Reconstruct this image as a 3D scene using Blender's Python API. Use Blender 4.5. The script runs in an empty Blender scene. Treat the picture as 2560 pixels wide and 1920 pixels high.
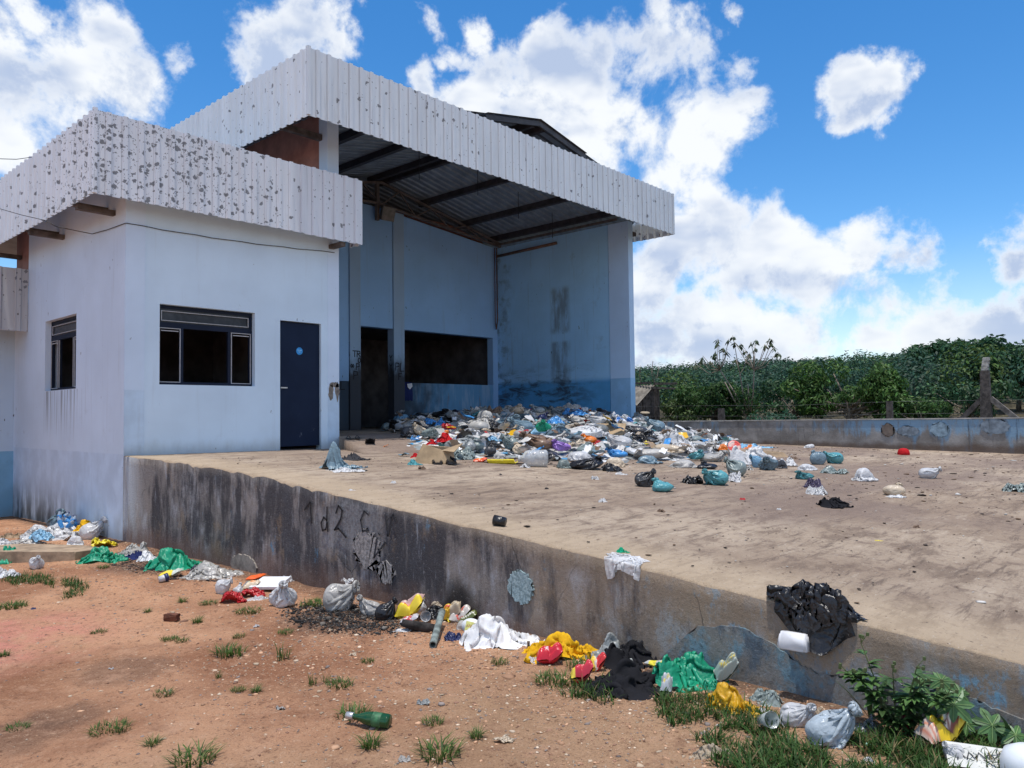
import bpy, bmesh, math, random
import numpy as np
from mathutils import Vector, Matrix
random.seed(11); rng = np.random.default_rng(11)
S = bpy.context.scene
COL = S.collection
R = math.radians

# ------------------------------------------------------------------ camera
CAM = np.array([-4.2311, -11.1049, 0.5196]); YAW, PIT, ROL, FPX = 0.83636, 0.03945, -0.01174, 1900.35
def cam_axes():
    fw = np.array([math.sin(YAW)*math.cos(PIT), math.cos(YAW)*math.cos(PIT), math.sin(PIT)])
    rt = np.array([math.cos(YAW), -math.sin(YAW), 0.0]); up = np.cross(rt, fw)
    c, s = math.cos(ROL), math.sin(ROL)
    return c*rt+s*up, -s*rt+c*up, fw
RT, UP, FW = cam_axes()
cd = bpy.data.cameras.new("camera"); co = bpy.data.objects.new("camera", cd); COL.objects.link(co)
mw = Matrix.Identity(4)
for i in range(3):
    mw[i][0], mw[i][1], mw[i][2], mw[i][3] = RT[i], UP[i], -FW[i], CAM[i]
co.matrix_world = mw
cd.sensor_fit = 'HORIZONTAL'; cd.sensor_width = 36; cd.lens = 36*FPX/2560
cd.clip_start = 0.05; cd.clip_end = 4000
S.camera = co
S.render.resolution_x, S.render.resolution_y = 1024, 768
S.view_settings.view_transform = 'Standard'; S.view_settings.look = 'None'
S.view_settings.exposure = 0.46; S.view_settings.gamma = 1.0
S.cycles.max_bounces = 8; S.cycles.transparent_max_bounces = 12
S.cycles.caustics_reflective = False; S.cycles.caustics_refractive = False
S.cycles.use_denoising = True

# ------------------------------------------------------------------ light
SUN_DIR = Vector((-0.09, -0.06, 1.0)).normalized()
sd = bpy.data.lights.new("sun", 'SUN'); sd.energy = 2.8; sd.angle = R(0.5); sd.color = (1.0, 0.955, 0.89)
so = bpy.data.objects.new("sun", sd); COL.objects.link(so)
so.rotation_euler = SUN_DIR.to_track_quat('Z', 'Y').to_euler(); so.location = (0, 0, 60)

def px_dir(x, y):
    d = RT*((x-1280)/FPX) - UP*((y-960)/FPX) + FW
    return d
def px_unit(x, y):
    d = px_dir(x, y); return d/np.linalg.norm(d)

class NT:
    """small helper that writes node trees"""
    def __init__(s, tree): s.t = tree; s.nodes = tree.nodes; s.links = tree.links
    def put(s, sock, v):
        if v is None: return
        if hasattr(v, 'is_output'): s.links.new(v, sock)
        elif isinstance(v, (tuple, list)):
            n = len(sock.default_value); v = tuple(v)
            sock.default_value = v if len(v) == n else (v+(1.0,))[:n]
        else:
            try: sock.default_value = v
            except TypeError: sock.default_value = (v,)*len(sock.default_value)
    def node(s, typ, ins=None, **attrs):
        n = s.nodes.new(typ)
        for k, v in attrs.items(): setattr(n, k, v)
        for k, v in (ins or {}).items(): s.put(n.inputs[k], v)
        return n
    def math(s, op, a, b=None, c=None, clamp=False):
        n = s.node('ShaderNodeMath', operation=op, use_clamp=clamp); s.put(n.inputs[0], a)
        if b is not None: s.put(n.inputs[1], b)
        if c is not None: s.put(n.inputs[2], c)
        return n.outputs[0]
    def vmath(s, op, a, b=None):
        n = s.node('ShaderNodeVectorMath', operation=op); s.put(n.inputs[0], a)
        if b is not None: s.put(n.inputs[1], b)
        return n.outputs[1] if op in ('DISTANCE', 'LENGTH', 'DOT_PRODUCT') else n.outputs[0]
    def mix(s, f, a, b, mode='MIX'):
        n = s.node('ShaderNodeMixRGB', blend_type=mode); s.put(n.inputs[0], f); s.put(n.inputs[1], a); s.put(n.inputs[2], b)
        return n.outputs[0]
    def ss(s, v, a, b, lo=0.0, hi=1.0):
        n = s.node('ShaderNodeMapRange', interpolation_type='SMOOTHSTEP'); s.put(n.inputs[0], v)
        for i, q in enumerate((a, b, lo, hi)): s.put(n.inputs[i+1], q)
        return n.outputs[0]
    def noise(s, vec, scale=5.0, detail=4.0, rough=0.55, dist=0.0, color=False):
        n = s.node('ShaderNodeTexNoise'); s.put(n.inputs['Vector'], vec); s.put(n.inputs['Scale'], scale)
        s.put(n.inputs['Detail'], detail); s.put(n.inputs['Roughness'], rough); s.put(n.inputs['Distortion'], dist)
        return n.outputs[1 if color else 0]
    def vor(s, vec, scale=5.0, feature='F1', color=False, rnd=1.0):
        n = s.node('ShaderNodeTexVoronoi', feature=feature); s.put(n.inputs['Vector'], vec); s.put(n.inputs['Scale'], scale)
        s.put(n.inputs['Randomness'], rnd)
        return n.outputs[1 if color else 0]
    def map(s, vec, scale=(1, 1, 1), loc=(0, 0, 0), rot=(0, 0, 0)):
        n = s.node('ShaderNodeMapping'); s.put(n.inputs[0], vec); s.put(n.inputs[1], loc); s.put(n.inputs[2], rot); s.put(n.inputs[3], scale)
        return n.outputs[0]
    def sep(s, vec):
        n = s.node('ShaderNodeSeparateXYZ'); s.put(n.inputs[0], vec); return n.outputs
    def obj(s): return s.node('ShaderNodeTexCoord').outputs['Object']
    def bump(s, h, strength=0.3, dist=0.02):
        n = s.node('ShaderNodeBump'); s.put(n.inputs['Height'], h); s.put(n.inputs['Strength'], strength); s.put(n.inputs['Distance'], dist)
        return n.outputs[0]

# world: Nishita sky with cumulus in view and unseen clouds added to brighten walls
W = bpy.data.worlds.new("World"); S.world = W; W.use_nodes = True
W.cycles.sampling_method = 'MANUAL'; W.cycles.sample_map_resolution = 512
w = NT(W.node_tree); w.nodes.clear()
sky = w.node('ShaderNodeTexSky', sky_type='NISHITA')
sky.sun_disc = False; sky.sun_elevation = math.asin(SUN_DIR.z); sky.sun_rotation = math.atan2(SUN_DIR.x, SUN_DIR.y)
sky.altitude = 900; sky.air_density = 1.0; sky.dust_density = 0.35; sky.ozone_density = 2.2
SKY_STRENGTH, CLOUD_STRENGTH = 0.135, 0.82
hs = w.node('ShaderNodeHueSaturation', {'Saturation': 1.34, 'Value': 1.0, 'Color': sky.outputs[0]})
bg1 = w.node('ShaderNodeBackground', {'Color': hs.outputs[0], 'Strength': SKY_STRENGTH})
dirv = w.vmath('NORMALIZE', w.node('ShaderNodeTexCoord').outputs['Generated'])
warp = w.vmath('SUBTRACT', w.noise(dirv, 5.0, 7, 0.65, color=True), (0.5, 0.5, 0.5))
wsc = w.node('ShaderNodeVectorMath', operation='SCALE'); w.put(wsc.inputs[0], warp); wsc.inputs['Scale'].default_value = 0.13
dw = w.vmath('ADD', dirv, wsc.outputs[0])
blobs = []   # x, y (in a 2212-wide frame), radius, weight
for q in [(40,200,135,1),(150,200,120,1),(270,215,85,1),(70,60,60,.8),(200,65,60,.7),(0,120,90,1),(390,150,36,.6),
          (640,80,100,1),(600,150,70,1),(720,110,62,.95),(560,175,45,.8),
          (950,60,48,.8),(1030,85,45,.75),(985,150,40,.7),(920,200,50,.8),(1165,48,36,.75),
          (1250,190,160,1),(1400,140,120,1),(1150,260,130,1),(1000,270,90,1),(1350,290,190,1),(1480,310,130,1),(1480,110,80,.9),(1430,60,55,.8),
          (1590,25,26,.7),(1600,240,66,.8),(1440,410,140,1),(1540,470,100,1),(1600,140,48,.75),(1640,200,36,.5),
          (1840,170,56,1),(1895,190,60,.95),(1965,165,34,.7),(1850,230,40,.8),(1925,235,40,.75),(1730,285,20,.7),
          (1480,520,120,1),(1600,580,140,1),(1690,490,85,.95),(1760,600,145,1),(1860,510,75,.95),(1900,620,115,1),(1960,550,70,.9),
          (1550,700,150,1),(1700,720,130,1),(1430,620,100,1),(1420,740,90,1),(1990,700,90,.95),(1850,720,90,1),
          (2180,565,62,.95),(2212,640,45,.9),(2150,710,100,1),(2050,735,75,1),(2230,730,90,1),(1400,800,80,1),(-60,300,120,1),(2400,620,160,1)]:
    blobs.append((px_unit(q[0]*1.1573, q[1]*1.1573), q[2]*1.1573/FPX*1.22, q[3]))
rb = random.Random(5)
k = 0
while k < 38:  # unseen clouds outside the view, added to brighten the upright walls
    a, e = rb.uniform(0, 2*math.pi), rb.uniform(0.03, 1.0)
    d = np.array([math.cos(e)*math.cos(a), math.cos(e)*math.sin(a), math.sin(e)])
    if d @ FW > 0.30 or d @ np.array(SUN_DIR) > 0.97: continue
    blobs.append((d, rb.uniform(0.16, 0.34), 1.0)); k += 1
dens = None
for c, r, wt in blobs:
    dd = w.vmath('DISTANCE', dw, tuple(float(z) for z in c))
    v = w.math('MULTIPLY_ADD', dd, -wt/r, wt)
    dens = v if dens is None else w.math('SMOOTH_MAX', dens, v, 0.12)
f1 = w.noise(dirv, 9.0, 9, 0.60, 0.15)
up1 = w.vmath('ADD', dirv, tuple(float(z) for z in (np.array([0.006, 0.004, 0.022]))))
f2 = w.noise(up1, 9.0, 9, 0.60, 0.15)
fine = w.noise(dirv, 30.0, 7, 0.62)
tot = w.math('ADD', w.math('MULTIPLY_ADD', f1, 2.6, -1.37), dens)
tot = w.math('ADD', tot, w.math('MULTIPLY_ADD', fine, 0.3, -0.15))
mask = w.ss(tot, 0.12, 0.60)
relief = w.math('MULTIPLY_ADD', w.math('SUBTRACT', f1, f2), 3.0, 0.5)
soft = w.noise(w.map(dirv, (1, 1, 2.2), (3, 1, 2)), 5.0, 4, 0.5)
low = w.ss(w.sep(dirv)[2], 0.34, 0.10)
shade = w.math('ADD', w.math('MULTIPLY', w.ss(soft, w.math('MULTIPLY_ADD', low, -0.12, 0.45), 0.62), w.ss(tot, 0.3, 0.8)), w.ss(relief, 0.48, -0.05, 0, 0.75), clamp=True)
ccol = w.mix(shade, (0.87, 0.895, 0.92), (0.44, 0.53, 0.71))
bg2 = w.node('ShaderNodeBackground', {'Color': ccol, 'Strength': CLOUD_STRENGTH})
dz = w.sep(dirv)[2]
mask = w.math('MULTIPLY', mask, 0.97)
mask = w.math('MAXIMUM', mask, w.ss(dz, 0.22, -0.02, 0.0, 0.42))
mx = w.node('ShaderNodeMixShader', {0: mask, 1: bg1.outputs[0], 2: bg2.outputs[0]})
w.links.new(mx.outputs[0], w.node('ShaderNodeOutputWorld').inputs[0])

# ------------------------------------------------------------------ object helpers
def mesh_obj(name, me, mat=None, parent=None):
    o = bpy.data.objects.new(name, me); COL.objects.link(o)
    if mat is not None:
        for m in (mat if isinstance(mat, (list, tuple)) else [mat]): me.materials.append(m)
    if parent is not None:
        o.parent = parent
        if parent.parent is None and not parent.get('_local'): o.matrix_parent_inverse = Matrix.Translation(-parent.location)
    return o
def bm_obj(name, bm, mat=None, parent=None, smooth=False, merge=True):
    if merge: bmesh.ops.remove_doubles(bm, verts=bm.verts, dist=1e-5)
    bmesh.ops.recalc_face_normals(bm, faces=bm.faces)
    me = bpy.data.meshes.new(name); bm.to_mesh(me); bm.free()
    if smooth: me.polygons.foreach_set('use_smooth', [True]*len(me.polygons))
    return mesh_obj(name, me, mat, parent)
def np_mesh(name, V, F, smooth=False, col=None, mats=None, mat_idx=None):
    V = np.asarray(V, dtype=np.float32); F = np.asarray(F, dtype=np.int32)
    k = F.shape[1]; me = bpy.data.meshes.new(name)
    me.vertices.add(len(V)); me.vertices.foreach_set('co', V.ravel())
    me.loops.add(F.size); me.loops.foreach_set('vertex_index', F.ravel())
    me.polygons.add(len(F)); me.polygons.foreach_set('loop_start', np.arange(0, F.size, k, dtype=np.int32))
    me.polygons.foreach_set('loop_total', np.full(len(F), k, dtype=np.int32))
    if smooth: me.polygons.foreach_set('use_smooth', np.ones(len(F), dtype=bool))
    me.update(calc_edges=True)
    if col is not None:      # one colour per vertex
        a = me.color_attributes.new('tint', 'FLOAT_COLOR', 'POINT')
        c = np.ones((len(V), 4), dtype=np.float32); c[:, :col.shape[1]] = col
        a.data.foreach_set('color', c.ravel())
    me.validate()
    return me
def thing(name, label, cat, loc=(0, 0, 0), group=None):
    o = bpy.data.objects.new(name, None); COL.objects.link(o); o.location = loc
    o.empty_display_size = 0.2
    return tag(o, label, cat, group)
def tag(o, label=None, cat=None, group=None, kind=None):
    if label: o['label'] = label
    if cat: o['category'] = cat
    if group: o['group'] = group
    if kind: o['kind'] = kind
    return o
def bx(bm, x0, x1, y0, y1, z0, z1):
    v = [bm.verts.new(p) for p in ((x0,y0,z0),(x1,y0,z0),(x1,y1,z0),(x0,y1,z0),(x0,y0,z1),(x1,y0,z1),(x1,y1,z1),(x0,y1,z1))]
    for f in ((0,3,2,1),(4,5,6,7),(0,1,5,4),(1,2,6,5),(2,3,7,6),(3,0,4,7)): bm.faces.new([v[i] for i in f])
def obox(bm, c, ax, ay, az):
    """box centred at c with half-axis vectors"""
    c, ax, ay, az = (Vector(q) for q in (c, ax, ay, az)); v = []
    for k in (-1, 1):
        for a, b in ((-1,-1),(1,-1),(1,1),(-1,1)): v.append(bm.verts.new(c+ax*a+ay*b+az*k))
    for f in ((0,3,2,1),(4,5,6,7),(0,1,5,4),(1,2,6,5),(2,3,7,6),(3,0,4,7)): bm.faces.new([v[i] for i in f])
def bar(bm, p, q, w, h=None):
    p, q = Vector(p), Vector(q); d = (q-p); L = d.length; d.normalize()
    u = d.cross(Vector((0, 0, 1)))
    if u.length < 1e-3: u = Vector((1, 0, 0))
    u.normalize(); v = u.cross(d)
    obox(bm, (p+q)/2, d*(L/2), u*(w/2), v*((h or w)/2))
def tube(bm, pts, r, n=8, caps=True):
    pts = [Vector(p) for p in pts]; rings = []
    rs = r if isinstance(r, (list, tuple)) else [r]*len(pts)
    for i, p in enumerate(pts):
        d = (pts[min(i+1, len(pts)-1)]-pts[max(i-1, 0)]).normalized()
        u = d.cross(Vector((0.13, 0.27, 0.95)))
        if u.length < 1e-3: u = d.cross(Vector((1, 0, 0)))
        u.normalize(); v = d.cross(u)
        rings.append([bm.verts.new(p+(u*math.cos(2*math.pi*k/n)+v*math.sin(2*math.pi*k/n))*rs[i]) for k in range(n)])
    for a, b in zip(rings, rings[1:]):
        for k in range(n): bm.faces.new((a[k], a[(k+1) % n], b[(k+1) % n], b[k]))
    if caps: bm.faces.new(rings[0][::-1]); bm.faces.new(rings[-1])
def lathe(bm, prof, n=20, M=None):
    rings = []
    for r, z in prof:
        rings.append([bm.verts.new((r*math.cos(2*math.pi*k/n), r*math.sin(2*math.pi*k/n), z)) for k in range(n)])
    for a, b in zip(rings, rings[1:]):
        for k in range(n): bm.faces.new((a[k], a[(k+1) % n], b[(k+1) % n], b[k]))
    if prof[0][0] > 1e-4: bm.faces.new(rings[0][::-1])
    if prof[-1][0] > 1e-4: bm.faces.new(rings[-1])
    if M is not None: bm.transform(M)
def wall(bm, o, u, n, L0, L1, Z0, Z1, holes, t):
    """wall slab: face through o along u and z, outward normal n, thickness t, with rectangular holes (l0,l1,z0,z1)"""
    o, u, n = Vector(o), Vector(u), Vector(n)
    P = lambda l, z, k: bm.verts.new(o+u*l+Vector((0, 0, z))-n*(t*k))
    us = sorted({L0, L1, *[h[0] for h in holes], *[h[1] for h in holes]}); zs = sorted({Z0, Z1, *[h[2] for h in holes], *[h[3] for h in holes]})
    us = [q for q in us if L0 <= q <= L1]; zs = [q for q in zs if Z0 <= q <= Z1]
    def inh(l, z): return any(h[0] < l < h[1] and h[2] < z < h[3] for h in holes)
    def quad(a): bm.faces.new([P(*q) for q in a])
    for a, b in zip(us, us[1:]):
        for c, d in zip(zs, zs[1:]):
            if inh((a+b)/2, (c+d)/2): continue
            for k in (0, 1): quad(((a,c,k),(b,c,k),(b,d,k),(a,d,k)))
            for (l0, l1, z0, z1, dl, dz) in ((a,a,c,d,-1e-3,0),(b,b,c,d,1e-3,0),(a,b,c,c,0,-1e-3),(a,b,d,d,0,1e-3)):
                ml, mz = (l0+l1)/2+dl, (z0+z1)/2+dz
                if ml < L0 or ml > L1 or mz < Z0 or mz > Z1 or inh(ml, mz): quad(((l0,z0,0),(l1,z1,0),(l1,z1,1),(l0,z0,1)))
def corrugated(bm, p0, d, L, z0, z1, n, pitch=0.212, depth=0.034, jitter=0.006, seed=1, zt=None):
    """trapezoidal sheet standing from z0 to z1, running from p0 along d, ribs proud along n"""
    p0, d, n = Vector(p0), Vector(d), Vector(n); rr = random.Random(seed)
    prof = [(0, 0), (0.60, 0), (0.645, 1), (0.90, 1), (0.96, 0)]
    pts = []; s = 0.0; k = 0; j0 = j1 = 0
    while s < L:
        if k % 5 == 0: j0, j1 = rr.uniform(-jitter, jitter), rr.uniform(-jitter, jitter)
        for a, b in prof:
            q = s+a*pitch
            if q <= L: pts.append((q, b*depth, j0, j1))
        s += pitch; k += 1
    pts.append((L, 0, j0, j1)); prev = None
    for q, e, a, b in pts:
        base = p0+d*q+n*e
        ring = [bm.verts.new(base+Vector((0, 0, z0+a))), bm.verts.new(base+Vector((0, 0, (z0+z1)/2))), bm.verts.new(base+Vector((0, 0, z1+b)))]
        if prev:
            for i in (0, 1): bm.faces.new((prev[i], ring[i], ring[i+1], prev[i+1]))
        prev = ring

# ------------------------------------------------------------------ materials
def new_mat(name):
    m = bpy.data.materials.new(name); m.use_nodes = True; t = NT(m.node_tree); t.nodes.clear()
    b = t.node('ShaderNodeBsdfPrincipled'); o = t.node('ShaderNodeOutputMaterial'); t.links.new(b.outputs[0], o.inputs[0])
    t.b, t.o = b, o
    return m, t
def setp(t, col=None, rough=None, metal=None, spec=None, normal=None):
    for k, v in (('Base Color', col), ('Roughness', rough), ('Metallic', metal), ('Specular IOR Level', spec), ('Normal', normal)):
        if v is not None: t.put(t.b.inputs[k], v)
def simple(name, col, rough=0.6, var=0.12, scale=8.0, metal=0.0, bump=0.0, spec=0.4):
    m, t = new_mat(name); p = t.obj()
    n = t.noise(p, scale, 5, 0.6)
    c2 = tuple(c*(1-var*1.6) for c in col); c1 = tuple(min(1, c*(1+var)) for c in col)
    setp(t, t.mix(t.ss(n, 0.3, 0.7), c2, c1), rough, metal, spec)
    if bump: setp(t, normal=t.bump(t.noise(p, scale*4, 5, 0.6), bump, 0.01))
    return m

def wall_paint(name, base, low=None, zlow=0.0, grime=0.5, chips=0.5, base_dirt=(0.0, 0.5), fade=None, band_soft=0.01):
    """house paint with vertical dirt streaks, chips and mould near the foot"""
    m, t = new_mat(name); p = t.obj(); x, y, z = t.sep(p)
    c = t.mix(t.ss(t.noise(p, 0.9, 4, 0.55), 0.3, 0.72), tuple(q*0.93 for q in base), tuple(min(1, q*1.04) for q in base))
    if low:
        wob = t.math('MULTIPLY_ADD', t.noise(p, 1.2, 3), 0.03, -0.015)
        f = t.ss(t.math('ADD', z, wob), zlow+band_soft, zlow-band_soft)
        c = t.mix(f, c, t.mix(t.ss(t.noise(p, 3, 5), 0.35, 0.7), tuple(q*0.85 for q in low), low))
    st = t.noise(t.map(p, (5, 5, 0.35)), 1.6, 6, 0.62)
    c = t.mix(t.math('MULTIPLY', t.ss(st, 0.55, 0.80), grime*0.55), c, (0.20, 0.19, 0.18))
    bl = t.noise(p, 2.3, 7, 0.65, 0.3)
    c = t.mix(t.math('MULTIPLY', t.ss(bl, 0.60, 0.78), grime*0.4), c, (0.16, 0.15, 0.15))
    sp = t.noise(t.map(p, (1, 1, 0.45)), 17.0, 3, 0.5)
    cl = t.ss(t.noise(p, 1.3, 3), 0.48, 0.62)
    c = t.mix(t.math('MULTIPLY', t.math('MULTIPLY', t.ss(sp, 0.70, 0.735), cl), chips), c, (0.06, 0.055, 0.06))
    z0, h = base_dirt
    ft = t.math('ADD', z, t.math('MULTIPLY_ADD', t.noise(t.map(p, (2.2, 2.2, 0.8)), 1.7, 6, 0.65), -h*1.3, h*0.65))
    c = t.mix(t.ss(ft, z0+h, z0-h*0.15, 0, 0.5*grime+0.32), c, (0.24, 0.225, 0.18))
    setp(t, c, 0.72, spec=0.25, normal=t.bump(t.noise(p, 40, 5, 0.6), 0.18, 0.006))
    return m, t, c

M = {}
M['white_wall'], *_ = wall_paint('white_painted_render', (0.64, 0.80, 0.94), grime=0.24, chips=0.7, base_dirt=(0.0, 0.22))
# left face: mould at its foot, streaks below the window
m, t, c = wall_paint('left_wall_render', (0.65, 0.775, 0.92), low=(0.63, 0.77, 0.94), zlow=0.02, grime=0.35, chips=0.9, base_dirt=(-1.25, 0.45))
p = t.obj(); x, y, z = t.sep(p)
mould = t.math('MULTIPLY', t.math('MULTIPLY', t.ss(z, -0.35, -1.2), t.ss(y, 0.8, 3.2)), t.ss(t.noise(t.map(p, (3, 3, 1)), 1.5, 6, 0.6), 0.25, 0.6))
c = t.mix(t.math('MULTIPLY', mould, 0.92), c, (0.05, 0.055, 0.055))
drip = t.math('MULTIPLY', t.ss(t.noise(t.map(p, (9, 9, 0.25)), 1.4, 5, 0.6), 0.48, 0.66), t.math('MULTIPLY', t.ss(z, 0.1, 0.9), t.ss(z, 1.0, 0.98)))
drip = t.math('MULTIPLY', drip, t.math('MULTIPLY', t.ss(y, 1.5, 1.9), t.ss(y, 3.5, 3.2)))
c = t.mix(t.math('MULTIPLY', drip, 0.75), c, (0.13, 0.12, 0.12)); setp(t, c); M['left_wall'] = m
M['pillar_white'], *_ = wall_paint('pillar_render', (0.65, 0.79, 0.95), low=(0.60, 0.77, 0.94), zlow=0.92, grime=0.25, chips=0.6, base_dirt=(0.0, 0.2))
m, t, c = wall_paint('bay_wall_render', (0.33, 0.57, 0.88), grime=0.4, chips=1.0, base_dirt=(-0.2, 0.2))
p = t.obj(); x, y, z = t.sep(p)
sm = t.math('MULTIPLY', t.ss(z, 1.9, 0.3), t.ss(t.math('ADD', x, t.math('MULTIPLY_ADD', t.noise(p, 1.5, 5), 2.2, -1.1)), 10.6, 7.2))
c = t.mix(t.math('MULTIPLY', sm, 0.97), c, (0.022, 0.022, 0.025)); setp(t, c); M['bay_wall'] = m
m, t, c = wall_paint('parapet_render', (0.15, 0.36, 0.58), grime=1.1, chips=0.7, base_dirt=(-0.2, 0.9))
p = t.obj(); x, y, z = t.sep(p)
ls = t.noise(t.map(p, (6, 6, 0.8)), 1.2, 6, 0.65)
c = t.mix(t.math('MULTIPLY', t.ss(ls, 0.60, 0.66), t.ss(x, 9.0, 11.5)), c, (0.28, 0.20, 0.15))
c = t.mix(t.math('MULTIPLY', t.ss(ls, 0.52, 0.38), 0.45), c, (0.42, 0.55, 0.68))
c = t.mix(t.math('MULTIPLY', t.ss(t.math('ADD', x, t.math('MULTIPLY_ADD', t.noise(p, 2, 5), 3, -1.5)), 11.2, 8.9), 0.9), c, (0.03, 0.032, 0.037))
setp(t, c); M['parapet'] = m
m, t, c = wall_paint('bay_side_render', (0.38, 0.67, 0.93), low=(0.13, 0.43, 0.76), zlow=1.44, grime=0.7, chips=1.0, base_dirt=(-0.1, 0.45), band_soft=0.10)
p = t.obj(); x, y, z = t.sep(p)
dk = t.math('MULTIPLY', t.ss(t.math('ABSOLUTE', t.math('SUBTRACT', y, 2.35)), 0.42, 0.22), t.ss(t.noise(t.map(p, (2, 2, 0.6)), 2.0, 6, 0.65), 0.30, 0.62))
dk = t.math('MULTIPLY', dk, t.math('MAXIMUM', t.math('MULTIPLY', t.ss(z, 2.75, 2.9), t.ss(z, 4.2, 4.0)), t.math('MULTIPLY', t.ss(z, 1.2, 1.5), t.ss(z, 2.62, 2.5))))
c = t.mix(t.math('MULTIPLY', dk, 0.7), c, (0.14, 0.16, 0.165))
rub = t.math('MULTIPLY', t.ss(z, 2.1, 1.2), t.math('MULTIPLY', t.ss(y, 0.6, 2.4), t.ss(t.noise(t.map(p, (1, 1.0, 3.0)), 1.6, 7, 0.7, 0.6), 0.44, 0.62)))
c = t.mix(t.math('MULTIPLY', rub, 0.9), c, (0.045, 0.05, 0.055))
c = t.mix(t.math('MULTIPLY', t.math('MULTIPLY', t.ss(y, 3.9, 4.75), 0.6), t.ss(t.noise(p, 2.6, 7, 0.7), 0.47, 0.66)), c, (0.10, 0.11, 0.12)); setp(t, c); M['bay_side'] = m
M['bay_pillar'], *_ = wall_paint('bay_pillar_render', (0.52, 0.71, 0.93), low=(0.34, 0.60, 0.86), zlow=1.44, grime=0.3, chips=0.7, base_dirt=(-0.2, 0.5))
m, t, c = wall_paint('smoked_pillar_render', (0.36, 0.52, 0.70), grime=0.5, chips=1.0, base_dirt=(0.1, 0.3))
p = t.obj(); x, y, z = t.sep(p)
zz = t.math('ADD', z, t.math('MULTIPLY_ADD', t.noise(t.map(p, (2, 2, 1)), 3.5, 6, 0.7), 1.0, -0.5))
c = t.mix(t.ss(zz, 2.25, 1.5, 0, 0.96), c, (0.045, 0.045, 0.05)); setp(t, c); M['smoked_pillar'] = m
M['salmon'] = simple('salmon_render', (0.36, 0.165, 0.125), 0.8, 0.15, 3)
M['dark_room'] = simple('dark_plaster', (0.10, 0.095, 0.10), 0.9, 0.3, 2)  # room gloom put into the plaster colour, so openings look black
M['navy'] = simple('navy_gloss_paint', (0.012, 0.019, 0.040), 0.5, 0.12, 3, bump=0.03, spec=0.15)
m, t = new_mat('navy_door_paint'); p = t.obj(); x, y, z = t.sep(p)
c = t.mix(t.ss(t.noise(p, 1.5, 4), 0.3, 0.7), (0.009, 0.017, 0.040), (0.013, 0.024, 0.054))
sc = t.math('MULTIPLY', t.ss(t.noise(t.map(p, (1.2, 1, 0.5)), 7, 6, 0.7), 0.64, 0.72), t.ss(z, 1.0, 0.4))
c = t.mix(t.math('MULTIPLY', sc, 0.35), c, (0.30, 0.33, 0.40)); setp(t, c, 0.55, spec=0.12, normal=t.bump(t.noise(p, 5, 3), 0.05, 0.01)); M['door'] = m
M['bead'] = simple('aluminium_bead', (0.42, 0.43, 0.45), 0.4, 0.1, 20)
M['steel'] = simple('brushed_steel', (0.55, 0.55, 0.56), 0.35, 0.1, 20, metal=0.8)
m, t = new_mat('dusty_dark_glass'); p = t.obj()
setp(t, t.mix(t.ss(t.noise(p, 4, 6, 0.65), 0.35, 0.75), (0.022, 0.027, 0.034), (0.065, 0.075, 0.09)), 0.3, spec=0.3); M['glass'] = m
M['sticker'] = simple('blue_sticker', (0.03, 0.30, 0.72), 0.5, 0.15, 40)
M['sticker_pale'] = simple('pale_blue_print', (0.22, 0.55, 0.85), 0.5, 0.1, 40)
M['raw'] = simple('bare_cement', (0.25, 0.22, 0.19), 0.9, 0.25, 14, bump=0.4)
M['black_ink'] = simple('black_spray_paint', (0.012, 0.012, 0.016), 0.7, 0.1)
M['faded_ink'] = simple('faded_spray_paint', (0.035, 0.037, 0.045), 0.8, 0.3)
M['rust_pipe'] = simple('rusty_pipe', (0.16, 0.09, 0.065), 0.7, 0.3, 10)
M['beam'] = simple('dark_purlin_paint', (0.050, 0.045, 0.050), 0.6, 0.25, 5)
M['truss'] = simple('beige_truss_paint', (0.15, 0.12, 0.105), 0.6, 0.25, 5)
M['wood'] = simple('weathered_rafter', (0.11, 0.09, 0.08), 0.85, 0.3, 6)
M['cable'] = simple('black_cable', (0.02, 0.02, 0.022), 0.5)
M['lamp'] = simple('floodlight_housing', (0.22, 0.20, 0.17), 0.6, 0.2)

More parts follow.
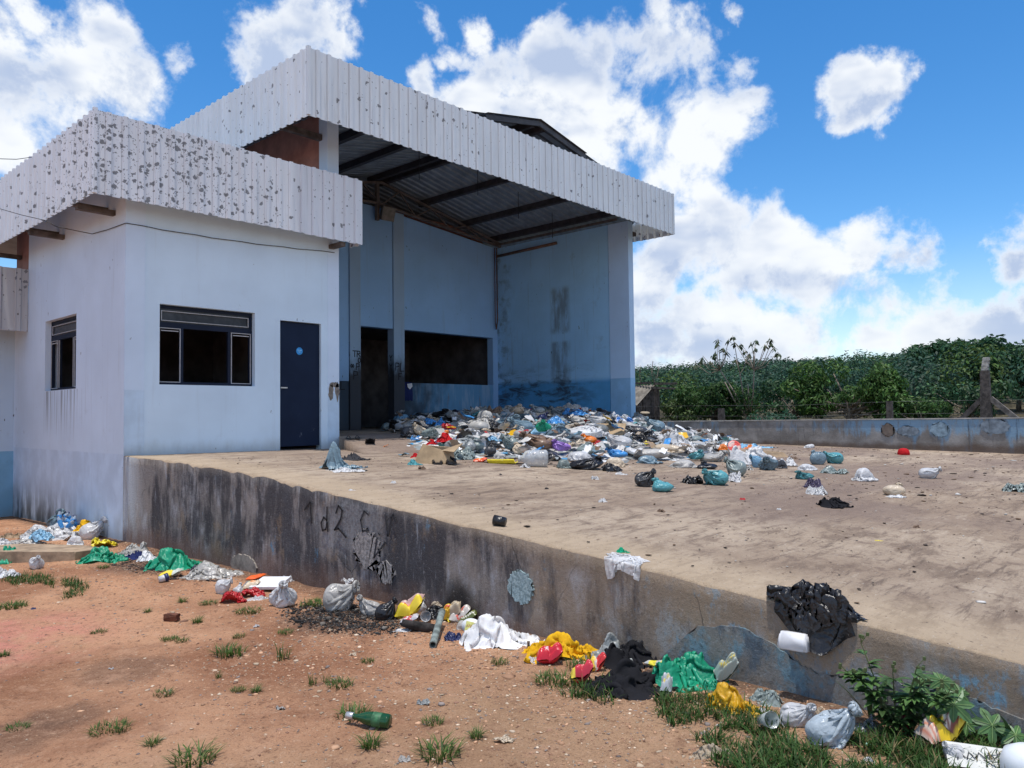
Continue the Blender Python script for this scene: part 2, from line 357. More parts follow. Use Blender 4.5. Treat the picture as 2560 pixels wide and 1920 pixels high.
def fascia_mat(name, dens_expr, base=(0.76, 0.81, 0.87), x0=-0.538, y0=8.8, pitch=0.212):
    """white-painted sheet metal; dens_expr(t,p) gives 0..1 how much paint has flaked"""
    m, t = new_mat(name); p = t.obj(); x, y, z = t.sep(p)
    c = t.mix(t.ss(t.noise(t.map(p, (1, 1, 0.2)), 3.0, 5, 0.6), 0.3, 0.75), tuple(q*0.88 for q in base), base)
    st = t.noise(t.map(p, (14, 14, 0.55)), 1.5, 6, 0.7)
    c = t.mix(t.math('MULTIPLY', t.ss(st, 0.55, 0.78), 0.6), c, (0.26, 0.28, 0.31))
    d = dens_expr(t, p)
    pw = t.vmath('ADD', p, t.map(t.noise(p, 16, 4, color=True), (0.11, 0.11, 0.11)))
    pv = t.vor(pw, 12.0); pv2 = t.vor(pw, 30.0)
    pcol = t.sep(t.vor(pw, 12.0, color=True))[0]; pcol2 = t.sep(t.vor(pw, 30.0, color=True))[0]
    big = t.math('MULTIPLY', t.ss(pv, 0.40, 0.35), t.math('LESS_THAN', pcol, t.math('MULTIPLY', d, 0.62)))
    sml = t.math('MULTIPLY', t.ss(pv2, 0.33, 0.28), t.math('LESS_THAN', pcol2, t.math('MULTIPLY', d, 0.36)))
    nz = t.noise(t.map(p, (1.3, 1.3, 0.45)), 9, 7, 0.72)
    nn = t.math('MULTIPLY', t.ss(nz, 0.63, 0.68), t.ss(d, 0.12, 0.5, 0.15, 0.9))
    f = t.math('MAXIMUM', t.math('MAXIMUM', big, sml), nn)
    grey = t.mix(t.noise(p, 30, 3), (0.10, 0.11, 0.125), (0.23, 0.24, 0.26))
    c = t.mix(t.math('MULTIPLY', f, 0.92), c, grey)
    rust = t.ss(t.noise(p, 5.5, 6, 0.7), 0.70, 0.76)
    c = t.mix(t.math('MULTIPLY', rust, 0.35), c, (0.30, 0.20, 0.13))
    screw = t.vor(t.map(p, (4.72, 4.72, 3.0)), 1.0, rnd=0.35)
    c = t.mix(t.math('MULTIPLY', t.ss(screw, 0.075, 0.05), 0.85), c, (0.07, 0.065, 0.065))
    gn = t.node('ShaderNodeNewGeometry').outputs['Normal']; nx, ny, nzz = t.sep(gn)
    front_f = t.math('GREATER_THAN', t.math('ABSOLUTE', ny), 0.45)
    sx = t.math('MULTIPLY_ADD', x, 1/pitch, -x0/pitch); sy = t.math('MULTIPLY_ADD', y, -1/pitch, y0/pitch)
    sel = t.node('ShaderNodeMix', data_type='FLOAT'); t.put(sel.inputs[0], front_f); t.put(sel.inputs[2], sy); t.put(sel.inputs[3], sx)
    fr = t.math('FRACT', sel.outputs[0])
    ln = t.ss(t.math('ABSOLUTE', t.math('SUBTRACT', fr, 0.60)), 0.07, 0.02)
    ln = t.math('MULTIPLY', ln, t.ss(t.noise(t.map(p, (3, 3, 0.6)), 2, 4), 0.3, 0.6, 0.45, 0.95))
    c = t.mix(t.math('MULTIPLY', ln, 0.5), c, (0.17, 0.19, 0.23))
    setp(t, c, 0.5, spec=0.3)
    return m
def d_small(t, p):
    x, y, z = t.sep(p); n = t.math('MULTIPLY_ADD', t.noise(p, 1.4, 3), 0.8, -0.4)
    a = t.math('MULTIPLY', t.ss(x, 2.7, 0.6, 0.12, 1.0), t.ss(y, 2.6, 0.2, 0.12, 1.0))
    return t.math('ADD', a, n)
def d_big(t, p):
    return t.math('MULTIPLY_ADD', t.noise(p, 0.9, 3), 0.5, -0.16)
M['fascia_small'] = fascia_mat('flaking_white_sheet', d_small)
M['fascia_big'] = fascia_mat('white_sheet_metal', d_big, (0.75, 0.82, 0.875), 2.403, 9.0)
M['fascia_annex'] = fascia_mat('dirty_white_sheet', lambda t, p: t.math('MULTIPLY_ADD', t.noise(p, 2, 3), 0.5, -0.1), (0.52, 0.53, 0.54))
M['roof_under'] = simple('zinc_roof_sheet', (0.24, 0.28, 0.33), 0.5, 0.15, 3, metal=0.2)
M['roof_dark'] = simple('dark_roof_sheet', (0.07, 0.072, 0.08), 0.6, 0.2, 3)

# concrete yard
m, t = new_mat('dirty_concrete'); p = t.obj(); x, y, z = t.sep(p)
n1 = t.noise(p, 0.55, 7, 0.65, 0.4); n2 = t.noise(t.map(p, (1, 2.6, 1), rot=(0, 0, 0.75)), 1.5, 9, 0.74)
c = t.mix(t.ss(n1, 0.36, 0.64), (0.335, 0.25, 0.182), (0.465, 0.365, 0.272))
c = t.mix(t.ss(n2, 0.48, 0.62, 0, 0.85), c, (0.218, 0.159, 0.118))
c = t.mix(t.ss(n2, 0.44, 0.32, 0, 0.6), c, (0.590, 0.484, 0.372))
scr = t.noise(t.map(p, (0.8, 6.5, 1), rot=(0, 0, 0.85)), 2.0, 8, 0.75)
c = t.mix(t.ss(scr, 0.53, 0.64, 0, 0.75), c, (0.153, 0.112, 0.088))
c = t.mix(t.ss(scr, 0.40, 0.30, 0, 0.5), c, (0.614, 0.519, 0.413))
mid = t.noise(p, 7.0, 6, 0.7)
c = t.mix(t.ss(mid, 0.52, 0.66, 0, 0.7), c, (0.189, 0.136, 0.106))
pg = t.math('MULTIPLY', t.ss(t.noise(p, 0.32, 4, 0.5), 0.45, 0.60), t.ss(x, 1.2, 3.0))
c = t.mix(t.math('MULTIPLY', pg, 0.7), c, (0.225, 0.165, 0.135))
edge = t.ss(t.math('ADD', x, t.math('MULTIPLY_ADD', n1, 0.6, -0.3)), 0.85, 0.25, 0, 0.6)
c = t.mix(edge, c, (0.531, 0.407, 0.277))
spk = t.noise(p, 26, 5, 0.75)
c = t.mix(t.ss(spk, 0.60, 0.68, 0, 0.8), c, (0.100, 0.073, 0.059))
c = t.mix(t.ss(t.noise(p, 50, 4, 0.7), 0.64, 0.70, 0, 0.65), c, (0.708, 0.661, 0.590))
setp(t, c, 0.92, spec=0.15, normal=t.bump(t.math('ADD', t.noise(p, 22, 8, 0.75), t.math('MULTIPLY', n2, 0.6)), 0.9, 0.03)); M['yard'] = m

# retaining wall face
m, t = new_mat('weathered_retaining_wall'); p = t.obj(); x, y, z = t.sep(p)
c = t.mix(t.ss(t.noise(p, 1.4, 6, 0.6), 0.35, 0.68), (0.21, 0.165, 0.125), (0.36, 0.29, 0.225))
leftness = t.ss(y, -9.4, -5.8)
c = t.mix(t.math('MULTIPLY', leftness, 0.6), c, (0.24, 0.245, 0.265))
c = t.mix(t.ss(t.noise(t.map(p, (1, 1.3, 0.7)), 1.9, 8, 0.70), 0.49, 0.63, 0, 0.85), c, (0.40, 0.41, 0.44))
stk = t.noise(t.map(p, (1, 2.5, 0.42)), 1.9, 9, 0.74, 0.25)
blk = t.noise(t.map(p, (1, 1.0, 0.9)), 1.25, 7, 0.62, 0.3)
drk = t.math('ADD', t.math('ADD', t.math('MULTIPLY', stk, 0.85), t.math('MULTIPLY', blk, 0.85)), t.math('MULTIPLY_ADD', leftness, 0.16, -0.04))
drk = t.math('ADD', drk, t.ss(z, -1.2, -0.85, -0.10, 0.0))
drk = t.math('ADD', drk, t.ss(y, -1.2, -0.1, 0.0, -0.38))
c = t.mix(t.ss(drk, 0.83, 1.02, 0, 0.87), c, (0.040, 0.041, 0.050))
wht = t.noise(t.map(p, (1, 3.6, 0.6), (0, 3, 7)), 1.9, 8, 0.75)
c = t.mix(t.ss(wht, 0.58, 0.68, 0, 0.62), c, (0.40, 0.43, 0.48))
blu = t.noise(t.map(p, (1, 1.5, 0.9), (0, 11, 5)), 2.4, 9, 0.76)
bmask = t.math('ADD', blu, t.math('ADD', t.ss(y, -7.0, -9.6, 0, 0.06), t.math('MULTIPLY', t.ss(z, -0.55, -0.95, 0.0, 0.05), t.ss(y, -8.0, -9.2))))
c = t.mix(t.ss(bmask, 0.605, 0.68, 0, 0.72), c, (0.11, 0.27, 0.42))
c = t.mix(t.ss(t.noise(t.map(p, (1, 1.2, 0.9), (0, 2, 9)), 1.9, 7, 0.68), 0.55, 0.68, 0, 0.6), c, (0.31, 0.225, 0.15))
c = t.mix(t.math('MULTIPLY', t.ss(y, -0.8, -0.12), t.ss(t.noise(t.map(p, (1, 3, 0.5)), 2, 7, 0.7), 0.70, 0.42)), c, (0.46, 0.51, 0.57))
rt = t.math('MULTIPLY', t.ss(y, -7.2, -8.8), t.ss(t.noise(t.map(p, (1, 1.4, 1)), 2.7, 8, 0.72), 0.32, 0.54))
c = t.mix(t.math('MULTIPLY', rt, 0.7), c, (0.345, 0.27, 0.20))
rt = t.math('MULTIPLY', t.ss(y, -7.4, -8.8), t.ss(t.noise(t.map(p, (1, 1.6, .8), (0, 5, 1)), 2.2, 8, 0.74), 0.53, 0.62))
c = t.mix(t.math('MULTIPLY', rt, 0.65), c, (0.37, 0.40, 0.42))
rt = t.math('MULTIPLY', t.ss(y, -7.8, -8.8), t.ss(t.noise(t.map(p, (1, 1.6, 1.0), (0, 9, 4)), 2.6, 8, 0.76), 0.56, 0.64))
c = t.mix(t.math('MULTIPLY', rt, 0.8), c, (0.19, 0.40, 0.56))
topb = t.ss(t.math('SUBTRACT', t.math('MULTIPLY_ADD', t.ss(y, -3.5, -10.5), -0.66, -0.02), z), 0.16, 0.02)
c = t.mix(t.math('MULTIPLY', topb, t.ss(y, -2.0, -6.0, 0.25, 0.6)), c, (0.26, 0.20, 0.145))
splash = t.ss(t.math('ADD', z, t.math('MULTIPLY_ADD', t.noise(t.map(p, (1, 2, 1)), 2.0, 7, 0.7), -0.5, 0.25)), -0.84, -1.12, 0, 0.75)
splash = t.math('MULTIPLY', splash, t.ss(y, -8.6, -7.0))
c = t.mix(splash, c, (0.17, 0.105, 0.08))
soot = t.ss(t.vmath('DISTANCE', t.vmath('ADD', p, t.map(t.noise(p, 3, 4, color=True), (0, 0.25, 0.25), (0, -0.12, -0.12))), (0, -6.65, -1.02)), 0.30, 0.10, 0, 0.9)
c = t.mix(soot, c, (0.02, 0.019, 0.02))
grain = t.noise(p, 34, 7, 0.75)
c = t.mix(t.ss(grain, 0.55, 0.68, 0, 0.45), c, (0.06, 0.055, 0.055))
c = t.mix(t.ss(grain, 0.44, 0.31, 0, 0.45), c, (0.50, 0.49, 0.49))
crk = t.vor(t.vmath('ADD', p, t.map(t.noise(p, 2.5, 5, color=True), (0.2, 0.2, 0.2))), 0.9, 'DISTANCE_TO_EDGE')
c = t.mix(t.math('MULTIPLY', t.ss(crk, 0.006, 0.001), t.ss(t.noise(p, 0.9, 2), 0.5, 0.6, 0, 0.6)), c, (0.03, 0.03, 0.03))
tag_ = t.vmath('DISTANCE', t.map(t.vmath('ADD', p, t.map(t.noise(p, 3, 6, color=True), (0, 0.5, 0.5), (0, -0.25, -0.25))), (0, 0.42, 1)), (0, -2.18, -0.52))
c = t.mix(t.math('MULTIPLY', t.ss(tag_, 0.30, 0.12), t.ss(grain, 0.62, 0.40, 0.35, 0.9)), c, (0.25, 0.255, 0.27))
setp(t, c, 0.9, spec=0.15, normal=t.bump(t.math('ADD', grain, t.math('MULTIPLY', stk, 0.5)), 0.7, 0.02)); M['retaining'] = m

# low boundary wall
m, t = new_mat('weathered_boundary_wall'); p = t.obj(); x, y, z = t.sep(p)
c = t.mix(t.ss(t.noise(p, 2.2, 6, 0.6), 0.35, 0.68), (0.19, 0.18, 0.17), (0.34, 0.33, 0.32))
sb = t.noise(t.map(p, (1, 2.6, 0.7)), 1.3, 7, 0.65)
bf = t.math('ADD', sb, t.math('ADD', t.ss(y, -3.0, -7.0, -0.09, 0.05), t.ss(z, -0.15, 0.12, -0.13, 0.03)))
c = t.mix(t.ss(bf, 0.45, 0.60, 0, 0.85), c, (0.21, 0.36, 0.51))
c = t.mix(t.ss(t.noise(t.map(p, (1, 5, 0.6)), 1.5, 7, 0.7), 0.56, 0.72, 0, 0.8), c, (0.05, 0.05, 0.052))
c = t.mix(t.ss(t.math('ADD', z, t.math('MULTIPLY', t.noise(p, 3, 5), -0.2)), -0.22, -0.36, 0, 0.8), c, (0.12, 0.085, 0.065))
setp(t, c, 0.9, spec=0.15, normal=t.bump(t.noise(p, 25, 6, 0.7), 0.5, 0.02)); M['boundary'] = m

# red earth
m, t = new_mat('red_earth'); p = t.obj(); x, y, z = t.sep(p)
n1 = t.noise(p, 0.7, 6, 0.6, 0.3)
c = t.mix(t.ss(n1, 0.34, 0.66), (0.37, 0.170, 0.092), (0.68, 0.37, 0.215))
tan = t.ss(t.math('ADD', t.math('MULTIPLY_ADD', t.noise(p, 1.1, 5), 3.0, -1.5), t.math('SUBTRACT', t.math('MULTIPLY', y, -1.0), 7.9)), -0.9, 0.9, 0, 0.65)
c = t.mix(tan, c, (0.511, 0.334, 0.199))
pink = t.math('MULTIPLY', t.ss(t.vmath('DISTANCE', p, (-2.75, -4.3, -1.13)), 1.3, 0.4), t.ss(t.noise(p, 2.2, 5), 0.30, 0.6))
c = t.mix(t.math('MULTIPLY', pink, 0.95), c, (0.738, 0.291, 0.220))
for (dx, dy, r) in ((-2.98, -6.55, 0.34), (-2.72, -6.42, 0.30), (-3.0, -5.35, 0.25), (-2.2, -5.85, 0.42)):
    ds = t.vmath('DISTANCE', t.vmath('ADD', p, t.map(t.noise(p, 4, 4, color=True), (0.35, 0.35, 0), (-0.17, -0.17, 0))), (dx, dy, -1.12))
    c = t.mix(t.ss(ds, r, r*0.45, 0, 0.55), c, (0.142, 0.085, 0.060))
ashd = t.vmath('DISTANCE', t.vmath('ADD', p, t.map(t.noise(p, 5, 4, color=True), (0.5, 0.5, 0), (-0.25, -0.25, 0))), (-0.60, -5.95, -1.13))
c = t.mix(t.ss(ashd, 0.62, 0.2, 0, 0.85), c, (0.050, 0.043, 0.040))
ashd = t.vmath('DISTANCE', t.vmath('ADD', p, t.map(t.noise(p, 5, 4, color=True), (0.5, 0.5, 0), (-0.25, -0.25, 0))), (-0.45, -2.2, -1.15))
c = t.mix(t.ss(ashd, 0.8, 0.3, 0, 0.75), c, (0.099, 0.071, 0.060))
lip = t.ss(t.math('ADD', x, t.math('MULTIPLY_ADD', t.noise(p, 3, 5), 0.5, -0.25)), -0.38, -0.08, 0, 0.75)
c = t.mix(lip, c, (0.156, 0.099, 0.071))
g = t.noise(p, 20, 8, 0.78)
c = t.mix(t.ss(t.noise(p, 4.5, 7, 0.72), 0.53, 0.68, 0, 0.5), c, (0.284, 0.142, 0.088))
c = t.mix(t.ss(t.noise(p, 3.6, 7, 0.70), 0.47, 0.33, 0, 0.5), c, (0.667, 0.391, 0.248))
c = t.mix(t.ss(g, 0.54, 0.66, 0, 0.8), c, (0.170, 0.085, 0.051))
c = t.mix(t.ss(g, 0.45, 0.33, 0, 0.7), c, (0.738, 0.476, 0.312))
c = t.mix(t.ss(t.noise(p, 55, 4, 0.7), 0.64, 0.70, 0, 0.7), c, (0.750, 0.682, 0.511))
fg = t.noise(p, 95, 5, 0.75)
c = t.mix(t.ss(fg, 0.53, 0.66, 0, 0.55), c, (0.16, 0.080, 0.048))
c = t.mix(t.ss(fg, 0.46, 0.34, 0, 0.5), c, (0.66, 0.42, 0.27))
setp(t, c, 0.95, spec=0.1, normal=t.bump(t.math('ADD', g, t.math('MULTIPLY', t.noise(p, 70, 4, 0.7), 0.5)), 1.0, 0.035)); M['earth'] = m

def attr_mat(name, rough=0.8, transl=0.0, spec=0.3, bump=0.0, bscale=30):
    m, t = new_mat(name); a = t.node('ShaderNodeAttribute', attribute_name='tint'); setp(t, a.outputs['Color'], rough, spec=spec)
    if bump: setp(t, normal=t.bump(t.noise(t.obj(), bscale, 4, 0.6), bump, 0.01))
    if transl:
        tr = t.node('ShaderNodeBsdfTranslucent'); t.links.new(a.outputs['Color'], tr.inputs['Color'])
        ms = t.node('ShaderNodeMixShader', {0: transl, 1: t.b.outputs[0], 2: tr.outputs[0]}); t.links.new(ms.outputs[0], t.o.inputs[0])
    return m
M['leaf'] = attr_mat('leaf_blades', 0.55, 0.25, 0.25)
M['grass'] = attr_mat('grass_blades', 0.6, 0.3, 0.3)
M['pebble'] = attr_mat('pebbles', 0.9, 0, 0.2)
M['print'] = attr_mat('printed_film', 0.3, 0, 0.5)
M['bark'] = simple('grey_bark', (0.20, 0.165, 0.13), 0.9, 0.3, 10)
M['post'] = simple('lichened_concrete', (0.105, 0.088, 0.078), 0.95, 0.35, 12, bump=0.5)
M['post_pale'] = simple('pale_concrete_head', (0.42, 0.40, 0.36), 0.9, 0.3, 14, bump=0.4)
M['wire'] = simple('galvanised_wire', (0.18, 0.18, 0.18), 0.6)
M['plank'] = simple('weathered_plank', (0.115, 0.092, 0.078), 0.95, 0.4, 9, bump=0.4)
M['hut_roof'] = simple('old_fibre_roof', (0.24, 0.215, 0.18), 0.95, 0.3, 5)
M['slab'] = simple('cement_slab', (0.34, 0.25, 0.17), 0.95, 0.25, 6, bump=0.5)

def plastic(name, col, rough=0.33, clear=0.0, var=0.10, sheen=0.5, wr=15.0, bs=0.35, transl=0.0):
    """crumpled film: fine voronoi creases, optional see-through"""
    m, t = new_mat(name); p = t.obj()
    n = t.noise(p, 3.0, 4, 0.6)
    c = t.mix(t.ss(n, 0.3, 0.7), tuple(q*(1-2.2*var) for q in col), tuple(min(0.95, q*(1+var)) for q in col))
    cr = t.vor(t.vmath('ADD', p, t.map(t.noise(p, wr*0.7, 3, color=True), (0.12, 0.12, 0.12))), wr, 'DISTANCE_TO_EDGE')
    setp(t, c, rough, spec=sheen, normal=t.bump(t.math('ADD', t.ss(cr, 0.0, 0.35), t.noise(p, wr*2, 4)), bs, 0.012))
    sh = t.b.outputs[0]
    if transl:
        tr = t.node('ShaderNodeBsdfTranslucent', {'Color': c}); sh = t.node('ShaderNodeMixShader', {0: transl, 1: sh, 2: tr.outputs[0]}).outputs[0]
    if clear:
        tp = t.node('ShaderNodeBsdfTransparent', {'Color': (0.95, 0.95, 0.95)})
        f = t.ss(cr, 0.02, 0.4, clear*0.55, clear)
        sh = t.node('ShaderNodeMixShader', {0: f, 1: sh, 2: tp.outputs[0]}).outputs[0]
    t.links.new(sh, t.o.inputs[0])
    return m
PC = dict(white=(0.76,0.76,0.77), dirty_white=(0.56,0.54,0.51), grey=(0.29,0.31,0.31), grey_green=(0.23,0.28,0.27), slate=(0.17,0.25,0.30),
          black=(0.014,0.014,0.017), charcoal=(0.05,0.05,0.055), blue=(0.06,0.27,0.60), pale_blue=(0.24,0.46,0.64), navy=(0.02,0.03,0.11),
          teal=(0.10,0.33,0.36), green=(0.015,0.36,0.20), red=(0.50,0.015,0.02), orange=(0.72,0.19,0.02), yellow=(0.74,0.42,0.015),
          bright_yellow=(0.80,0.66,0.03), purple=(0.30,0.16,0.50), dark_purple=(0.06,0.045,0.09), magenta=(0.42,0.02,0.12), cream=(0.60,0.49,0.36), brown=(0.20,0.125,0.08), beige=(0.44,0.36,0.27),
          tan=(0.42,0.29,0.17), mint=(0.35,0.62,0.50), pink=(0.72,0.40,0.40))
PM = {}
def pm(key):
    """plastic or cloth by colour key; suffix _clear makes see-through film, _cloth makes matt fabric"""
    if key in PM: return PM[key]
    b = key; kw = {}
    if key.endswith('_clear'): b = key[:-6]; kw = dict(clear=0.5, rough=0.25)
    elif key.endswith('_film'): b = key[:-5]; kw = dict(clear=0.22, rough=0.3, transl=0.2)
    elif key.endswith('_cloth'): b = key[:-6]; kw = dict(rough=0.85, sheen=0.15, bs=0.25, wr=8)
    elif b in ('white', 'dirty_white', 'green', 'yellow'): kw = dict(transl=0.22, rough=0.4)
    PM[key] = plastic(key+'_plastic' if not key.endswith('_cloth') else key, PC[b], **kw)
    return PM[key]

# ------------------------------------------------------------------ terrain
_ry = np.array([-17,-14,-10.46,-10.07,-9.66,-9.09,-8.1,-7.11,-6.64,-5.91,-5.1,-4.04,-3.73,-1.65,0,20.])
_rz = np.array([-1.13,-.93,-.665,-.632,-.598,-.548,-.458,-.378,-.344,-.286,-.226,-.137,-.106,-.018,0,0.])
def ramp_a(y): return np.interp(y, _ry, _rz)
def ramp_b(y): return np.where(np.asarray(y) < 0, -0.19+0.019*np.asarray(y), -0.19)
def yard_z(x, y):
    u = np.clip(np.asarray(x)/13.0, 0, 1); u = u*u*(3-2*u)*0.5+u*0.5
    return (1-u)*ramp_a(y)+u*ramp_b(y)
def bay_z(x, y):
    """raised slab inside the bay with a short ramp down to the yard"""
    x = np.asarray(x); y = np.asarray(y)
    f = np.clip((y+1.75)/1.75, 0, 1)
    left = 3.57+0.46*np.minimum(y, 0)
    return np.where((x > left) & (y > -1.75), yard_z(x, np.minimum(y, -1e-6))*(1-f)+0.16*f, -9)
def floor_z(x, y): return np.maximum(yard_z(x, y), bay_z(x, y))
def ground_z(x, y): return np.interp(y, [-30, -10, -3, 2, 6, 30], [-0.95, -1.05, -1.15, -1.18, -1.25, -1.3])
def fbm(x, y, s, seed=0, oct=4):
    r = np.zeros_like(x, dtype=float); a = 1.0; tot = 0; rs = np.random.default_rng(seed)
    for o in range(oct):
        for k in range(5):
            th, ph = rs.uniform(0, 2*math.pi), rs.uniform(0, 6.28); f = s*(2**o)*rs.uniform(0.7, 1.3)
            r += a*np.sin((x*math.cos(th)+y*math.sin(th))*f*6.28+ph+1.3*np.sin((y*math.cos(th)-x*math.sin(th))*f*4.1+ph*2)); tot += a*0.7
        a *= 0.5
    return r/tot
def grid_mesh(name, xs, ys, zf, mat, parent=None, smooth=True):
    X, Y = np.meshgrid(xs, ys, indexing='xy'); Z = zf(X, Y)
    V = np.stack([X, Y, Z], -1).reshape(-1, 3); nx, ny = len(xs), len(ys)
    i = np.arange(nx*ny).reshape(ny, nx)
    F = np.stack([i[:-1, :-1], i[:-1, 1:], i[1:, 1:], i[1:, :-1]], -1).reshape(-1, 4)
    return mesh_obj(name, np_mesh(name, V, F, smooth), mat, parent)
def earth_bump(X, Y):
    near = np.exp(-((X+2.2)**2/30+(Y+5)**2/90))
    return near*(0.018*fbm(X, Y, 0.35, 1)+0.011*fbm(X, Y, 1.6, 2)+0.010*fbm(X, Y, 4.5, 3, 3))
xs = np.concatenate([[-900,-300,-120,-60,-30,-18,-12,-9], np.arange(-7, 0.06, 0.035), [2, 6, 13, 30, 100, 300, 900]])
ys = np.concatenate([[-900,-300,-100,-40,-25,-18,-14], np.arange(-11.6, 6.6, 0.045), [9, 14, 30, 80, 300, 900]])
tag(grid_mesh('ground', xs, ys, lambda X, Y: ground_z(X, Y)+earth_bump(X, Y), M['earth']), kind='structure')
def hill_z(X, Y): return np.clip((X-15)*0.062, 0, 3.6)-0.25+0.25*np.clip((X-20)/10, 0, 1)-np.clip((np.abs(Y-8)-70)*0.05, 0, 4)
tag(grid_mesh('hill', np.concatenate([[13.2, 14], np.arange(16, 70, 3), [90, 140, 220, 400]]), np.concatenate([[-300, -120], np.arange(-60, 91, 5), [150, 300]]), hill_z,
              simple('hill_soil', (0.10, 0.085, 0.05), 0.95, 0.35, 0.6)), kind='structure')
xs = np.concatenate([[0.20], np.arange(0.26, 12.95, 0.085), [13.0]]); ys = np.arange(-17, 0.05, 0.085)
tag(grid_mesh('concrete_ramp', xs, ys, lambda X, Y: yard_z(X, Y)+0.004*fbm(X, Y, 0.8, 5)+0.002*fbm(X, Y, 4, 6), M['yard']), kind='structure')
# raised slab of the bay, its ramp edge showing by the pillar
xs2 = np.linspace(0, 1, 60); ys2 = np.concatenate([np.linspace(-1.75, 0, 14), np.linspace(0.4, 9, 12)])
V = []; 
for y in ys2:
    xl = 3.57+0.46*min(y, 0)
    for q in xs2:
        x = xl+(12.98-xl)*q; V.append((x, y, float(bay_z(x+1e-3, y+1e-6))+0.003))
n = len(xs2); F = [(j*n+i, j*n+i+1, (j+1)*n+i+1, (j+1)*n+i) for j in range(len(ys2)-1) for i in range(n-1)]
b0 = len(V)
for j, y in enumerate(ys2): V.append((3.57+0.46*min(y, 0)-0.004, y, V[j*n][2]-0.005-0.22*min(1, (y+1.75)/1.75)))
F += [(j*n, (j+1)*n, b0+j+1, b0+j) for j in range(len(ys2)-1)]
tag(mesh_obj('bay_floor', np_mesh('bay_floor', V, F), M['yard']), kind='structure')

# ------------------------------------------------------------------ white office building
off = thing('office_building', 'small white building with flaking white metal fascia, grilled window and dark blue door', 'building', (0, 0, 0))
WX, WZ = (0.484, 1.979), (1.006, 2.177); DX = (2.426, 3.209)
bm = bmesh.new(); wall(bm, (0, 0, 0), (1, 0, 0), (0, -1, 0), 0.25, 3.34, -0.05, 4.25, [(*WX, *WZ), (*DX, -0.05, 2.10)], 0.16)
bm_obj('wall', bm, M['white_wall'], off)
LW = (1.885, 3.348, 0.997, 2.175)
bm = bmesh.new(); wall(bm, (0, 0, 0), (0, 1, 0), (-1, 0, 0), 0.002, 4.30, -1.6, 4.25, [LW], 0.20)
bm_obj('wall', bm, M['left_wall'], off)
bm = bmesh.new(); bx(bm, 0.01, 0.20, 4.30, 5.04, 2.9, 4.25); bm_obj('wall', bm, M['salmon'], off)
bm = bmesh.new(); bx(bm, 0.0, 0.20, 4.302, 5.04, -1.6, 2.9); bm_obj('wall', bm, M['left_wall'], off)
bm = bmesh.new(); bx(bm, 0.004, 0.27, -0.012, 0.15, -0.02, 4.25)
bmesh.ops.bevel(bm, geom=[e for e in bm.edges if abs(e.verts[0].co.z-e.verts[1].co.z) > 1], offset=0.008, segments=2)
bm_obj('corner_pillar', bm, M['pillar_white'], off)
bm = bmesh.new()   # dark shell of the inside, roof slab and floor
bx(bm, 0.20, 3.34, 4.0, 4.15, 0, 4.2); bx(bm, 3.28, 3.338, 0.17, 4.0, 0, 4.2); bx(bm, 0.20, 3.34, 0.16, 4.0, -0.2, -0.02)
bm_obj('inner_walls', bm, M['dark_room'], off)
bm = bmesh.new(); bx(bm, -0.46, 3.70, -0.33, 9.0, 4.252, 4.34); bm_obj('roof', bm, M['roof_under'], off)
def rafter(parent, *a):
    bm = bmesh.new(); bx(bm, *a); bm_obj('rafter_end', bm, M['wood'], parent)
for y in (0.35, 2.45, 4.7, 6.4): rafter(off, -0.50, 0.0, y, y+0.10, 3.44, 3.51)
for y in (0.62, 2.72): rafter(off, -0.50, 0.0, y, y+0.08, 3.54, 3.60)
rafter(off, 3.36, 3.46, -0.36, 0.0, 3.42, 3.49)
bm = bmesh.new()
corrugated(bm, (-0.538, -0.389, 0), (1, 0, 0), 4.33, 3.497, 4.62, (0, -1, 0), seed=3)
corrugated(bm, (-0.538, 8.8, 0), (0, -1, 0), 9.19, 3.497, 4.62, (-1, 0, 0), seed=4)
corrugated(bm, (3.785, -0.389, 0), (0, 1, 0), 0.36, 3.497, 4.62, (1, 0, 0), seed=5)
bar(bm, (-0.545, -0.396, 3.50), (-0.545, -0.396, 4.64), 0.05)
fs = bm_obj('fascia', bm, M['fascia_small'], off)
fs['label'] = 'white corrugated fascia with flaked grey patches'

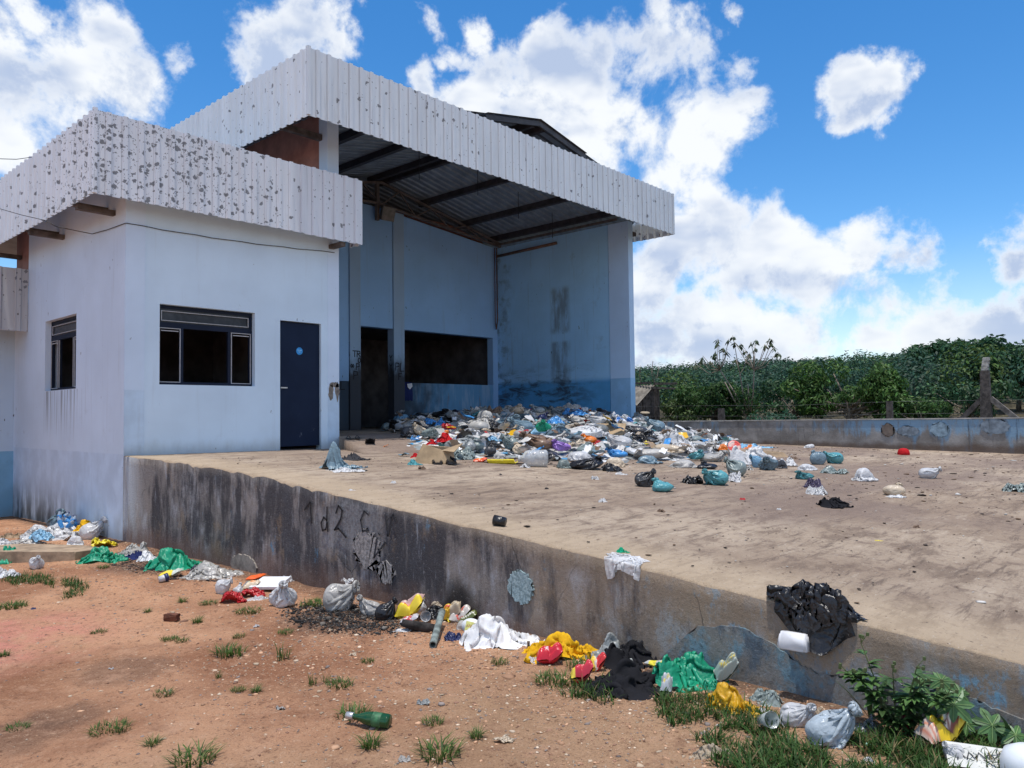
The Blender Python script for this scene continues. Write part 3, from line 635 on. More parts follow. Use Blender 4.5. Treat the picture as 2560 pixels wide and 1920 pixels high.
def window(parent, o, u, n, L0, L1, Z0, Z1, label=None, full=False):
    """steel window set back in the wall: transom with dusty pane, open middle, side sashes with pale glazing beads"""
    o, u, n = Vector(o), Vector(u), Vector(n); W_ = L1-L0; H_ = Z1-Z0; f = 0.045
    Z = Vector((0, 0, 1))
    def rect(bm, l0, l1, z0, z1, d, t): obox(bm, o+u*(l0+l1)/2+Z*(z0+z1)/2-n*d, u*(l1-l0)/2, Z*(z1-z0)/2, n*t/2)
    bm = bmesh.new(); zt = Z0+H_*0.745; d = 0.115
    for a in ((L0, L0+f, Z0, Z1), (L1-f, L1, Z0, Z1)): rect(bm, *a, d, 0.05)
    for a in ((L0+f, L1-f, Z0, Z0+f), (L0+f, L1-f, Z1-f*1.2, Z1), (L0+f, L1-f, zt-0.03, zt+0.045)): rect(bm, *a, d, 0.046)
    s1, s2 = L0+W_*0.245, L0+W_*0.745
    for s in (s1, s2): rect(bm, s-0.022, s+0.022, Z0+f, zt-0.03, d, 0.048)
    win = bm_obj('window', bm, M['navy'], parent)
    def beadrect(l0, l1, z0, z1, b=0.011, dd=0.088):
        bm = bmesh.new()
        rect(bm, l0, l0+b, z0, z1, dd, 0.016); rect(bm, l1-b, l1, z0, z1, dd, 0.016)
        rect(bm, l0+b, l1-b, z0, z0+b, dd, 0.0155); rect(bm, l0+b, l1-b, z1-b, z1, dd, 0.0155)
        return bm
    bm = beadrect(L0+f+0.01, L1-f-0.02, zt+0.065, Z1-f*1.2-0.03); bm_obj('glazing_bead', bm, M['bead'], win)
    bm = bmesh.new(); rect(bm, L0+f, L1-f, zt+0.045, Z1-f*1.2, 0.11, 0.006); bm_obj('pane', bm, M['glass'], win)
    for a, b in ((L0+f*0.6, s1-0.024), (s2+0.024, L1-f*0.6)):
        bm = beadrect(a, b, Z0+f*0.8, zt-0.035)
        rect(bm, a+0.03, b-0.03, zt-0.085, zt-0.072, 0.088, 0.014)
        bm_obj('sash', bm, M['bead'], win)
    if full:
        
        for q in (s1+0.03, s2-0.042): bm = bmesh.new(); rect(bm, q, q+0.012, Z0+f, zt-0.04, 0.09, 0.014); bm_obj('glazing_bead', bm, M['bead'], win)
    if label: win['label'] = label
    return win
window(off, (0, 0, 0), (1, 0, 0), (0, -1, 0), *WX, *WZ)
window(off, (0, 0, 0), (0, 1, 0), (-1, 0, 0), *LW, label='narrow-looking side window above dirty drip streaks', full=True)
bm = bmesh.new(); bx(bm, DX[0]+0.004, DX[1]-0.004, 0.05, 0.09, 0.03, 2.085); door = bm_obj('door', bm, M['door'], off)
bm = bmesh.new(); bx(bm, DX[0]+0.03, DX[0]+0.15, 0.022, 0.036, 0.985, 1.005); bx(bm, DX[0]+0.03, DX[0]+0.045, 0.03, 0.05, 0.985, 1.005); bm_obj('handle', bm, M['steel'], door)
bm = bmesh.new(); bmesh.ops.create_circle(bm, cap_ends=True, segments=32, radius=0.062, matrix=Matrix.Translation((2.815, 0.046, 1.615)) @ Matrix.Rotation(R(90), 4, 'X')); bm_obj('sticker', bm, M['sticker'], door)
bm = bmesh.new(); obox(bm, (2.815, 0.043, 1.628), (0.040, 0, 0), (0, 0.001, 0), (0, 0, 0.008)); obox(bm, (2.815, 0.043, 1.600), (0.026, 0, 0), (0, 0.001, 0), (0, 0, 0.006)); bm_obj('sticker_print', bm, M['sticker_pale'], door)
bm = bmesh.new(); bx(bm, DX[1]-0.003, DX[1]+0.0, 0.0, 0.09, 0, 2.1); bm_obj('door_jamb', bm, M['white_wall'], off)

# cables
def cable(name, pts, label, r=0.0055):
    bm = bmesh.new(); tube(bm, pts, r, 6); return tag(bm_obj(name, bm, M['cable'], smooth=True), label, 'cable')
def plane_x(px, py, X):
    d = px_dir(px, py); return Vector(CAM+d*((X-CAM[0])/d[0]))
def plane_y(px, py, Y):
    d = px_dir(px, py); return Vector(CAM+d*((Y-CAM[1])/d[1]))
def plane_z(px, py, Z):
    d = px_dir(px, py); return Vector(CAM+d*((Z-CAM[2])/d[2]))
a, b = plane_x(0, 522, -0.85), plane_x(113, 551, -0.60)
pts = [a+(a-b)*1.5, a, a.lerp(b, 0.5)-Vector((0, 0, 0.01)), b, b+Vector((0.12, -0.1, -0.09))]
pts += [Vector((-0.02, 1.2, 3.31)), Vector((-0.02, 0.6, 3.27)), Vector((-0.012, -0.024, 3.255))]+[Vector((0.02+3.45*i/14, -0.022, 3.26+0.11*(i/14)**1.3-0.03*math.sin(math.pi*i/14)+0.006*math.sin(i*2.1))) for i in range(15)]
cable('power_cable', pts, 'thin black cable running along the white wall under the flaking fascia')
a, b = plane_x(0, 397, -1.1), plane_x(79, 393, -0.57)
cable('overhead_cable', [a+(a-b)*1.5, a, a.lerp(b, 0.5)-Vector((0, 0, 0.02)), b], 'short black overhead cable reaching the top of the flaking fascia')

# ------------------------------------------------------------------ annex far left
ann = thing('annex_building', 'low wing at the far left with a pale corrugated canopy and dark window', 'building', (-3, 5, -1.3))
bm = bmesh.new(); wall(bm, (0, 5.04, 0), (-1, 0, 0), (0, -1, 0), -0.0, 7, -1.6, 3.0, [(0.32, 1.7, -0.06, 1.12)], 0.18)
m_, t_, c_ = wall_paint('annex_wall_render', (0.50, 0.63, 0.76), low=(0.22, 0.45, 0.64), zlow=-0.05, grime=0.5, chips=1.0, base_dirt=(-1.3, 0.3))
bm_obj('wall', bm, m_, ann)
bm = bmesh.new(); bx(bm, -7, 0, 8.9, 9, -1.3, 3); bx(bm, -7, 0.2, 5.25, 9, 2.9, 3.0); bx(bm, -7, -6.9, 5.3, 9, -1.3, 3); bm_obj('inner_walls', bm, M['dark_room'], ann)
window(ann, (0, 5.04, 0), (-1, 0, 0), (0, -1, 0), 0.32, 1.7, -0.06, 1.12)
bm = bmesh.new(); corrugated(bm, (-7, 4.28, 0), (1, 0, 0), 6.99, 2.08, 3.19, (0, -1, 0), pitch=0.30, depth=0.035, seed=8)
bm_obj('fascia', bm, M['fascia_annex'], ann)
bm = bmesh.new(); bx(bm, -7, -0.003, 4.31, 5.04, 2.55, 2.60); bm_obj('canopy_roof', bm, M['roof_under'], ann)

# ------------------------------------------------------------------ loading shed with open bay
shed = thing('loading_shed', 'tall blue open-fronted loading shed with deep white corrugated fascia', 'building', (8, 2, 0))
XL, XR, XR2, D = 3.57, 12.745, 12.956, 4.78
bm = bmesh.new(); bx(bm, 3.34, XL, -0.006, 0.25, -0.05, 6.0); bmesh.ops.bevel(bm, geom=[e for e in bm.edges if abs(e.verts[0].co.z-e.verts[1].co.z) > 1], offset=0.01, segments=2)
pl = bm_obj('pillar', bm, M['pillar_white'], shed); pl['label'] = 'white pillar with broken plaster near its foot'
bm = bmesh.new()     # broken plaster on that pillar
for (cx, cz, sx, sz, sd_) in ((3.40, 0.93, 0.055, 0.16, 1), (3.53, 0.95, 0.045, 0.17, 2), (3.47, 1.06, 0.10, 0.05, 3)):
    rr = random.Random(sd_); k = 16
    ring = [bm.verts.new((cx+sx*rr.uniform(.7, 1.2)*math.cos(2*math.pi*i/k), -0.0105, cz+sz*rr.uniform(.7, 1.2)*math.sin(2*math.pi*i/k))) for i in range(k)]
    bm.faces.new(ring)
bm_obj('broken_plaster', bm, M['raw'], pl)
bm = bmesh.new(); bx(bm, 3.34, XL-0.002, 0.25, 9, -0.05, 6.2); bm_obj('side_wall', bm, M['salmon'], shed)
bm = bmesh.new(); bx(bm, XL-0.001, XL+0.02, 0.25, D, 0, 6.2); bm_obj('inner_wall', bm, M['bay_wall'], shed)
bm = bmesh.new()     # back wall between the columns
wall(bm, (0, D+0.02, 0), (1, 0, 0), (0, -1, 0), XL, 7.24, 1.40, 5.95, [(XL, 6.95, 1.40, 2.84)], 0.24)
wall(bm, (0, D+0.02, 0), (1, 0, 0), (0, -1, 0), 7.60, 8.655, 2.83, 6.02, [], 0.24)
bm_obj('back_wall', bm, M['bay_wall'], shed)
bm = bmesh.new(); wall(bm, (0, D+0.02, 0), (1, 0, 0), (0, -1, 0), 9.05, 12.74, 2.84, 5.6, [], 0.24)
for v in bm.verts:
    if v.co.z > 5: v.co.z = 6.03-(v.co.x-8.0)*0.088
bm_obj('back_wall', bm, M['bay_wall'], shed)
bm = bmesh.new(); bx(bm, 12.53, 12.742, D+0.012, D+0.25, 0.1, 2.838); bm_obj('back_wall', bm, M['bay_wall'], shed)
bm = bmesh.new(); bx(bm, 9.05, 12.53, D+0.03, D+0.22, 0.0, 1.40); bm_obj('parapet', bm, M['parapet'], shed)
bm = bmesh.new(); bx(bm, XL, 7.24, D+0.03, D+0.22, 0.0, 1.397); bm_obj('parapet', bm, M['parapet'], shed)
for x0, x1, h in ((7.255, 7.585, 5.98), (8.67, 9.035, 5.98)):
    bm = bmesh.new(); bx(bm, x0, x1, D-0.012, D+0.25, 0.0, h)
    bmesh.ops.bevel(bm, geom=[e for e in bm.edges if abs(e.verts[0].co.z-e.verts[1].co.z) > 1], offset=0.008, segments=2)
    bm_obj('column', bm, M['smoked_pillar'], shed)
bm = bmesh.new(); bx(bm, 12.747, XR2-0.004, 0.66, 9, -0.3, 5.62); bm_obj('side_wall', bm, M['bay_side'], shed)
bm = bmesh.new(); bx(bm, 12.735, XR2, 0.0, 0.64, -0.3, 5.62)
bmesh.ops.bevel(bm, geom=[e for e in bm.edges if abs(e.verts[0].co.z-e.verts[1].co.z) > 1], offset=0.01, segments=2)
bm_obj('pillar', bm, M['bay_pillar'], shed)
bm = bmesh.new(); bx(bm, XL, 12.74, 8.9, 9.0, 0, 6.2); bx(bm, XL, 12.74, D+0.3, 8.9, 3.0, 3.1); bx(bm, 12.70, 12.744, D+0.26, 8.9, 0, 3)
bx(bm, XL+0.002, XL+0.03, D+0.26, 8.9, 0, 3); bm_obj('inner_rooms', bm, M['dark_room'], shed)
bm = bmesh.new(); bx(bm, XL+0.03, 12.7, 5.35, 5.42, 3.1, 6.2); bm_obj('gable_infill', bm, M['salmon'], shed)
# roof: gable along the front, ridge over the middle
AX, AZ, SL = 8.15, 6.83, 0.2
def roof_z(x): return AZ-SL*abs(x-AX)
bm = bmesh.new()
for x0, x1 in ((2.45, AX), (AX, 13.58)):
    prof = [(0, 0), (0.55, 0), (0.65, 1), (0.88, 1), (0.98, 0)]; y = -0.80; prev = None; pit = 0.235
    while y < 9.0:
        for a, b in prof:
            yy = y+a*pit
            ring = [bm.verts.new((x, yy, roof_z(x)+b*0.04)) for x in (x0, x1)]
            if prev: bm.faces.new((prev[0], ring[0], ring[1], prev[1]))
            prev = ring
        y += pit
bm_obj('roof_sheets', bm, M['roof_under'], shed)
bm = bmesh.new()
for x0, x1 in ((6.5, AX), (AX, 9.8)): bm.faces.new([bm.verts.new(q) for q in ((x0, -0.86, roof_z(x0)+0.0), (x1, -0.86, roof_z(x1)+0.0), (x1, 3, roof_z(x1)+0.07), (x0, 3, roof_z(x0)+0.07))])
bmesh.ops.solidify(bm, geom=bm.faces[:], thickness=0.03)
for x0, x1 in ((6.5, AX), (AX, 9.8)): bar(bm, (x0, -0.80, roof_z(x0)-0.09), (x1, -0.80, roof_z(x1)-0.09), 0.04, 0.10)
bm_obj('ridge_cap', bm, M['roof_dark'], shed)
for x in (4.6, 6.3, 7.98, 8.32, 9.75, 11.3, 12.55):
    bm = bmesh.new(); zc = roof_z(x)-0.075; sx = SL*(-1 if x > AX else 1)
    obox(bm, (x, 2.1, zc), (0.035, 0, 0.035*sx), (0, 2.85, 0), (0, 0, 0.075)); obox(bm, (x+0.03, 2.1, zc-0.07), (0.045, 0, 0.0), (0, 2.85, 0), (0, 0, 0.008))
    bm_obj('purlin', bm, M['beam'], shed)
for x in (7.1, 9.0, 10.5, 11.9):
    bm = bmesh.new(); bar(bm, (x, 1.9, roof_z(x)-0.04), (x, 1.9, roof_z(x)-0.75), 0.012); bm_obj('hanger_rod', bm, M['cable'], shed)
bm = bmesh.new()     # truss over the back wall
ty = 4.60
bot = lambda x: 5.655+0.088*(12.5-x) if x > 8 else 6.05
top = lambda x: roof_z(x)-0.21
bar(bm, (12.7, ty, bot(12.7)), (8.0, ty, bot(8.0)), 0.07, 0.06); bar(bm, (8.0, ty, 6.05), (4.0, ty, 5.75), 0.07, 0.06)
bar(bm, (12.7, ty, top(12.7)), (8.15, ty, top(8.15)), 0.07, 0.06); bar(bm, (8.15, ty, top(8.15)), (4.0, ty, top(4.0)), 0.07, 0.06)
xs_ = [11.9, 11.2, 10.6, 9.9, 9.3, 8.75, 8.15, 7.5, 6.9, 6.3]
for i, x in enumerate(xs_[:-1]):
    x2 = xs_[i+1]
    p_, q_ = ((x, ty, bot(x)), (x2, ty, top(x2))) if i % 2 == 0 else ((x, ty, top(x)), (x2, ty, bot(x2)))
    bar(bm, p_, q_, 0.035)
bar(bm, (8.0, ty, 5.6), (8.0, ty, top(8.0)), 0.09)
bar(bm, (12.66, 0.3, 5.70), (12.66, 4.6, 5.70), 0.06, 0.06)
bm_obj('truss', bm, M['truss'], shed)
bm = bmesh.new(); tube(bm, [(12.62, 4.68, 5.6), (12.62, 4.68, 3.35), (12.58, 4.70, 3.1)], 0.022, 8); tube(bm, [(12.55, 4.70, 5.6), (12.55, 4.70, 3.3), (12.58, 4.70, 3.15)], 0.016, 8)
tube(bm, [(12.69, 4.7, 5.36), (12.69, 2.4, 5.40)], 0.045, 8); bm_obj('pipe', bm, M['rust_pipe'], shed, True)
bm = bmesh.new(); obox(bm, (8.25, 4.48, 5.80), (0.19, -0.02, 0), (0.02, 0.07, 0.03), (0, -0.05, 0.17)); bar(bm, (8.25, 4.6, 6.0), (8.25, 4.52, 5.95), 0.05); bm_obj('floodlight', bm, M['lamp'], shed)
bm = bmesh.new()
corrugated(bm, (2.403, -0.868, 0), (1, 0, 0), 11.21, 5.254, 6.346, (0, -1, 0), seed=12)
corrugated(bm, (2.403, 9.0, 0), (0, -1, 0), 9.87, 5.254, 6.346, (-1, 0, 0), seed=13)
corrugated(bm, (13.613, -0.868, 0), (0, 1, 0), 9.8, 5.254, 6.346, (1, 0, 0), seed=14)
bar(bm, (2.396, -0.876, 5.26), (2.396, -0.876, 6.36), 0.06); bar(bm, (13.62, -0.872, 5.26), (13.62, -0.872, 6.35), 0.035)
bm_obj('fascia', bm, M['fascia_big'], shed)['label'] = 'deep white corrugated fascia with a few rust specks'
for y in (0.15, 3.2, 6.2): rafter(shed, 2.42, 3.34, y, y+0.1, 5.36, 5.46)
for y in (0.3, 2.6, 5): rafter(shed, 12.96, 13.6, y, y+0.1, 5.40, 5.50)

# graffiti: hand-sprayed strokes, thin ribbons a few millimetres proud of the surface
GL = {'T': [[(0,1),(1,1)],[(.5,1),(.45,0)]], 'R': [[(0,0),(.05,1)],[(.05,1),(.7,.95),(.75,.6),(.05,.5)],[(.3,.5),(.85,0)]], 'O': [[(.1,.5),(.3,.95),(.7,.9),(.85,.45),(.6,.05),(.25,.1),(.1,.5)]],
      'P': [[(0,0),(.05,1)],[(.05,1),(.7,.95),(.75,.55),(.05,.45)]], 'L': [[(.05,1),(0,0),(.7,.05)]], 'F': [[(0,0),(.05,1),(.75,1)],[(.05,.55),(.55,.55)]], 'Y': [[(0,1),(.45,.5)],[(.9,1),(.45,.5),(.4,0)]],
      '8': [[(0,.4),(.25,.75),(.5,.4),(.75,.1),(1,.4),(.75,.75),(.5,.4),(.25,.1),(0,.4)]],
      'd': [[(.75,1.35),(.72,.6),(.85,0)],[(.72,.6),(.35,.75),(.02,.4),(.2,0),(.6,.1),(.74,.5)]], '2': [[(.15,.75),(.4,1.1),(.75,.9),(.6,.5),(.15,.1),(.02,.0),(.4,.08),(1.1,-.25)]],
      'c': [[(.8,.85),(.4,1.0),(.05,.55),(.25,.05),(.75,.12)]], 'v': [[(.0,.95),(.25,.0)],[(.25,.0),(.55,.85),(.75,1.0),(.95,.7)]], '.': [[(.2,.05),(.3,.0)]], '/': [[(0,0),(1,.75)],[(0,0),(.3,.9)]], '1': [[(.0,.6),(.6,1.0),(.75,.0)]]}
def strokes(bm, o, u, n, ch, s, w, sx=0.8):
    o, u, n = Vector(o), Vector(u), Vector(n)
    for line in GL[ch]:
        pts = [o+u*(a*s*sx)+Vector((0, 0, b*s)) for a, b in line]
        for p_, q_ in zip(pts, pts[1:]):
            d_ = (q_-p_); L_ = d_.length
            if L_ < 1e-5: continue
            d_.normalize(); v_ = d_.cross(n)
            obox(bm, (p_+q_)/2+n*0.002, d_*(L_/2+w*0.3), v_*(w/2), n*0.0015)
bm = bmesh.new(); yb = D-0.012
for ch, x_, z_, s_ in (('T', 7.34, 2.02, .15), ('R', 7.47, 2.02, .15), ('O', 7.49, 1.87, .13), ('8', 7.27, 1.73, .13), ('P', 7.44, 1.69, .16), ('P', 7.36, 1.45, .2),
                       ('P', 8.72, 1.72, .2), ('L', 8.88, 1.70, .22), ('F', 8.82, 1.47, .17)): strokes(bm, (x_, yb, z_), (1, 0, 0), (0, -1, 0), ch, s_, 0.024)
strokes(bm, (7.0, D+0.028, 1.18), (1, 0, 0), (0, -1, 0), 'L', .2, .024)
bm_obj('graffiti', bm, M['black_ink'], shed)
bm = bmesh.new()
for z_ in (1.98, 1.75): strokes(bm, (8.668, D+0.17, z_), (0, -1, 0), (-1, 0, 0), 'Y', .15, .022)
bm_obj('graffiti', bm, M['black_ink'], shed)

# ------------------------------------------------------------------ retaining wall
ret = thing('retaining_wall', 'mould-blackened concrete retaining wall along the edge of the yard', 'wall', (0, -8, -1.2))
ysr = np.arange(0, -16.6, -0.07); nz = 16; V = []; F = []; MI = []
rs = np.random.default_rng(3); nick = fbm(ysr, ysr*0, 1.9, 9, 4)
for i, y in enumerate(ysr):
    zt = float(ramp_a(y))+0.004
    chip = 0.02*max(0, nick[i]) + (0.035*max(0, nick[i]+0.25) if -5.2 < y < -1.2 else 0)
    for k in range(nz):
        f = k/(nz-1); z = -1.6+(zt-0.012-chip-(-1.6))*f
        bulge = 0.007*float(fbm(np.array([y]), np.array([z]), 0.5, 4)[0]) if y < -0.1 else 0
        V.append((-0.001+bulge-(0 if k < nz-1 else -0.004), y, z))
    V.append((0.016+chip*0.8, y, zt)); V.append((0.205, y, zt))
n = nz+2
for i in range(len(ysr)-1):
    for k in range(n-1): F.append((i*n+k, i*n+k+1, (i+1)*n+k+1, (i+1)*n+k)); MI.append(1 if k >= nz-1 else 0)
me = np_mesh('wall_body', V, F, True); o = mesh_obj('wall_body', me, [M['retaining'], M['yard']], ret); me.polygons.foreach_set('material_index', MI)
bm = bmesh.new()
for ch, y_, z_, s_ in (('1', -4.52, -.52, .20), ('d', -4.80, -.575, .17), ('2', -5.02, -.55, .21)): strokes(bm, (-0.012, y_, z_), (0, -1, 0), (-1, 0, 0), ch, s_, 0.017)
bm_obj('graffiti', bm, M['black_ink'], ret)
bm = bmesh.new()
for ch, y_, z_, s_ in (('c', -5.42, -.53, .19), ('.', -5.66, -.53, .17), ('v', -5.78, -.53, .19), ('/', -5.62, -.74, .2)): strokes(bm, (-0.012, y_, z_), (0, -1, 0), (-1, 0, 0), ch, s_, 0.016)
bm_obj('graffiti', bm, M['faded_ink'], ret)
def patch(name, outline, col, proud=0.012, seed=1, label=None, parent=None, rough=0.03):
    """irregular plaster patch on the wall face; outline in (y, z)"""
    pts = []; rr = random.Random(seed)
    for (a, b), (c_, d_) in zip(outline, outline[1:]+outline[:1]):
        for k in range(6):
            f = k/6; pts.append((a+(c_-a)*f+rr.uniform(-rough, rough)*0.35, b+(d_-b)*f+rr.uniform(-rough, rough)*0.35))
    bm = bmesh.new(); f_ = bm.faces.new([bm.verts.new((-proud, a, b)) for a, b in pts])
    ring = list(f_.verts); back = [bm.verts.new((0.006, v.co.y, v.co.z)) for v in ring]
    for k in range(len(ring)): bm.faces.new((ring[k], ring[(k+1) % len(ring)], back[(k+1) % len(ring)], back[k]))
    bmesh.ops.triangulate(bm, faces=[f_])
    for f in bm.faces: f.smooth = False
    o = bm_obj(name, bm, col, parent or ret)
    if label: o['label'] = label
    return o
m, t = new_mat('pale_blue_roughcast'); p = t.obj()
g = t.noise(p, 45, 6, 0.7); setp(t, t.mix(t.ss(g, 0.35, 0.65), (0.16, 0.23, 0.25), (0.38, 0.50, 0.53)), 0.95, normal=t.bump(g, 0.5, 0.012)); M['roughcast'] = m
m, t = new_mat('grey_roughcast'); p = t.obj(); g = t.noise(p, 40, 6, 0.7)
c = t.mix(t.ss(g, 0.35, 0.65), (0.13, 0.125, 0.125), (0.40, 0.38, 0.37)); setp(t, c, 0.95, normal=t.bump(g, 0.5, 0.012)); M['grey_roughcast'] = m
m, t = new_mat('blue_grey_plaster'); p = t.obj(); x, y, z = t.sep(p); g = t.noise(p, 30, 7, 0.75); b_ = t.noise(t.map(p, (1, 1.2, 1.0)), 3.6, 9, 0.76)
c = t.mix(t.ss(b_, 0.46, 0.58), (0.26, 0.255, 0.24), (0.19, 0.32, 0.40)); c = t.mix(t.ss(t.noise(t.map(p, (1, 1.6, .7)), 3.1, 8, 0.72), 0.52, 0.64, 0, 0.85), c, (0.085, 0.13, 0.18))
c = t.mix(t.ss(t.noise(p, 2.6, 8, 0.7), 0.55, 0.66, 0, 0.7), c, (0.29, 0.24, 0.18)); c = t.mix(t.ss(b_, 0.42, 0.33, 0, 0.7), c, (0.40, 0.45, 0.48))
c = t.mix(t.ss(g, 0.52, 0.68, 0, 0.6), c, (0.06, 0.065, 0.07)); c = t.mix(t.ss(g, 0.44, 0.32, 0, 0.5), c, (0.46, 0.52, 0.56))
setp(t, c, 0.92, normal=t.bump(t.math('ADD', g, b_), 0.9, 0.03)); M['blue_plaster'] = m
def oval(cy, cz, ry, rz, n=12, sq=0.0): return [(cy+ry*math.cos(2*math.pi*i/n), cz+rz*math.sin(2*math.pi*i/n)) for i in range(n)]
q_ = plane_x(1303, 1467, 0); patch('plaster_patch', oval(q_.y, q_.z, 0.125, 0.12), M['roughcast'], 0.014, 4, 'pale blue oval roughcast patch')
q_ = plane_x(935, 1385, 0); patch('plaster_patch', oval(q_.y+0.1, q_.z+0.03, 0.19, 0.17), M['grey_roughcast'], 0.012, 5, 'rough grey cement patch', rough=0.09)
q_ = plane_x(965, 1425, 0); patch('plaster_patch', oval(q_.y, q_.z-0.02, 0.12, 0.09), M['grey_roughcast'], 0.011, 6, rough=0.08)
q_ = plane_x(612, 1415, 0); patch('plaster_patch', oval(q_.y, q_.z, 0.28, 0.13), M['raw'], 0.02, 7, 'square grey cement patch at the foot')
ol = [(-8.55, -1.0), (-8.8, -0.78), (-9.086, -0.74), (-9.31, -0.823), (-9.42, -0.884), (-9.52, -0.911), (-9.66, -0.905), (-9.76, -0.85), (-9.875, -0.862), (-10.0, -0.89), (-10.13, -0.85), (-10.24, -0.866), (-10.35, -0.90), (-10.6, -0.93), (-11.3, -0.96), (-12.4, -1.0), (-12.4, -1.3), (-8.5, -1.3)]
patch('plaster_skirt', ol, M['blue_plaster'], 0.012, 9, 'cracked blue-grey plaster skirt with flaking paint', rough=0.022)

# ------------------------------------------------------------------ boundary wall, fence, hut
bnd = thing('boundary_wall', 'low blue-stained concrete wall closing the far side of the yard', 'wall', (13.1, -8, -0.3))
bm = bmesh.new(); N_ = 60
for k in range(N_):
    y0, y1 = -0.02-17*k/N_, -0.02-17*(k+1)/N_; v = []
    for y in (y0, y1):
        zt = 0.262-0.0065*y; v.append([bm.verts.new(q) for q in ((13.0, y, -0.75), (13.0, y, zt), (13.16, y, zt+0.002), (13.16, y, -0.75))])
    for a in range(3): bm.faces.new((v[0][a], v[1][a], v[1][a+1], v[0][a+1]))
bm_obj('wall_body', bm, M['boundary'], bnd)
bm = bmesh.new(); bx(bm, 12.985, 13.18, -17, -0.02, 0.0, 0.022)
for v in bm.verts: v.co.z += 0.264-0.0065*v.co.y
bm_obj('coping', bm, simple('pale_coping', (0.40, 0.38, 0.35), 0.9, 0.2, 4), bnd)
def xpatch(px, py, ry, rz, mat, seed, label=None):
    q = plane_x(px, py, 13.0); o = patch('plaster_patch', oval(q.y, q.z, ry, rz), mat, 0.012, seed, label, bnd, rough=0.05)
    for v in o.data.vertices: v.co.x += 13.0
M['patch_brown'] = simple('brown_cement', (0.185, 0.15, 0.125), 0.9, 0.2, 8)
M['patch_blue'] = simple('pale_blue_cement', (0.24, 0.34, 0.42), 0.9, 0.3, 8)
M['patch_grey'] = simple('blue_grey_cement', (0.21, 0.26, 0.31), 0.9, 0.25, 8)
xpatch(2220, 1075, 0.13, 0.14, M['patch_brown'], 11, 'brown arched cement patch'); xpatch(2270, 1078, 0.21, 0.11, M['patch_grey'], 12, 'grey lens-shaped cement patch')
xpatch(2349, 1074, 0.18, 0.15, M['patch_blue'], 13, 'pale blue round cement patch'); xpatch(2487, 1066, 0.25, 0.15, M['patch_grey'], 14)

fen = thing('wire_fence', 'wire fence with tapered concrete posts behind the low boundary wall', 'fence', (16, -6, 0))
def post(x, y, h, tw, bw, pale=False, label=None):
    z0 = float(hill_z(np.array(x), np.array(y)))-0.2
    bm = bmesh.new(); hb = h-0.30 if pale else h
    def sec(z): f = z/h; return bw+(tw-bw)*f
    ring = None
    for z in np.linspace(0, hb, 5):
        a = sec(z)/2; r_ = [bm.verts.new((x+dx*a, y+dy*a, z0+z)) for dx, dy in ((-1,-1),(1,-1),(1,1),(-1,1))]
        if ring:
            for k in range(4): bm.faces.new((ring[k], ring[(k+1) % 4], r_[(k+1) % 4], r_[k]))
        ring = r_
    bm.faces.new(ring); o = bm_obj('post', bm, M['post'], fen)
    if label: o['label'] = label
    if pale:
        bm = bmesh.new()
        for k in range(4):
            z = z0+hb+k*0.075; obox(bm, (x+0.012*k, y-0.01*k, z+0.034), (tw*0.42, 0, 0.004), (0, tw*0.42, 0), (0, 0, 0.031)); obox(bm, (x+0.012*k, y-0.01*k, z+0.068), (tw*0.36, 0, 0), (0, tw*0.36, 0), (0, 0, 0.008))
        bm_obj('post_head', bm, M['post_pale'], o)
    return o, z0
PX, PY = 16.0, -7.48
o, z0 = post(PX, PY, 2.08, 0.16, 0.24, True, 'tall leaning corner post with notched pale head')
for dy, dx, zz in ((1.02, 0.0, 1.12), (-1.15, 0.0, 1.14)):
    bm = bmesh.new(); bar(bm, (PX, PY+dy*0.08, z0+zz), (PX+dx, PY+dy*1.05, z0+0.05), 0.12, 0.11); bm_obj('brace', bm, M['post'] if dy > 0 else simple('brace_concrete', (0.19, 0.165, 0.145), 0.9, 0.3, 10), fen)
post(16.0, -5.42, 1.12, 0.12, 0.16); post(16.0, -0.92, 1.0, 0.14, 0.18)
bm = bmesh.new()
for zz in (0.5, 0.8, 1.1): tube(bm, [(16, 3, z0+zz), (16, -0.9, z0+zz-0.02), (16, -3, z0+zz-0.05), (16, -5.4, z0+zz), (16, PY, z0+zz), (16, -12, z0+zz-0.06), (16, -17, z0+zz)], 0.0022, 5)
bm_obj('wires', bm, M['wire'], fen)

hut = thing('wooden_hut', 'small plank hut with sagging corrugated roof beyond the boundary wall', 'hut', (17, 2.4, -0.1))
p1 = plane_x(1592, 1014, 16.2); HY = p1.y                     # gable edge of the roof slope seen past the pillar
p2 = plane_y(1638, 962, HY)
bm = bmesh.new(); e0, e1 = Vector((p1.x, HY, p1.z)), Vector((p2.x, HY, p2.z)); dv = (e1-e0); prev = None; k = 0; y = HY
prof = [(0, 0), (0.25, 1), (0.5, 0), (0.75, -1)]
while y < HY+2.4:
    for a, b in prof:
        yy = y+a*0.13; nrm = Vector((-dv.z, 0, dv.x)).normalized()*0.022*b
        if nrm.z < 0 and b > 0: nrm = -nrm
        ring = [bm.verts.new(Vector((e0.x, yy, e0.z))+nrm), bm.verts.new(Vector((e1.x, yy, e1.z))+nrm)]
        if prev: bm.faces.new((prev[0], prev[1], ring[1], ring[0]))
        prev = ring
    y += 0.13
bm_obj('roof', bm, M['hut_roof'], hut)
bm = bmesh.new(); rr = random.Random(4)
x = e0.x+0.1
while x < e1.x+0.35:
    f = min(1, (x-e0.x)/max(0.01, (e1.x-e0.x))); bx(bm, x, x+0.105, HY+0.08+rr.uniform(-.02, .02), HY+0.12+rr.uniform(0, .02), -0.5, e0.z+(e1.z-e0.z)*f-0.03-rr.uniform(0, .06)); x += 0.13
bm_obj('plank_wall', bm, M['plank'], hut)
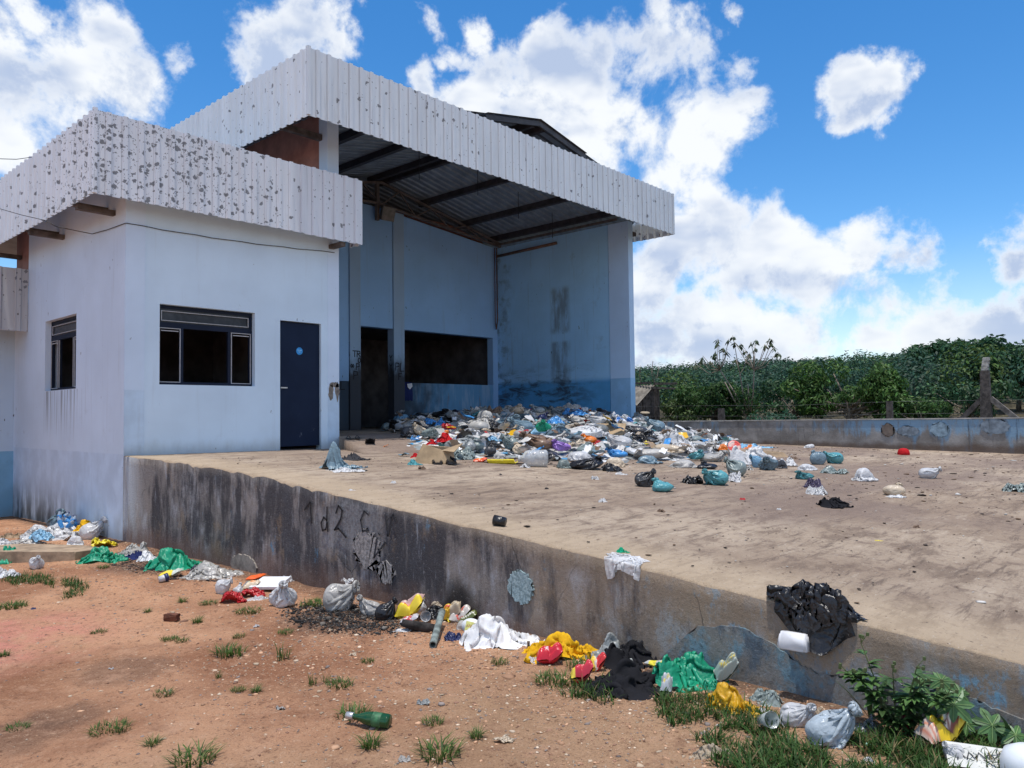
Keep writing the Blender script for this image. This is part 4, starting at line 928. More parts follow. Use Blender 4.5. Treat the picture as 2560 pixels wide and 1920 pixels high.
bm = bmesh.new(); bx(bm, e0.x+0.08, e0.x+0.12, HY+0.12, HY+2.4, -0.5, e0.z-0.03); bx(bm, e1.x+0.3, e1.x+0.35, HY+0.12, HY+2.4, -0.5, e1.z-0.05); bm_obj('plank_wall', bm, M['plank'], hut)
bm = bmesh.new()
bar(bm, (e1.x-0.15, HY-0.05, e1.z+0.03), (e1.x+0.85, HY-0.3, e1.z+0.05), 0.07); bar(bm, (e1.x-0.25, HY-0.02, e1.z-0.10), (e1.x+0.75, HY-0.3, e1.z-0.12), 0.06); bar(bm, (e1.x-0.2, HY+0.05, e1.z+0.06), (e1.x+0.2, HY+1.5, e1.z+0.09), 0.06)
bm_obj('roof_poles', bm, M['plank'], hut)
bm = bmesh.new()
for (x_, y_, pts) in ((0, 0, [(0, 0, 0), (-.12, .05, .35), (-.02, .08, .62), (.05, .1, .78)]), (0.1, .1, [(0, 0, 0), (.1, .0, .3), (-.05, .1, .55), (-.2, .12, .66)]), (-.1, .5, [(0, 0, 0), (-.03, 0, .35), (0, 0, .6)]), (0.1, 0, [(0, 0, .2), (.12, 0, .5), (.25, .1, .62)])):
    tube(bm, [Vector((e1.x+x_+a, HY+y_+b, e1.z+c_)) for a, b, c_ in pts], 0.012, 5)
bm_obj('dry_twigs', bm, M['bark'], hut)

# ------------------------------------------------------------------ where a sight line meets the ground, the yard or the rubbish heap
def surf(x, y): return np.where(x < 0, ground_z(x, y), floor_z(x, y))
def hit(px, py, sf=None):
    sf = sf or surf; d = px_dir(px, py); ts = np.arange(1.5, 45, 0.01); P = CAM+ts[:, None]*d
    i = np.where(P[:, 2] < sf(P[:, 0], P[:, 1]))[0]
    if not len(i): return None
    p = P[i[0]].copy()
    g = float(ground_z(0, p[1]))
    if p[0] >= -0.02 and p[2] < float(sf(np.array(max(p[0], 0)), np.array(p[1])))-0.03: p[0] = -0.03; p[2] = g
    else: p[2] = float(sf(np.array(p[0]), np.array(p[1])))
    return p
def depth(p): return float((np.asarray(p)-CAM) @ FW)

# ------------------------------------------------------------------ vegetation
def leaf_cloud(C, N, size, asp, cols, jit=0.6, r=None, droop=0.0):
    """one small folded rhombus per leaf; C centres, N facing directions"""
    r = r or rng; n = len(C)
    N = N+r.normal(0, jit, (n, 3)); N /= np.linalg.norm(N, axis=1)[:, None]+1e-9
    T = r.normal(0, 1, (n, 3)); T[:, 2] -= droop; T -= N*np.sum(T*N, 1)[:, None]; T /= np.linalg.norm(T, axis=1)[:, None]+1e-9
    B = np.cross(N, T); L = (size*r.uniform(0.6, 1.3, n))[:, None]; Wd = L*asp
    V = np.stack([C-T*L*0.5, C+B*Wd*0.5+N*L*0.06, C+T*L*0.5-N*L*0.08, C-B*Wd*0.5+N*L*0.06], 1).reshape(-1, 3)
    F = np.arange(4*n).reshape(n, 4)
    return V, F, np.repeat(cols, 4, axis=0)
def shell(n, c, rad, r, inner=0.55, zmin=-0.5):
    d = r.normal(0, 1, (int(n*1.6), 3)); d /= np.linalg.norm(d, axis=1)[:, None]; d = d[d[:, 2] > zmin][:n]
    k = r.uniform(inner, 1.0, len(d))**0.5
    return np.array(c)+d*np.array(rad)*k[:, None], d
def leaf_cols(n, base, r, var=0.3, hl=0.0):
    k = r.uniform(1-var, 1+var, (n, 1)); c = np.array(base)*k
    if hl: m = r.uniform(0, 1, n) < hl; c[m] = c[m]*1.5+np.array([0.02, 0.03, 0.0])
    c[:, 0] *= r.uniform(0.8, 1.2, n); return c
def crown_mesh(name, lobes, per, size, base, seed, asp=0.45, droop=0.3, var=0.35, hl=0.1):
    r = np.random.default_rng(seed); Cs, Ns, K = [], [], []
    for (c, rad) in lobes:
        n = int(per*np.prod(rad)**(2/3)); P, d = shell(n, c, rad, r, 0.35, -0.9)
        cl = fbm(P[:, 0]*1.0+P[:, 2]*.7, P[:, 1]*1.0-P[:, 2]*.5, 0.9, seed, 3); keep = cl > -0.32
        P, d = P[keep], d[keep]; Cs.append(P); Ns.append(d+np.array([0, 0, 0.35]))
        K.append(leaf_cols(len(P), np.array(base)*r.uniform(0.85, 1.15), r, var, hl))
    C, N, K = np.concatenate(Cs), np.concatenate(Ns), np.concatenate(K)
    V, F, c = leaf_cloud(C, N, size, asp, K, 0.55, r, droop)
    return np_mesh(name, V, F, False, c)
def tree(name, label, x, y, lobes, per, size, base, seed, trunk_r=0.05, group=None, asp=0.45, droop=0.3, hl=0.1, cat='tree'):
    z = float(hill_z(np.array(x), np.array(y))); t = thing(name, label, cat, (x, y, z), group); t['_local'] = 1
    mesh_obj('crown', crown_mesh('crown', lobes, per, size, base, seed, asp, droop, hl=hl), M['leaf'], t)
    rr = random.Random(seed); bm = bmesh.new(); top = max(l[0][2] for l in lobes)
    tube(bm, [(0, 0, -0.15), (rr.uniform(-.05, .05), rr.uniform(-.05, .05), top*0.35), (rr.uniform(-.1, .1), rr.uniform(-.1, .1), top*0.7)], [trunk_r, trunk_r*0.8, trunk_r*0.5], 7)
    for c, rad in lobes: tube(bm, [(0, 0, top*rr.uniform(.15, .45)), (c[0]*.5+rr.uniform(-.1, .1), c[1]*.5, c[2]*.7), c], [trunk_r*.55, trunk_r*.4, trunk_r*.2], 6)
    bm_obj('trunk', bm, M['bark'], t, True)
    return t
def lobes(r, n, W_, Dp, h0, h1, rad):
    out = []
    for k in range(n): out.append(((r.uniform(-W_, W_), r.uniform(-Dp, Dp), r.uniform(h0, h1)), (rad*r.uniform(.7, 1.25), rad*r.uniform(.7, 1.25), rad*r.uniform(.6, 1.0))))
    return out

# coffee plantation that covers the rise: one mass of bushes
r = np.random.default_rng(21); Cs, Ns, Ks, SZ = [], [], [], []
for gx in np.arange(21.5, 66, 2.15):
    for gy in np.arange(-22, 46, 1.95):
        x, y = gx+r.uniform(-.55, .55), gy+r.uniform(-.5, .5)
        if (y-(-11.1))*0.9 > (x+4.2)*1.0+6: continue
        z = float(hill_z(np.array(x), np.array(y))); far = (x-20)/46
        h = r.uniform(1.3, 2.1)*(1.06 if (y < -5+0.05*x and r.uniform() < 0.30) else 1.0); ra = r.uniform(1.1, 1.45)
        n = int(720*(1-0.62*far)); P, d = shell(n, (0, 0, 0), (1, 1, 1), r, 0.5, -0.55)
        wob = 1+0.22*fbm(d[:, 0]*1.3+gx, d[:, 1]*1.3+gy+d[:, 2], 0.8, 7, 3)
        P = P*wob[:, None]*np.array([ra, ra, h*0.56])+np.array([x, y, z+h*0.52])
        tint = np.array([0.030, 0.074, 0.046])*r.uniform(0.75, 1.3)
        if r.uniform() < 0.10: tint = np.array([0.07, 0.12, 0.03])
        Cs.append(P); Ns.append(d+np.array([0, 0, .5])); Ks.append(leaf_cols(n if len(P) == n else len(P), tint, r, 0.45, 0.12)); SZ.append(np.full(len(P), 0.155+0.12*far))
C, N, K, SZ = np.concatenate(Cs), np.concatenate(Ns), np.concatenate(Ks), np.concatenate(SZ)
n = len(C); V, F, c = leaf_cloud(C, N, SZ, 0.42, K, 0.5, r, 0.6)
tag(mesh_obj('coffee_bushes', np_mesh('coffee_bushes', V, F, False, c), M['leaf']), 'dense dark green coffee bushes covering the rise behind the wall', 'bushes', kind='stuff')

R_ = random.Random(31)
G_T = 'trees and shrubs behind the low wall'
def at_px(px, X): p = plane_x(px, 1000, X); return p.y
tree('leafy_tree', 'broad light green tree in the middle behind the low wall', 18.2, at_px(2120, 18.2), lobes(R_, 17, .45, 1.7, .55, 1.65, .50), 2300, .15, (0.058, 0.122, 0.028), 41, .07, G_T, .34, 1.0, .16)
tree('leafy_tree', 'dark bushy tree under the bare branched plant, right of the plank hut', 18.0, at_px(1790, 18.0), lobes(R_, 15, .5, 1.25, .55, 1.30, .50), 2500, .14, (0.040, 0.088, 0.022), 42, .09, G_T, .34, .8, .14)
tree('leafy_tree', 'small olive green shrub between the plank hut and the dark bushy tree', 17.2, at_px(1695, 17.2), lobes(R_, 7, .3, .5, .3, .85, .34), 2400, .12, (0.055, 0.090, 0.028), 43, .04, G_T, .3, .8, .2)
tree('leafy_tree', 'blue green low shrub just above the wall, between the dark and light trees', 16.6, at_px(1925, 16.6), lobes(R_, 7, .25, .75, .25, .52, .28), 2800, .10, (0.040, 0.105, 0.065), 44, .04, G_T, .35, .5, .2)
tree('leafy_tree', 'mid green shrub right of the light green tree, low behind the wall', 17.6, at_px(2300, 17.6), lobes(R_, 8, .3, .8, .3, .75, .34), 2400, .13, (0.050, 0.105, 0.030), 45, .04, G_T, .34, .8, .2)
tree('leafy_tree', 'dark shrub filling the gap left of the light green tree', 19.4, at_px(1985, 19.4), lobes(R_, 9, .4, .9, .5, 1.30, .45), 2300, .14, (0.030, 0.080, 0.030), 46, .06, G_T, .36, .8, .12)
tree('leafy_tree', 'grey green bush behind the tall leaning fence post', 18.6, at_px(2430, 18.6), lobes(R_, 9, .4, .9, .4, 1.0, .42), 2300, .14, (0.032, 0.078, 0.036), 47, .05, G_T, .36, .8, .15)
tree('leafy_tree', 'dark tree standing above the skyline right of the tall fence post', 24.0, at_px(2545, 24), lobes(R_, 11, .7, 1.1, 1.0, 1.75, .55), 1700, .19, (0.028, 0.078, 0.036), 48, .08, G_T, .42, .8, .12)
tree('leafy_tree', 'rounded dark tree on the skyline just left of the tall fence post', 27.5, at_px(2440, 27.5), lobes(R_, 9, .7, .85, 1.5, 2.25, .55), 1700, .20, (0.030, 0.082, 0.036), 49, .08, G_T, .42, .8, .12)
tree('leafy_tree', 'low rounded tree on the skyline above the small grey-green bush', 30.0, at_px(2345, 30), lobes(R_, 9, .7, .95, 1.5, 2.05, .55), 1600, .21, (0.032, 0.085, 0.034), 50, .08, G_T, .42, .8, .12)

# bare-branched plant with drooping leaf clusters against the sky
cas = thing('bare_branched_plant', 'spindly plant with bare pale branches and drooping leaf clusters against the sky', 'plant', (17.0, 0, 0.0))
XP = 17.0; root = Vector((XP+0.6, plane_x(1850, 1000, XP).y, 0.2))
tips = [(1738,912),(1752,902),(1757,893),(1775,905),(1788,880),(1793,860),(1808,872),(1818,880),(1832,842),(1837,858),(1822,850),(1852,862),(1862,878),(1877,858),(1890,852),(1888,872),(1873,885),(1866,900),(1912,864),(1928,860),(1935,870),(1945,883),(1925,848),(1795,850),(1783,890),(1840,900)]
nodes_ = [(1812, 955), (1850, 935), (1885, 925), (1800, 925), (1870, 960)]
bm = bmesh.new(); rr = random.Random(8); np_ = []
for a in nodes_:
    q = plane_x(*a, XP+rr.uniform(-.2, .2)); np_.append(q); tube(bm, [root, root.lerp(q, .55)+Vector((0, rr.uniform(-.08, .08), .02)), q], [.03, .022, .016], 6)
Cs = []
for a in tips:
    q = plane_x(*a, XP+rr.uniform(-.35, .35)); nb = min(np_, key=lambda s: (s-q).length+rr.uniform(0, .15)); mid = nb.lerp(q, .5)+Vector((0, rr.uniform(-.05, .05), -abs(q.y-nb.y)*0.28))
    tube(bm, [nb, mid, q+Vector((0, 0, 0.04))], [.014, .011, .008], 5); Cs.append(q)
bm_obj('branches', bm, simple('pale_bark', (0.30, 0.25, 0.20), 0.9, 0.2, 10), cas, True)
Vs, Fs, Ks = [], [], []; r = np.random.default_rng(3); off_ = 0
for q in Cs:
    for k in range(int(r.integers(7, 11))):
        a = r.uniform(0, 6.28); L = r.uniform(.14, .24); w_ = L*.17; e = np.array([math.cos(a)*.6, math.sin(a)*.6, -r.uniform(.25, 1.0)]); e /= np.linalg.norm(e); s_ = np.cross(e, [0, 0, 1]); s_ /= np.linalg.norm(s_)+1e-6
        b = np.array(q)+r.normal(0, .02, 3); Vs += [b, b+e*L*.5+s_*w_, b+e*L, b+e*L*.5-s_*w_]; Fs.append([off_, off_+1, off_+2, off_+3]); off_ += 4
Ks = leaf_cols(off_, (0.045, 0.07, 0.03), r, .3)
mesh_obj('leaves', np_mesh('leaves', np.array(Vs), np.array(Fs), False, Ks), M['leaf'], cas)

# grass
def blades(n, rad, h, r, base=(0.065, 0.125, 0.025), lean=0.7, w=0.0045):
    Vs, Fs, Ks = [], [], []; o = 0
    for k in range(n):
        a = r.uniform(0, 6.28); q = rad*math.sqrt(r.uniform(0, 1)); b = np.array([math.cos(a)*q, math.sin(a)*q, -0.01])
        th = a+r.normal(0, .9); L = h*r.uniform(.45, 1.15); ln = lean*r.uniform(.3, 1.3); e = np.array([math.cos(th), math.sin(th), 0]); s_ = np.array([-e[1], e[0], 0])*w*r.uniform(.6, 1.4)
        pts = [b+e*(L*ln*f**1.8)+np.array([0, 0, L*(f-0.35*ln*f*f)]) for f in (0, .4, .75, 1)]
        for f, p_ in zip((1, .85, .55, .08), pts): Vs += [p_-s_*f, p_+s_*f]
        for j in range(3): Fs.append([o+2*j, o+2*j+1, o+2*j+3, o+2*j+2])
        c = np.array(base)*r.uniform(.6, 1.5)
        if r.uniform() < .12: c = np.array([.26, .20, .09])*r.uniform(.6, 1.1)
        Ks += [c]*8; o += 8
    return np.array(Vs), np.array(Fs), np.array(Ks)
tuft_me = []
for k, (n, rad, h) in enumerate(((120, .12, .13), (80, .07, .16), (180, .16, .10), (26, .05, .20), (100, .11, .09))):
    V, F, c = blades(n, rad, h, np.random.default_rng(60+k), lean=.8 if k != 3 else .35); tuft_me.append(np_mesh('grass_tuft', V, F, True, c))
    tuft_me[-1].materials.append(M['grass'])
tufts = [(29,1517,2,1.4,'wide dry tuft at the left edge of the red earth'),(275,1828,2,1.1,'bright tuft on bare earth near the bottom, left of the dark damp stain'),(487,1903,0,1.5,'large tuft at the very bottom of the bare earth'),(574,1636,0,1.5,'dense rounded tuft in the middle of the red earth'),
  (622,1530,2,1.15,'low thick tuft right under the red plastic bag'),(707,1650,3,1.5,'tall thin-bladed tuft left of the ash patch'),(248,1582,4,1.0,'thin tuft left of the broken brick'),(424,1599,2,.7,'flat tuft below the broken brick'),(455,1603,4,.8,'small tuft close right of the flat tuft below the brick'),
  (494,1556,1,.9,'upright tuft right of the broken brick'),(598,1592,4,.8,'small flat tuft above the dense rounded tuft'),(369,1532,1,.7,'thin upright tuft left above the broken brick'),(456,1506,1,.9,'upright tuft below the green rubbish sheet'),(521,1510,2,.9,'spreading tuft under the white tied bag pair'),(395,1488,2,.55,'low tuft below the yellow packet'),
  (781,1712,3,.9,'thin tuft between the ash patch and the bottom, left one of a close pair'),(815,1708,3,.8,'bent thin tuft, right one of a close pair'),(851,1713,4,1.2,'fresh short tuft left above the green bottle'),(790,1512,2,1.5,'dark grass clump between the white sack and the cream bag by the wall'),(596,1728,0,.6,'tuft with dead stalks in the dry grass stain'),
  (641,1730,1,.7,'thin tuft at the right end of the dry grass stain'),(410,1736,4,.9,'small grey tuft in open earth above the bottom left tufts'),(547,1694,3,.7,'three-bladed tuft above the dry grass stain'),(258,1420,0,.9,'leafy tuft in front of the small green sheet'),(714,1582,4,.9,'starry tuft right of the tall thin-bladed tuft'),
  (381,1866,1,.8,'small tuft near the bottom, left of the large bottom tuft'),(43,1822,4,.9,'small tuft near the bottom left corner'),(883,1790,0,1.2,'tuft the green bottle neck lies in'),(1452,1668,0,1.35,'long-bladed tuft against the yellow cloth'),(1390,1703,2,1.4,'loose tuft under the red foil packet'),
  (1099,1886,0,1.5,'wide tuft at the bottom centre'),(926,1866,1,1.1,'tuft just below the green bottle'),(1082,1808,4,.9,'thin tuft right of the green bottle'),(1192,1842,1,.8,'upright tuft in gravel right of the green bottle'),(1250,1657,4,.9,'small tuft below the big white sheet'),(920,1655,4,.7,'tuft at the left rim of the ash patch'),(10,1640,1,.8,'single tuft at the left picture edge')]
bl0 = None
for (px, py, k, s_, lab) in tufts:
    p = hit(px, py); o = bpy.data.objects.new('grass_tuft', tuft_me[k]); COL.objects.link(o); o.location = p; o.scale = (s_*.55, s_*.55, s_*.40); o.rotation_euler.z = R_.uniform(0, 6.28)
    tag(o, lab, 'grass tuft', 'grass tufts on the red earth')
def scatter_grass(polys, n, h, seed, label):
    r = np.random.default_rng(seed); Vs, Fs, Ks = [], [], []; o = 0
    for poly, share in polys:
        poly = np.array(poly, float); lo, hi = poly.min(0), poly.max(0); made = 0; tries = 0
        while made < n*share and tries < n*8:
            tries += 1; q = lo+(hi-lo)*r.uniform(0, 1, 2)
            ins = False; j = len(poly)-1
            for i in range(len(poly)):
                if (poly[i, 1] > q[1]) != (poly[j, 1] > q[1]) and q[0] < (poly[j, 0]-poly[i, 0])*(q[1]-poly[i, 1])/(poly[j, 1]-poly[i, 1])+poly[i, 0]: ins = not ins
                j = i
            if not ins: continue
            if fbm(np.array([q[0]/150]), np.array([q[1]/80]), 0.8, seed)[0] < -0.12: continue
            d = px_dir(*q); t_ = (-1.06-CAM[2])/d[2]; p = CAM+d*t_
            if p[0] > -0.04: continue
            p[2] = float(ground_z(0, p[1]))
            V, F, c = blades(1, .02, h*r.uniform(.6, 1.3), r, (0.045, 0.098, 0.020), .85, .004); Vs.append(V+p); Fs.append(F+o); Ks.append(c); o += len(V); made += 1
    return tag(mesh_obj('grass', np_mesh('grass', np.concatenate(Vs), np.concatenate(Fs), True, np.concatenate(Ks)), M['grass']), label, 'grass', kind='stuff')
scatter_grass([([(1640,1745),(1760,1740),(1960,1800),(2060,1850),(2060,1990),(1830,1990),(1760,1860),(1650,1800)], .28), ([(2060,1850),(2300,1840),(2620,1850),(2700,2060),(2040,2010)], .50), ([(1840,1960),(2600,1960),(2600,2150),(1900,2150)], .22)], 11500, .085, 5, 'grass growing along the foot of the retaining wall at the right')
scatter_grass([([(0,1425),(60,1415),(150,1420),(215,1440),(140,1470),(60,1450)], .6), ([(110,1440),(225,1440),(200,1470),(140,1480)], .2), ([(1460,1690),(1560,1700),(1530,1760),(1400,1730)], .2)], 1500, .075, 6, 'short grass by the cement slab at the far left')

def leaf_strip(bm, base, d, L, w, arch=0.5):
    d = Vector(d).normalized(); s_ = d.cross(Vector((0, 0, 1))).normalized(); prev = None
    for f in (0, .2, .45, .7, .9, 1):
        c = Vector(base)+d*(L*f)+Vector((0, 0, L*arch*(f-1.15*f*f))); ww = w*(math.sin(math.pi*min(1, f*.86+.12)))*(1 if f < 1 else .05)
        r_ = (bm.verts.new(c-s_*ww+Vector((0, 0, ww*.3))), bm.verts.new(c), bm.verts.new(c+s_*ww+Vector((0, 0, ww*.3))))
        if prev:
            for k in (0, 1): bm.faces.new((prev[k], prev[k+1], r_[k+1], r_[k]))
        prev = r_
M['weed_leaf'] = simple('weed_leaf', (0.060, 0.125, 0.030), 0.5, 0.35, 9); M['castor_leaf'] = simple('castor_leaf', (0.075, 0.165, 0.055), 0.45, 0.25, 12)
M['castor_vein'] = simple('pale_leaf_vein', (0.18, 0.28, 0.10), 0.5, 0.1); M['dark_blade'] = simple('dark_blade_leaf', (0.045, 0.10, 0.030), 0.5, 0.3, 9)
M['stalk'] = simple('green_stalk', (0.10, 0.13, 0.045), 0.7, 0.2)
# tall flowering weed
p = hit(2255, 1842); wd = thing('tall_weed', 'tall bushy weed with tiny flower heads in front of the cracked wall', 'weed', p); wd['_local'] = 1
bm = bmesh.new(); bl = bmesh.new(); rr = random.Random(3)
for k in range(9):
    top = Vector((rr.uniform(-.05, .02), rr.uniform(-.26, .26), rr.uniform(.24, .42))); b = Vector((rr.uniform(-.05, 0), rr.uniform(-.08, .08), 0))
    tube(bm, [b, b.lerp(top, .5)+Vector((0, 0, .04)), top], [.006, .004, .002], 5)
    for j in range(13):
        f = rr.uniform(.15, .95); q = b.lerp(top, f); a = rr.uniform(0, 6.28)
        for da in (-.5, 0, .5): leaf_strip(bl, q, (math.cos(a+da), math.sin(a+da), rr.uniform(-.1, .3)), rr.uniform(.05, .10), rr.uniform(.010, .018), .3)
    for j in range(3):
        q = top+Vector((rr.uniform(-.02, .02), rr.uniform(-.04, .04), rr.uniform(0, .05))); tube(bm, [top, q], [.002, .0015], 4); obox(bm, q, (.006, 0, 0), (0, .006, 0), (0, 0, .008))
bm_obj('stems', bm, M['stalk'], wd); bm_obj('leaves', bl, M['weed_leaf'], wd)
# palmate castor seedlings
def palmate(bm, bv, c, nrm, Rr, lob, rr):
    c = Vector(c); nrm = Vector(nrm).normalized(); u = nrm.cross(Vector((.3, .5, .8))).normalized(); v = nrm.cross(u); pts = []
    for k in range(lob):
        a = 2*math.pi*k/lob+.2; L = Rr*rr.uniform(.75, 1.05); h_ = math.pi/lob
        for da, f in ((-h_, .50), (-h_*.62, .76), (-h_*.25, .94), (0, 1.05), (h_*.25, .94), (h_*.62, .76)): pts.append(c+(u*math.cos(a+da)+v*math.sin(a+da))*L*f-nrm*(L*f*f*.28))
        e = c+(u*math.cos(a)+v*math.sin(a))*L*.9-nrm*(L*.81*.28)
        bar(bv, c+nrm*.003, e+nrm*.004, .003, .002)
    cv = bm.verts.new(c); ring = [bm.verts.new(q) for q in pts]
    for k in range(len(ring)): bm.faces.new((cv, ring[k], ring[(k+1) % len(ring)]))
for (px, py, lab, lv) in ((2375, 1868, 'castor seedling with a big pale-veined leaf beside the yellow packet', [((0, -.02, .20), (-.9, -.3, .6), .095), ((.02, .12, .17), (-.7, .3, .7), .065)]),
                          (2470, 1872, 'dark low castor seedling right of the big pale-veined one', [((0, -.02, .11), (-.8, -.3, .7), .085), ((0, .08, .09), (-.6, .5, .8), .06), ((0, -.11, .09), (-.6, -.5, .8), .07)]),
                          (2340, 1800, 'castor seedling with grey-green leaves high against the cracked plaster', [((0, -.04, .24), (-.8, -.2, .7), .08), ((0, .06, .21), (-.7, .4, .6), .07), ((0, -.12, .20), (-.7, -.4, .6), .06)])):
    p = hit(px, py); t = thing('castor_seedling', lab, 'plant', p, 'castor seedlings at the wall foot'); t['_local'] = 1; rr = random.Random(px)
    bl, bv, bs = bmesh.new(), bmesh.new(), bmesh.new()
    for c_, n_, q in lv: palmate(bl, bv, c_, n_, q, 7, rr); tube(bs, [(0, 0, 0), (c_[0]*.5, c_[1]*.4, c_[2]*.6), c_], [.006, .004, .003], 5)
    bm_obj('leaves', bl, M['castor_leaf'], t); bm_obj('veins', bv, M['castor_vein'], t); bm_obj('stem', bs, M['stalk'], t)
# broad dark grass blades
for (px, py, n_, L, lab) in ((2175, 1800, 7, .24, 'dark broad-bladed grass plant left of the tall weed'), (2490, 1835, 6, .25, 'dark broad-bladed grass plant at the right, near the wall'), (2230, 1815, 5, .2, 'short broad-bladed grass plant at the foot of the tall weed'), (2545, 1850, 5, .24, 'broad-bladed grass plant at the right picture edge')):
    p = hit(px, py); bm = bmesh.new(); rr = random.Random(px)
    for k in range(n_): a = rr.uniform(0, 6.28); leaf_strip(bm, (0, 0, 0), (math.cos(a)*.55-.1, math.sin(a)*.6, .75), L*rr.uniform(.7, 1.2), rr.uniform(.009, .014), .25)
    o = bm_obj('broad_bladed_grass', bm, M['dark_blade']); o.location = p; tag(o, lab, 'grass plant', 'broad-bladed grass plants by the wall')

# pebbles and grit
PH = (1+5**.5)/2; ICO = np.array([(-1,PH,0),(1,PH,0),(-1,-PH,0),(1,-PH,0),(0,-1,PH),(0,1,PH),(0,-1,-PH),(0,1,-PH),(PH,0,-1),(PH,0,1),(-PH,0,-1),(-PH,0,1)])/math.sqrt(1+PH*PH)
ICF = np.array([(0,11,5),(0,5,1),(0,1,7),(0,7,10),(0,10,11),(1,5,9),(5,11,4),(11,10,2),(10,7,6),(7,1,8),(3,9,4),(3,4,2),(3,2,6),(3,6,8),(3,8,9),(4,9,5),(2,4,11),(6,2,10),(8,6,7),(9,8,1)])
def rocks(P, size, cols, r, flat=0.6):
    n = len(P); V = ICO[None]*(1+r.normal(0, .30, (n, 12, 1))); sc = np.stack([r.uniform(.7, 1.4, n), r.uniform(.6, 1.2, n), r.uniform(.4, .9, n)*flat], 1); V = V*sc[:, None, :]*size[:, None, None]
    a = r.uniform(0, 6.28, n); c_, s_ = np.cos(a)[:, None], np.sin(a)[:, None]; X = V[..., 0]*c_-V[..., 1]*s_; Y = V[..., 0]*s_+V[..., 1]*c_
    V = np.stack([X, Y, V[..., 2]], -1)+P[:, None, :]
    F = (ICF[None]+(np.arange(n)*12)[:, None, None]).reshape(-1, 3)
    return V.reshape(-1, 3), F, np.repeat(cols, 12, 0)
def rock_obj(name, P, size, palette, r, label, cat, flat=.6):
    pal = np.array(palette); c = pal[r.integers(0, len(pal), len(P))]*r.uniform(.65, 1.3, (len(P), 1))
    V, F, cc = rocks(P, size, c, r, flat); return tag(mesh_obj(name, np_mesh(name, V, F, False, cc), M['pebble']), label, cat, kind='stuff')
r = np.random.default_rng(9)
n = 34000; X = -0.05-np.abs(r.normal(0, 1.0, n))*1.25; Y = r.uniform(-11.2, 3, n)
keep = r.uniform(0, 1, n) < np.where(Y < -6.0, 1.0, .42)*np.where((X > -2.6), 1, .4); X, Y = X[keep], Y[keep]; n = len(X)
P = np.stack([X, Y, ground_z(X, Y)+earth_bump(X, Y)+.001], 1)
rock_obj('gravel', P, r.lognormal(-5.3, .5, n), [(.52,.31,.19),(.40,.23,.14),(.44,.33,.23),(.24,.20,.18),(.56,.44,.32),(.27,.15,.10),(.48,.28,.17)], r, 'gravel and small stones strewn over the red earth', 'gravel')
n = 4200; a = r.uniform(0, 6.28, n); q = np.sqrt(r.uniform(0, 1, n)); X = -.55+.33*q*np.cos(a)+r.normal(0, .05, n); Y = -5.95+.68*q*np.sin(a)+r.normal(0, .06, n); m_ = X < -.03; X, Y = X[m_], Y[m_]
P = np.stack([X, Y, ground_z(X, Y)+earth_bump(X, Y)+.003+.012*np.exp(-((X+.5)**2+(Y+5.9)**2)*6)], 1)
rock_obj('ash', P, r.lognormal(-5.3, .5, len(X)), [(.015,.014,.014),(.03,.028,.028),(.02,.02,.022),(.06,.055,.05),(.16,.14,.12)], r, 'black ash and cinders of the burnt rubbish fire', 'ash')
n = 1300; a = r.uniform(0, 6.28, n); q = np.sqrt(r.uniform(0, 1, n)); X = -.45+.38*q*np.cos(a); Y = -2.3+1.35*q*np.sin(a); m_ = X < -.03; X, Y = X[m_], Y[m_]
P = np.stack([X, Y, ground_z(X, Y)+earth_bump(X, Y)+.004], 1)
rock_obj('burnt_debris', P, r.lognormal(-4.6, .5, len(X)), [(.02,.018,.018),(.06,.045,.04),(.20,.13,.09),(.30,.20,.14),(.035,.03,.03)], r, 'charred chips and broken bits around the green sheet', 'debris')
n = 9000; X = .3+12.5*r.uniform(0, 1, n)**1.05; Y = -1.5-11.5*r.uniform(0, 1, n)
cl = fbm(X, Y, .22, 12, 4); keep = (cl > r.uniform(-.5, .7, n)); X, Y = X[keep], Y[keep]
P = np.stack([X, Y, yard_z(X, Y)+.006], 1)
rock_obj('yard_debris', P, r.lognormal(-4.75, .6, len(X))*np.where(X > 4, 1.0, .6), [(.035,.025,.02),(.06,.045,.035),(.12,.08,.05),(.03,.03,.035),(.5,.48,.45),(.16,.10,.06)], r, 'scraps, flakes and dark bits littering the concrete yard', 'debris', .35)

# ------------------------------------------------------------------ rubbish: film that really drapes (position-based cloth, a few dozen prototypes)
def relax(P, h, steps, collide, grav=.0012, bend=.10, force=None, iters=5, damp=.965, pin=None, fric=None):
    """P (n,m,3) film grid with rest spacing h settles under gravity on what collide() keeps it out of"""
    V = np.zeros_like(P); d1 = h; d2 = h*math.sqrt(2); d3 = 2*h
    def con(a, b, L, k):
        D = b-a; l = np.sqrt((D*D).sum(-1, keepdims=True))+1e-9; return D*(k*(l-L)/l)
    for s in range(steps):
        V[..., 2] -= grav
        if force is not None: V += force(P, s/steps)
        Q = P+V; 
        for it in range(iters):
            C = np.zeros_like(Q)
            c = con(Q[:-1], Q[1:], d1, .30); C[:-1] += c; C[1:] -= c
            c = con(Q[:, :-1], Q[:, 1:], d1, .30); C[:, :-1] += c; C[:, 1:] -= c
            c = con(Q[:-1, :-1], Q[1:, 1:], d2, .12); C[:-1, :-1] += c; C[1:, 1:] -= c
            c = con(Q[:-1, 1:], Q[1:, :-1], d2, .12); C[:-1, 1:] += c; C[1:, :-1] -= c
            c = con(Q[:-2], Q[2:], d3, bend); C[:-2] += c; C[2:] -= c
            c = con(Q[:, :-2], Q[:, 2:], d3, bend); C[:, :-2] += c; C[:, 2:] -= c
            Q = Q+C*.62
            if pin is not None: pin(Q)
            Q = collide(Q)
        if fric is not None: Q = fric(Q, P)
        V = (Q-P)*damp; P = Q
    return P
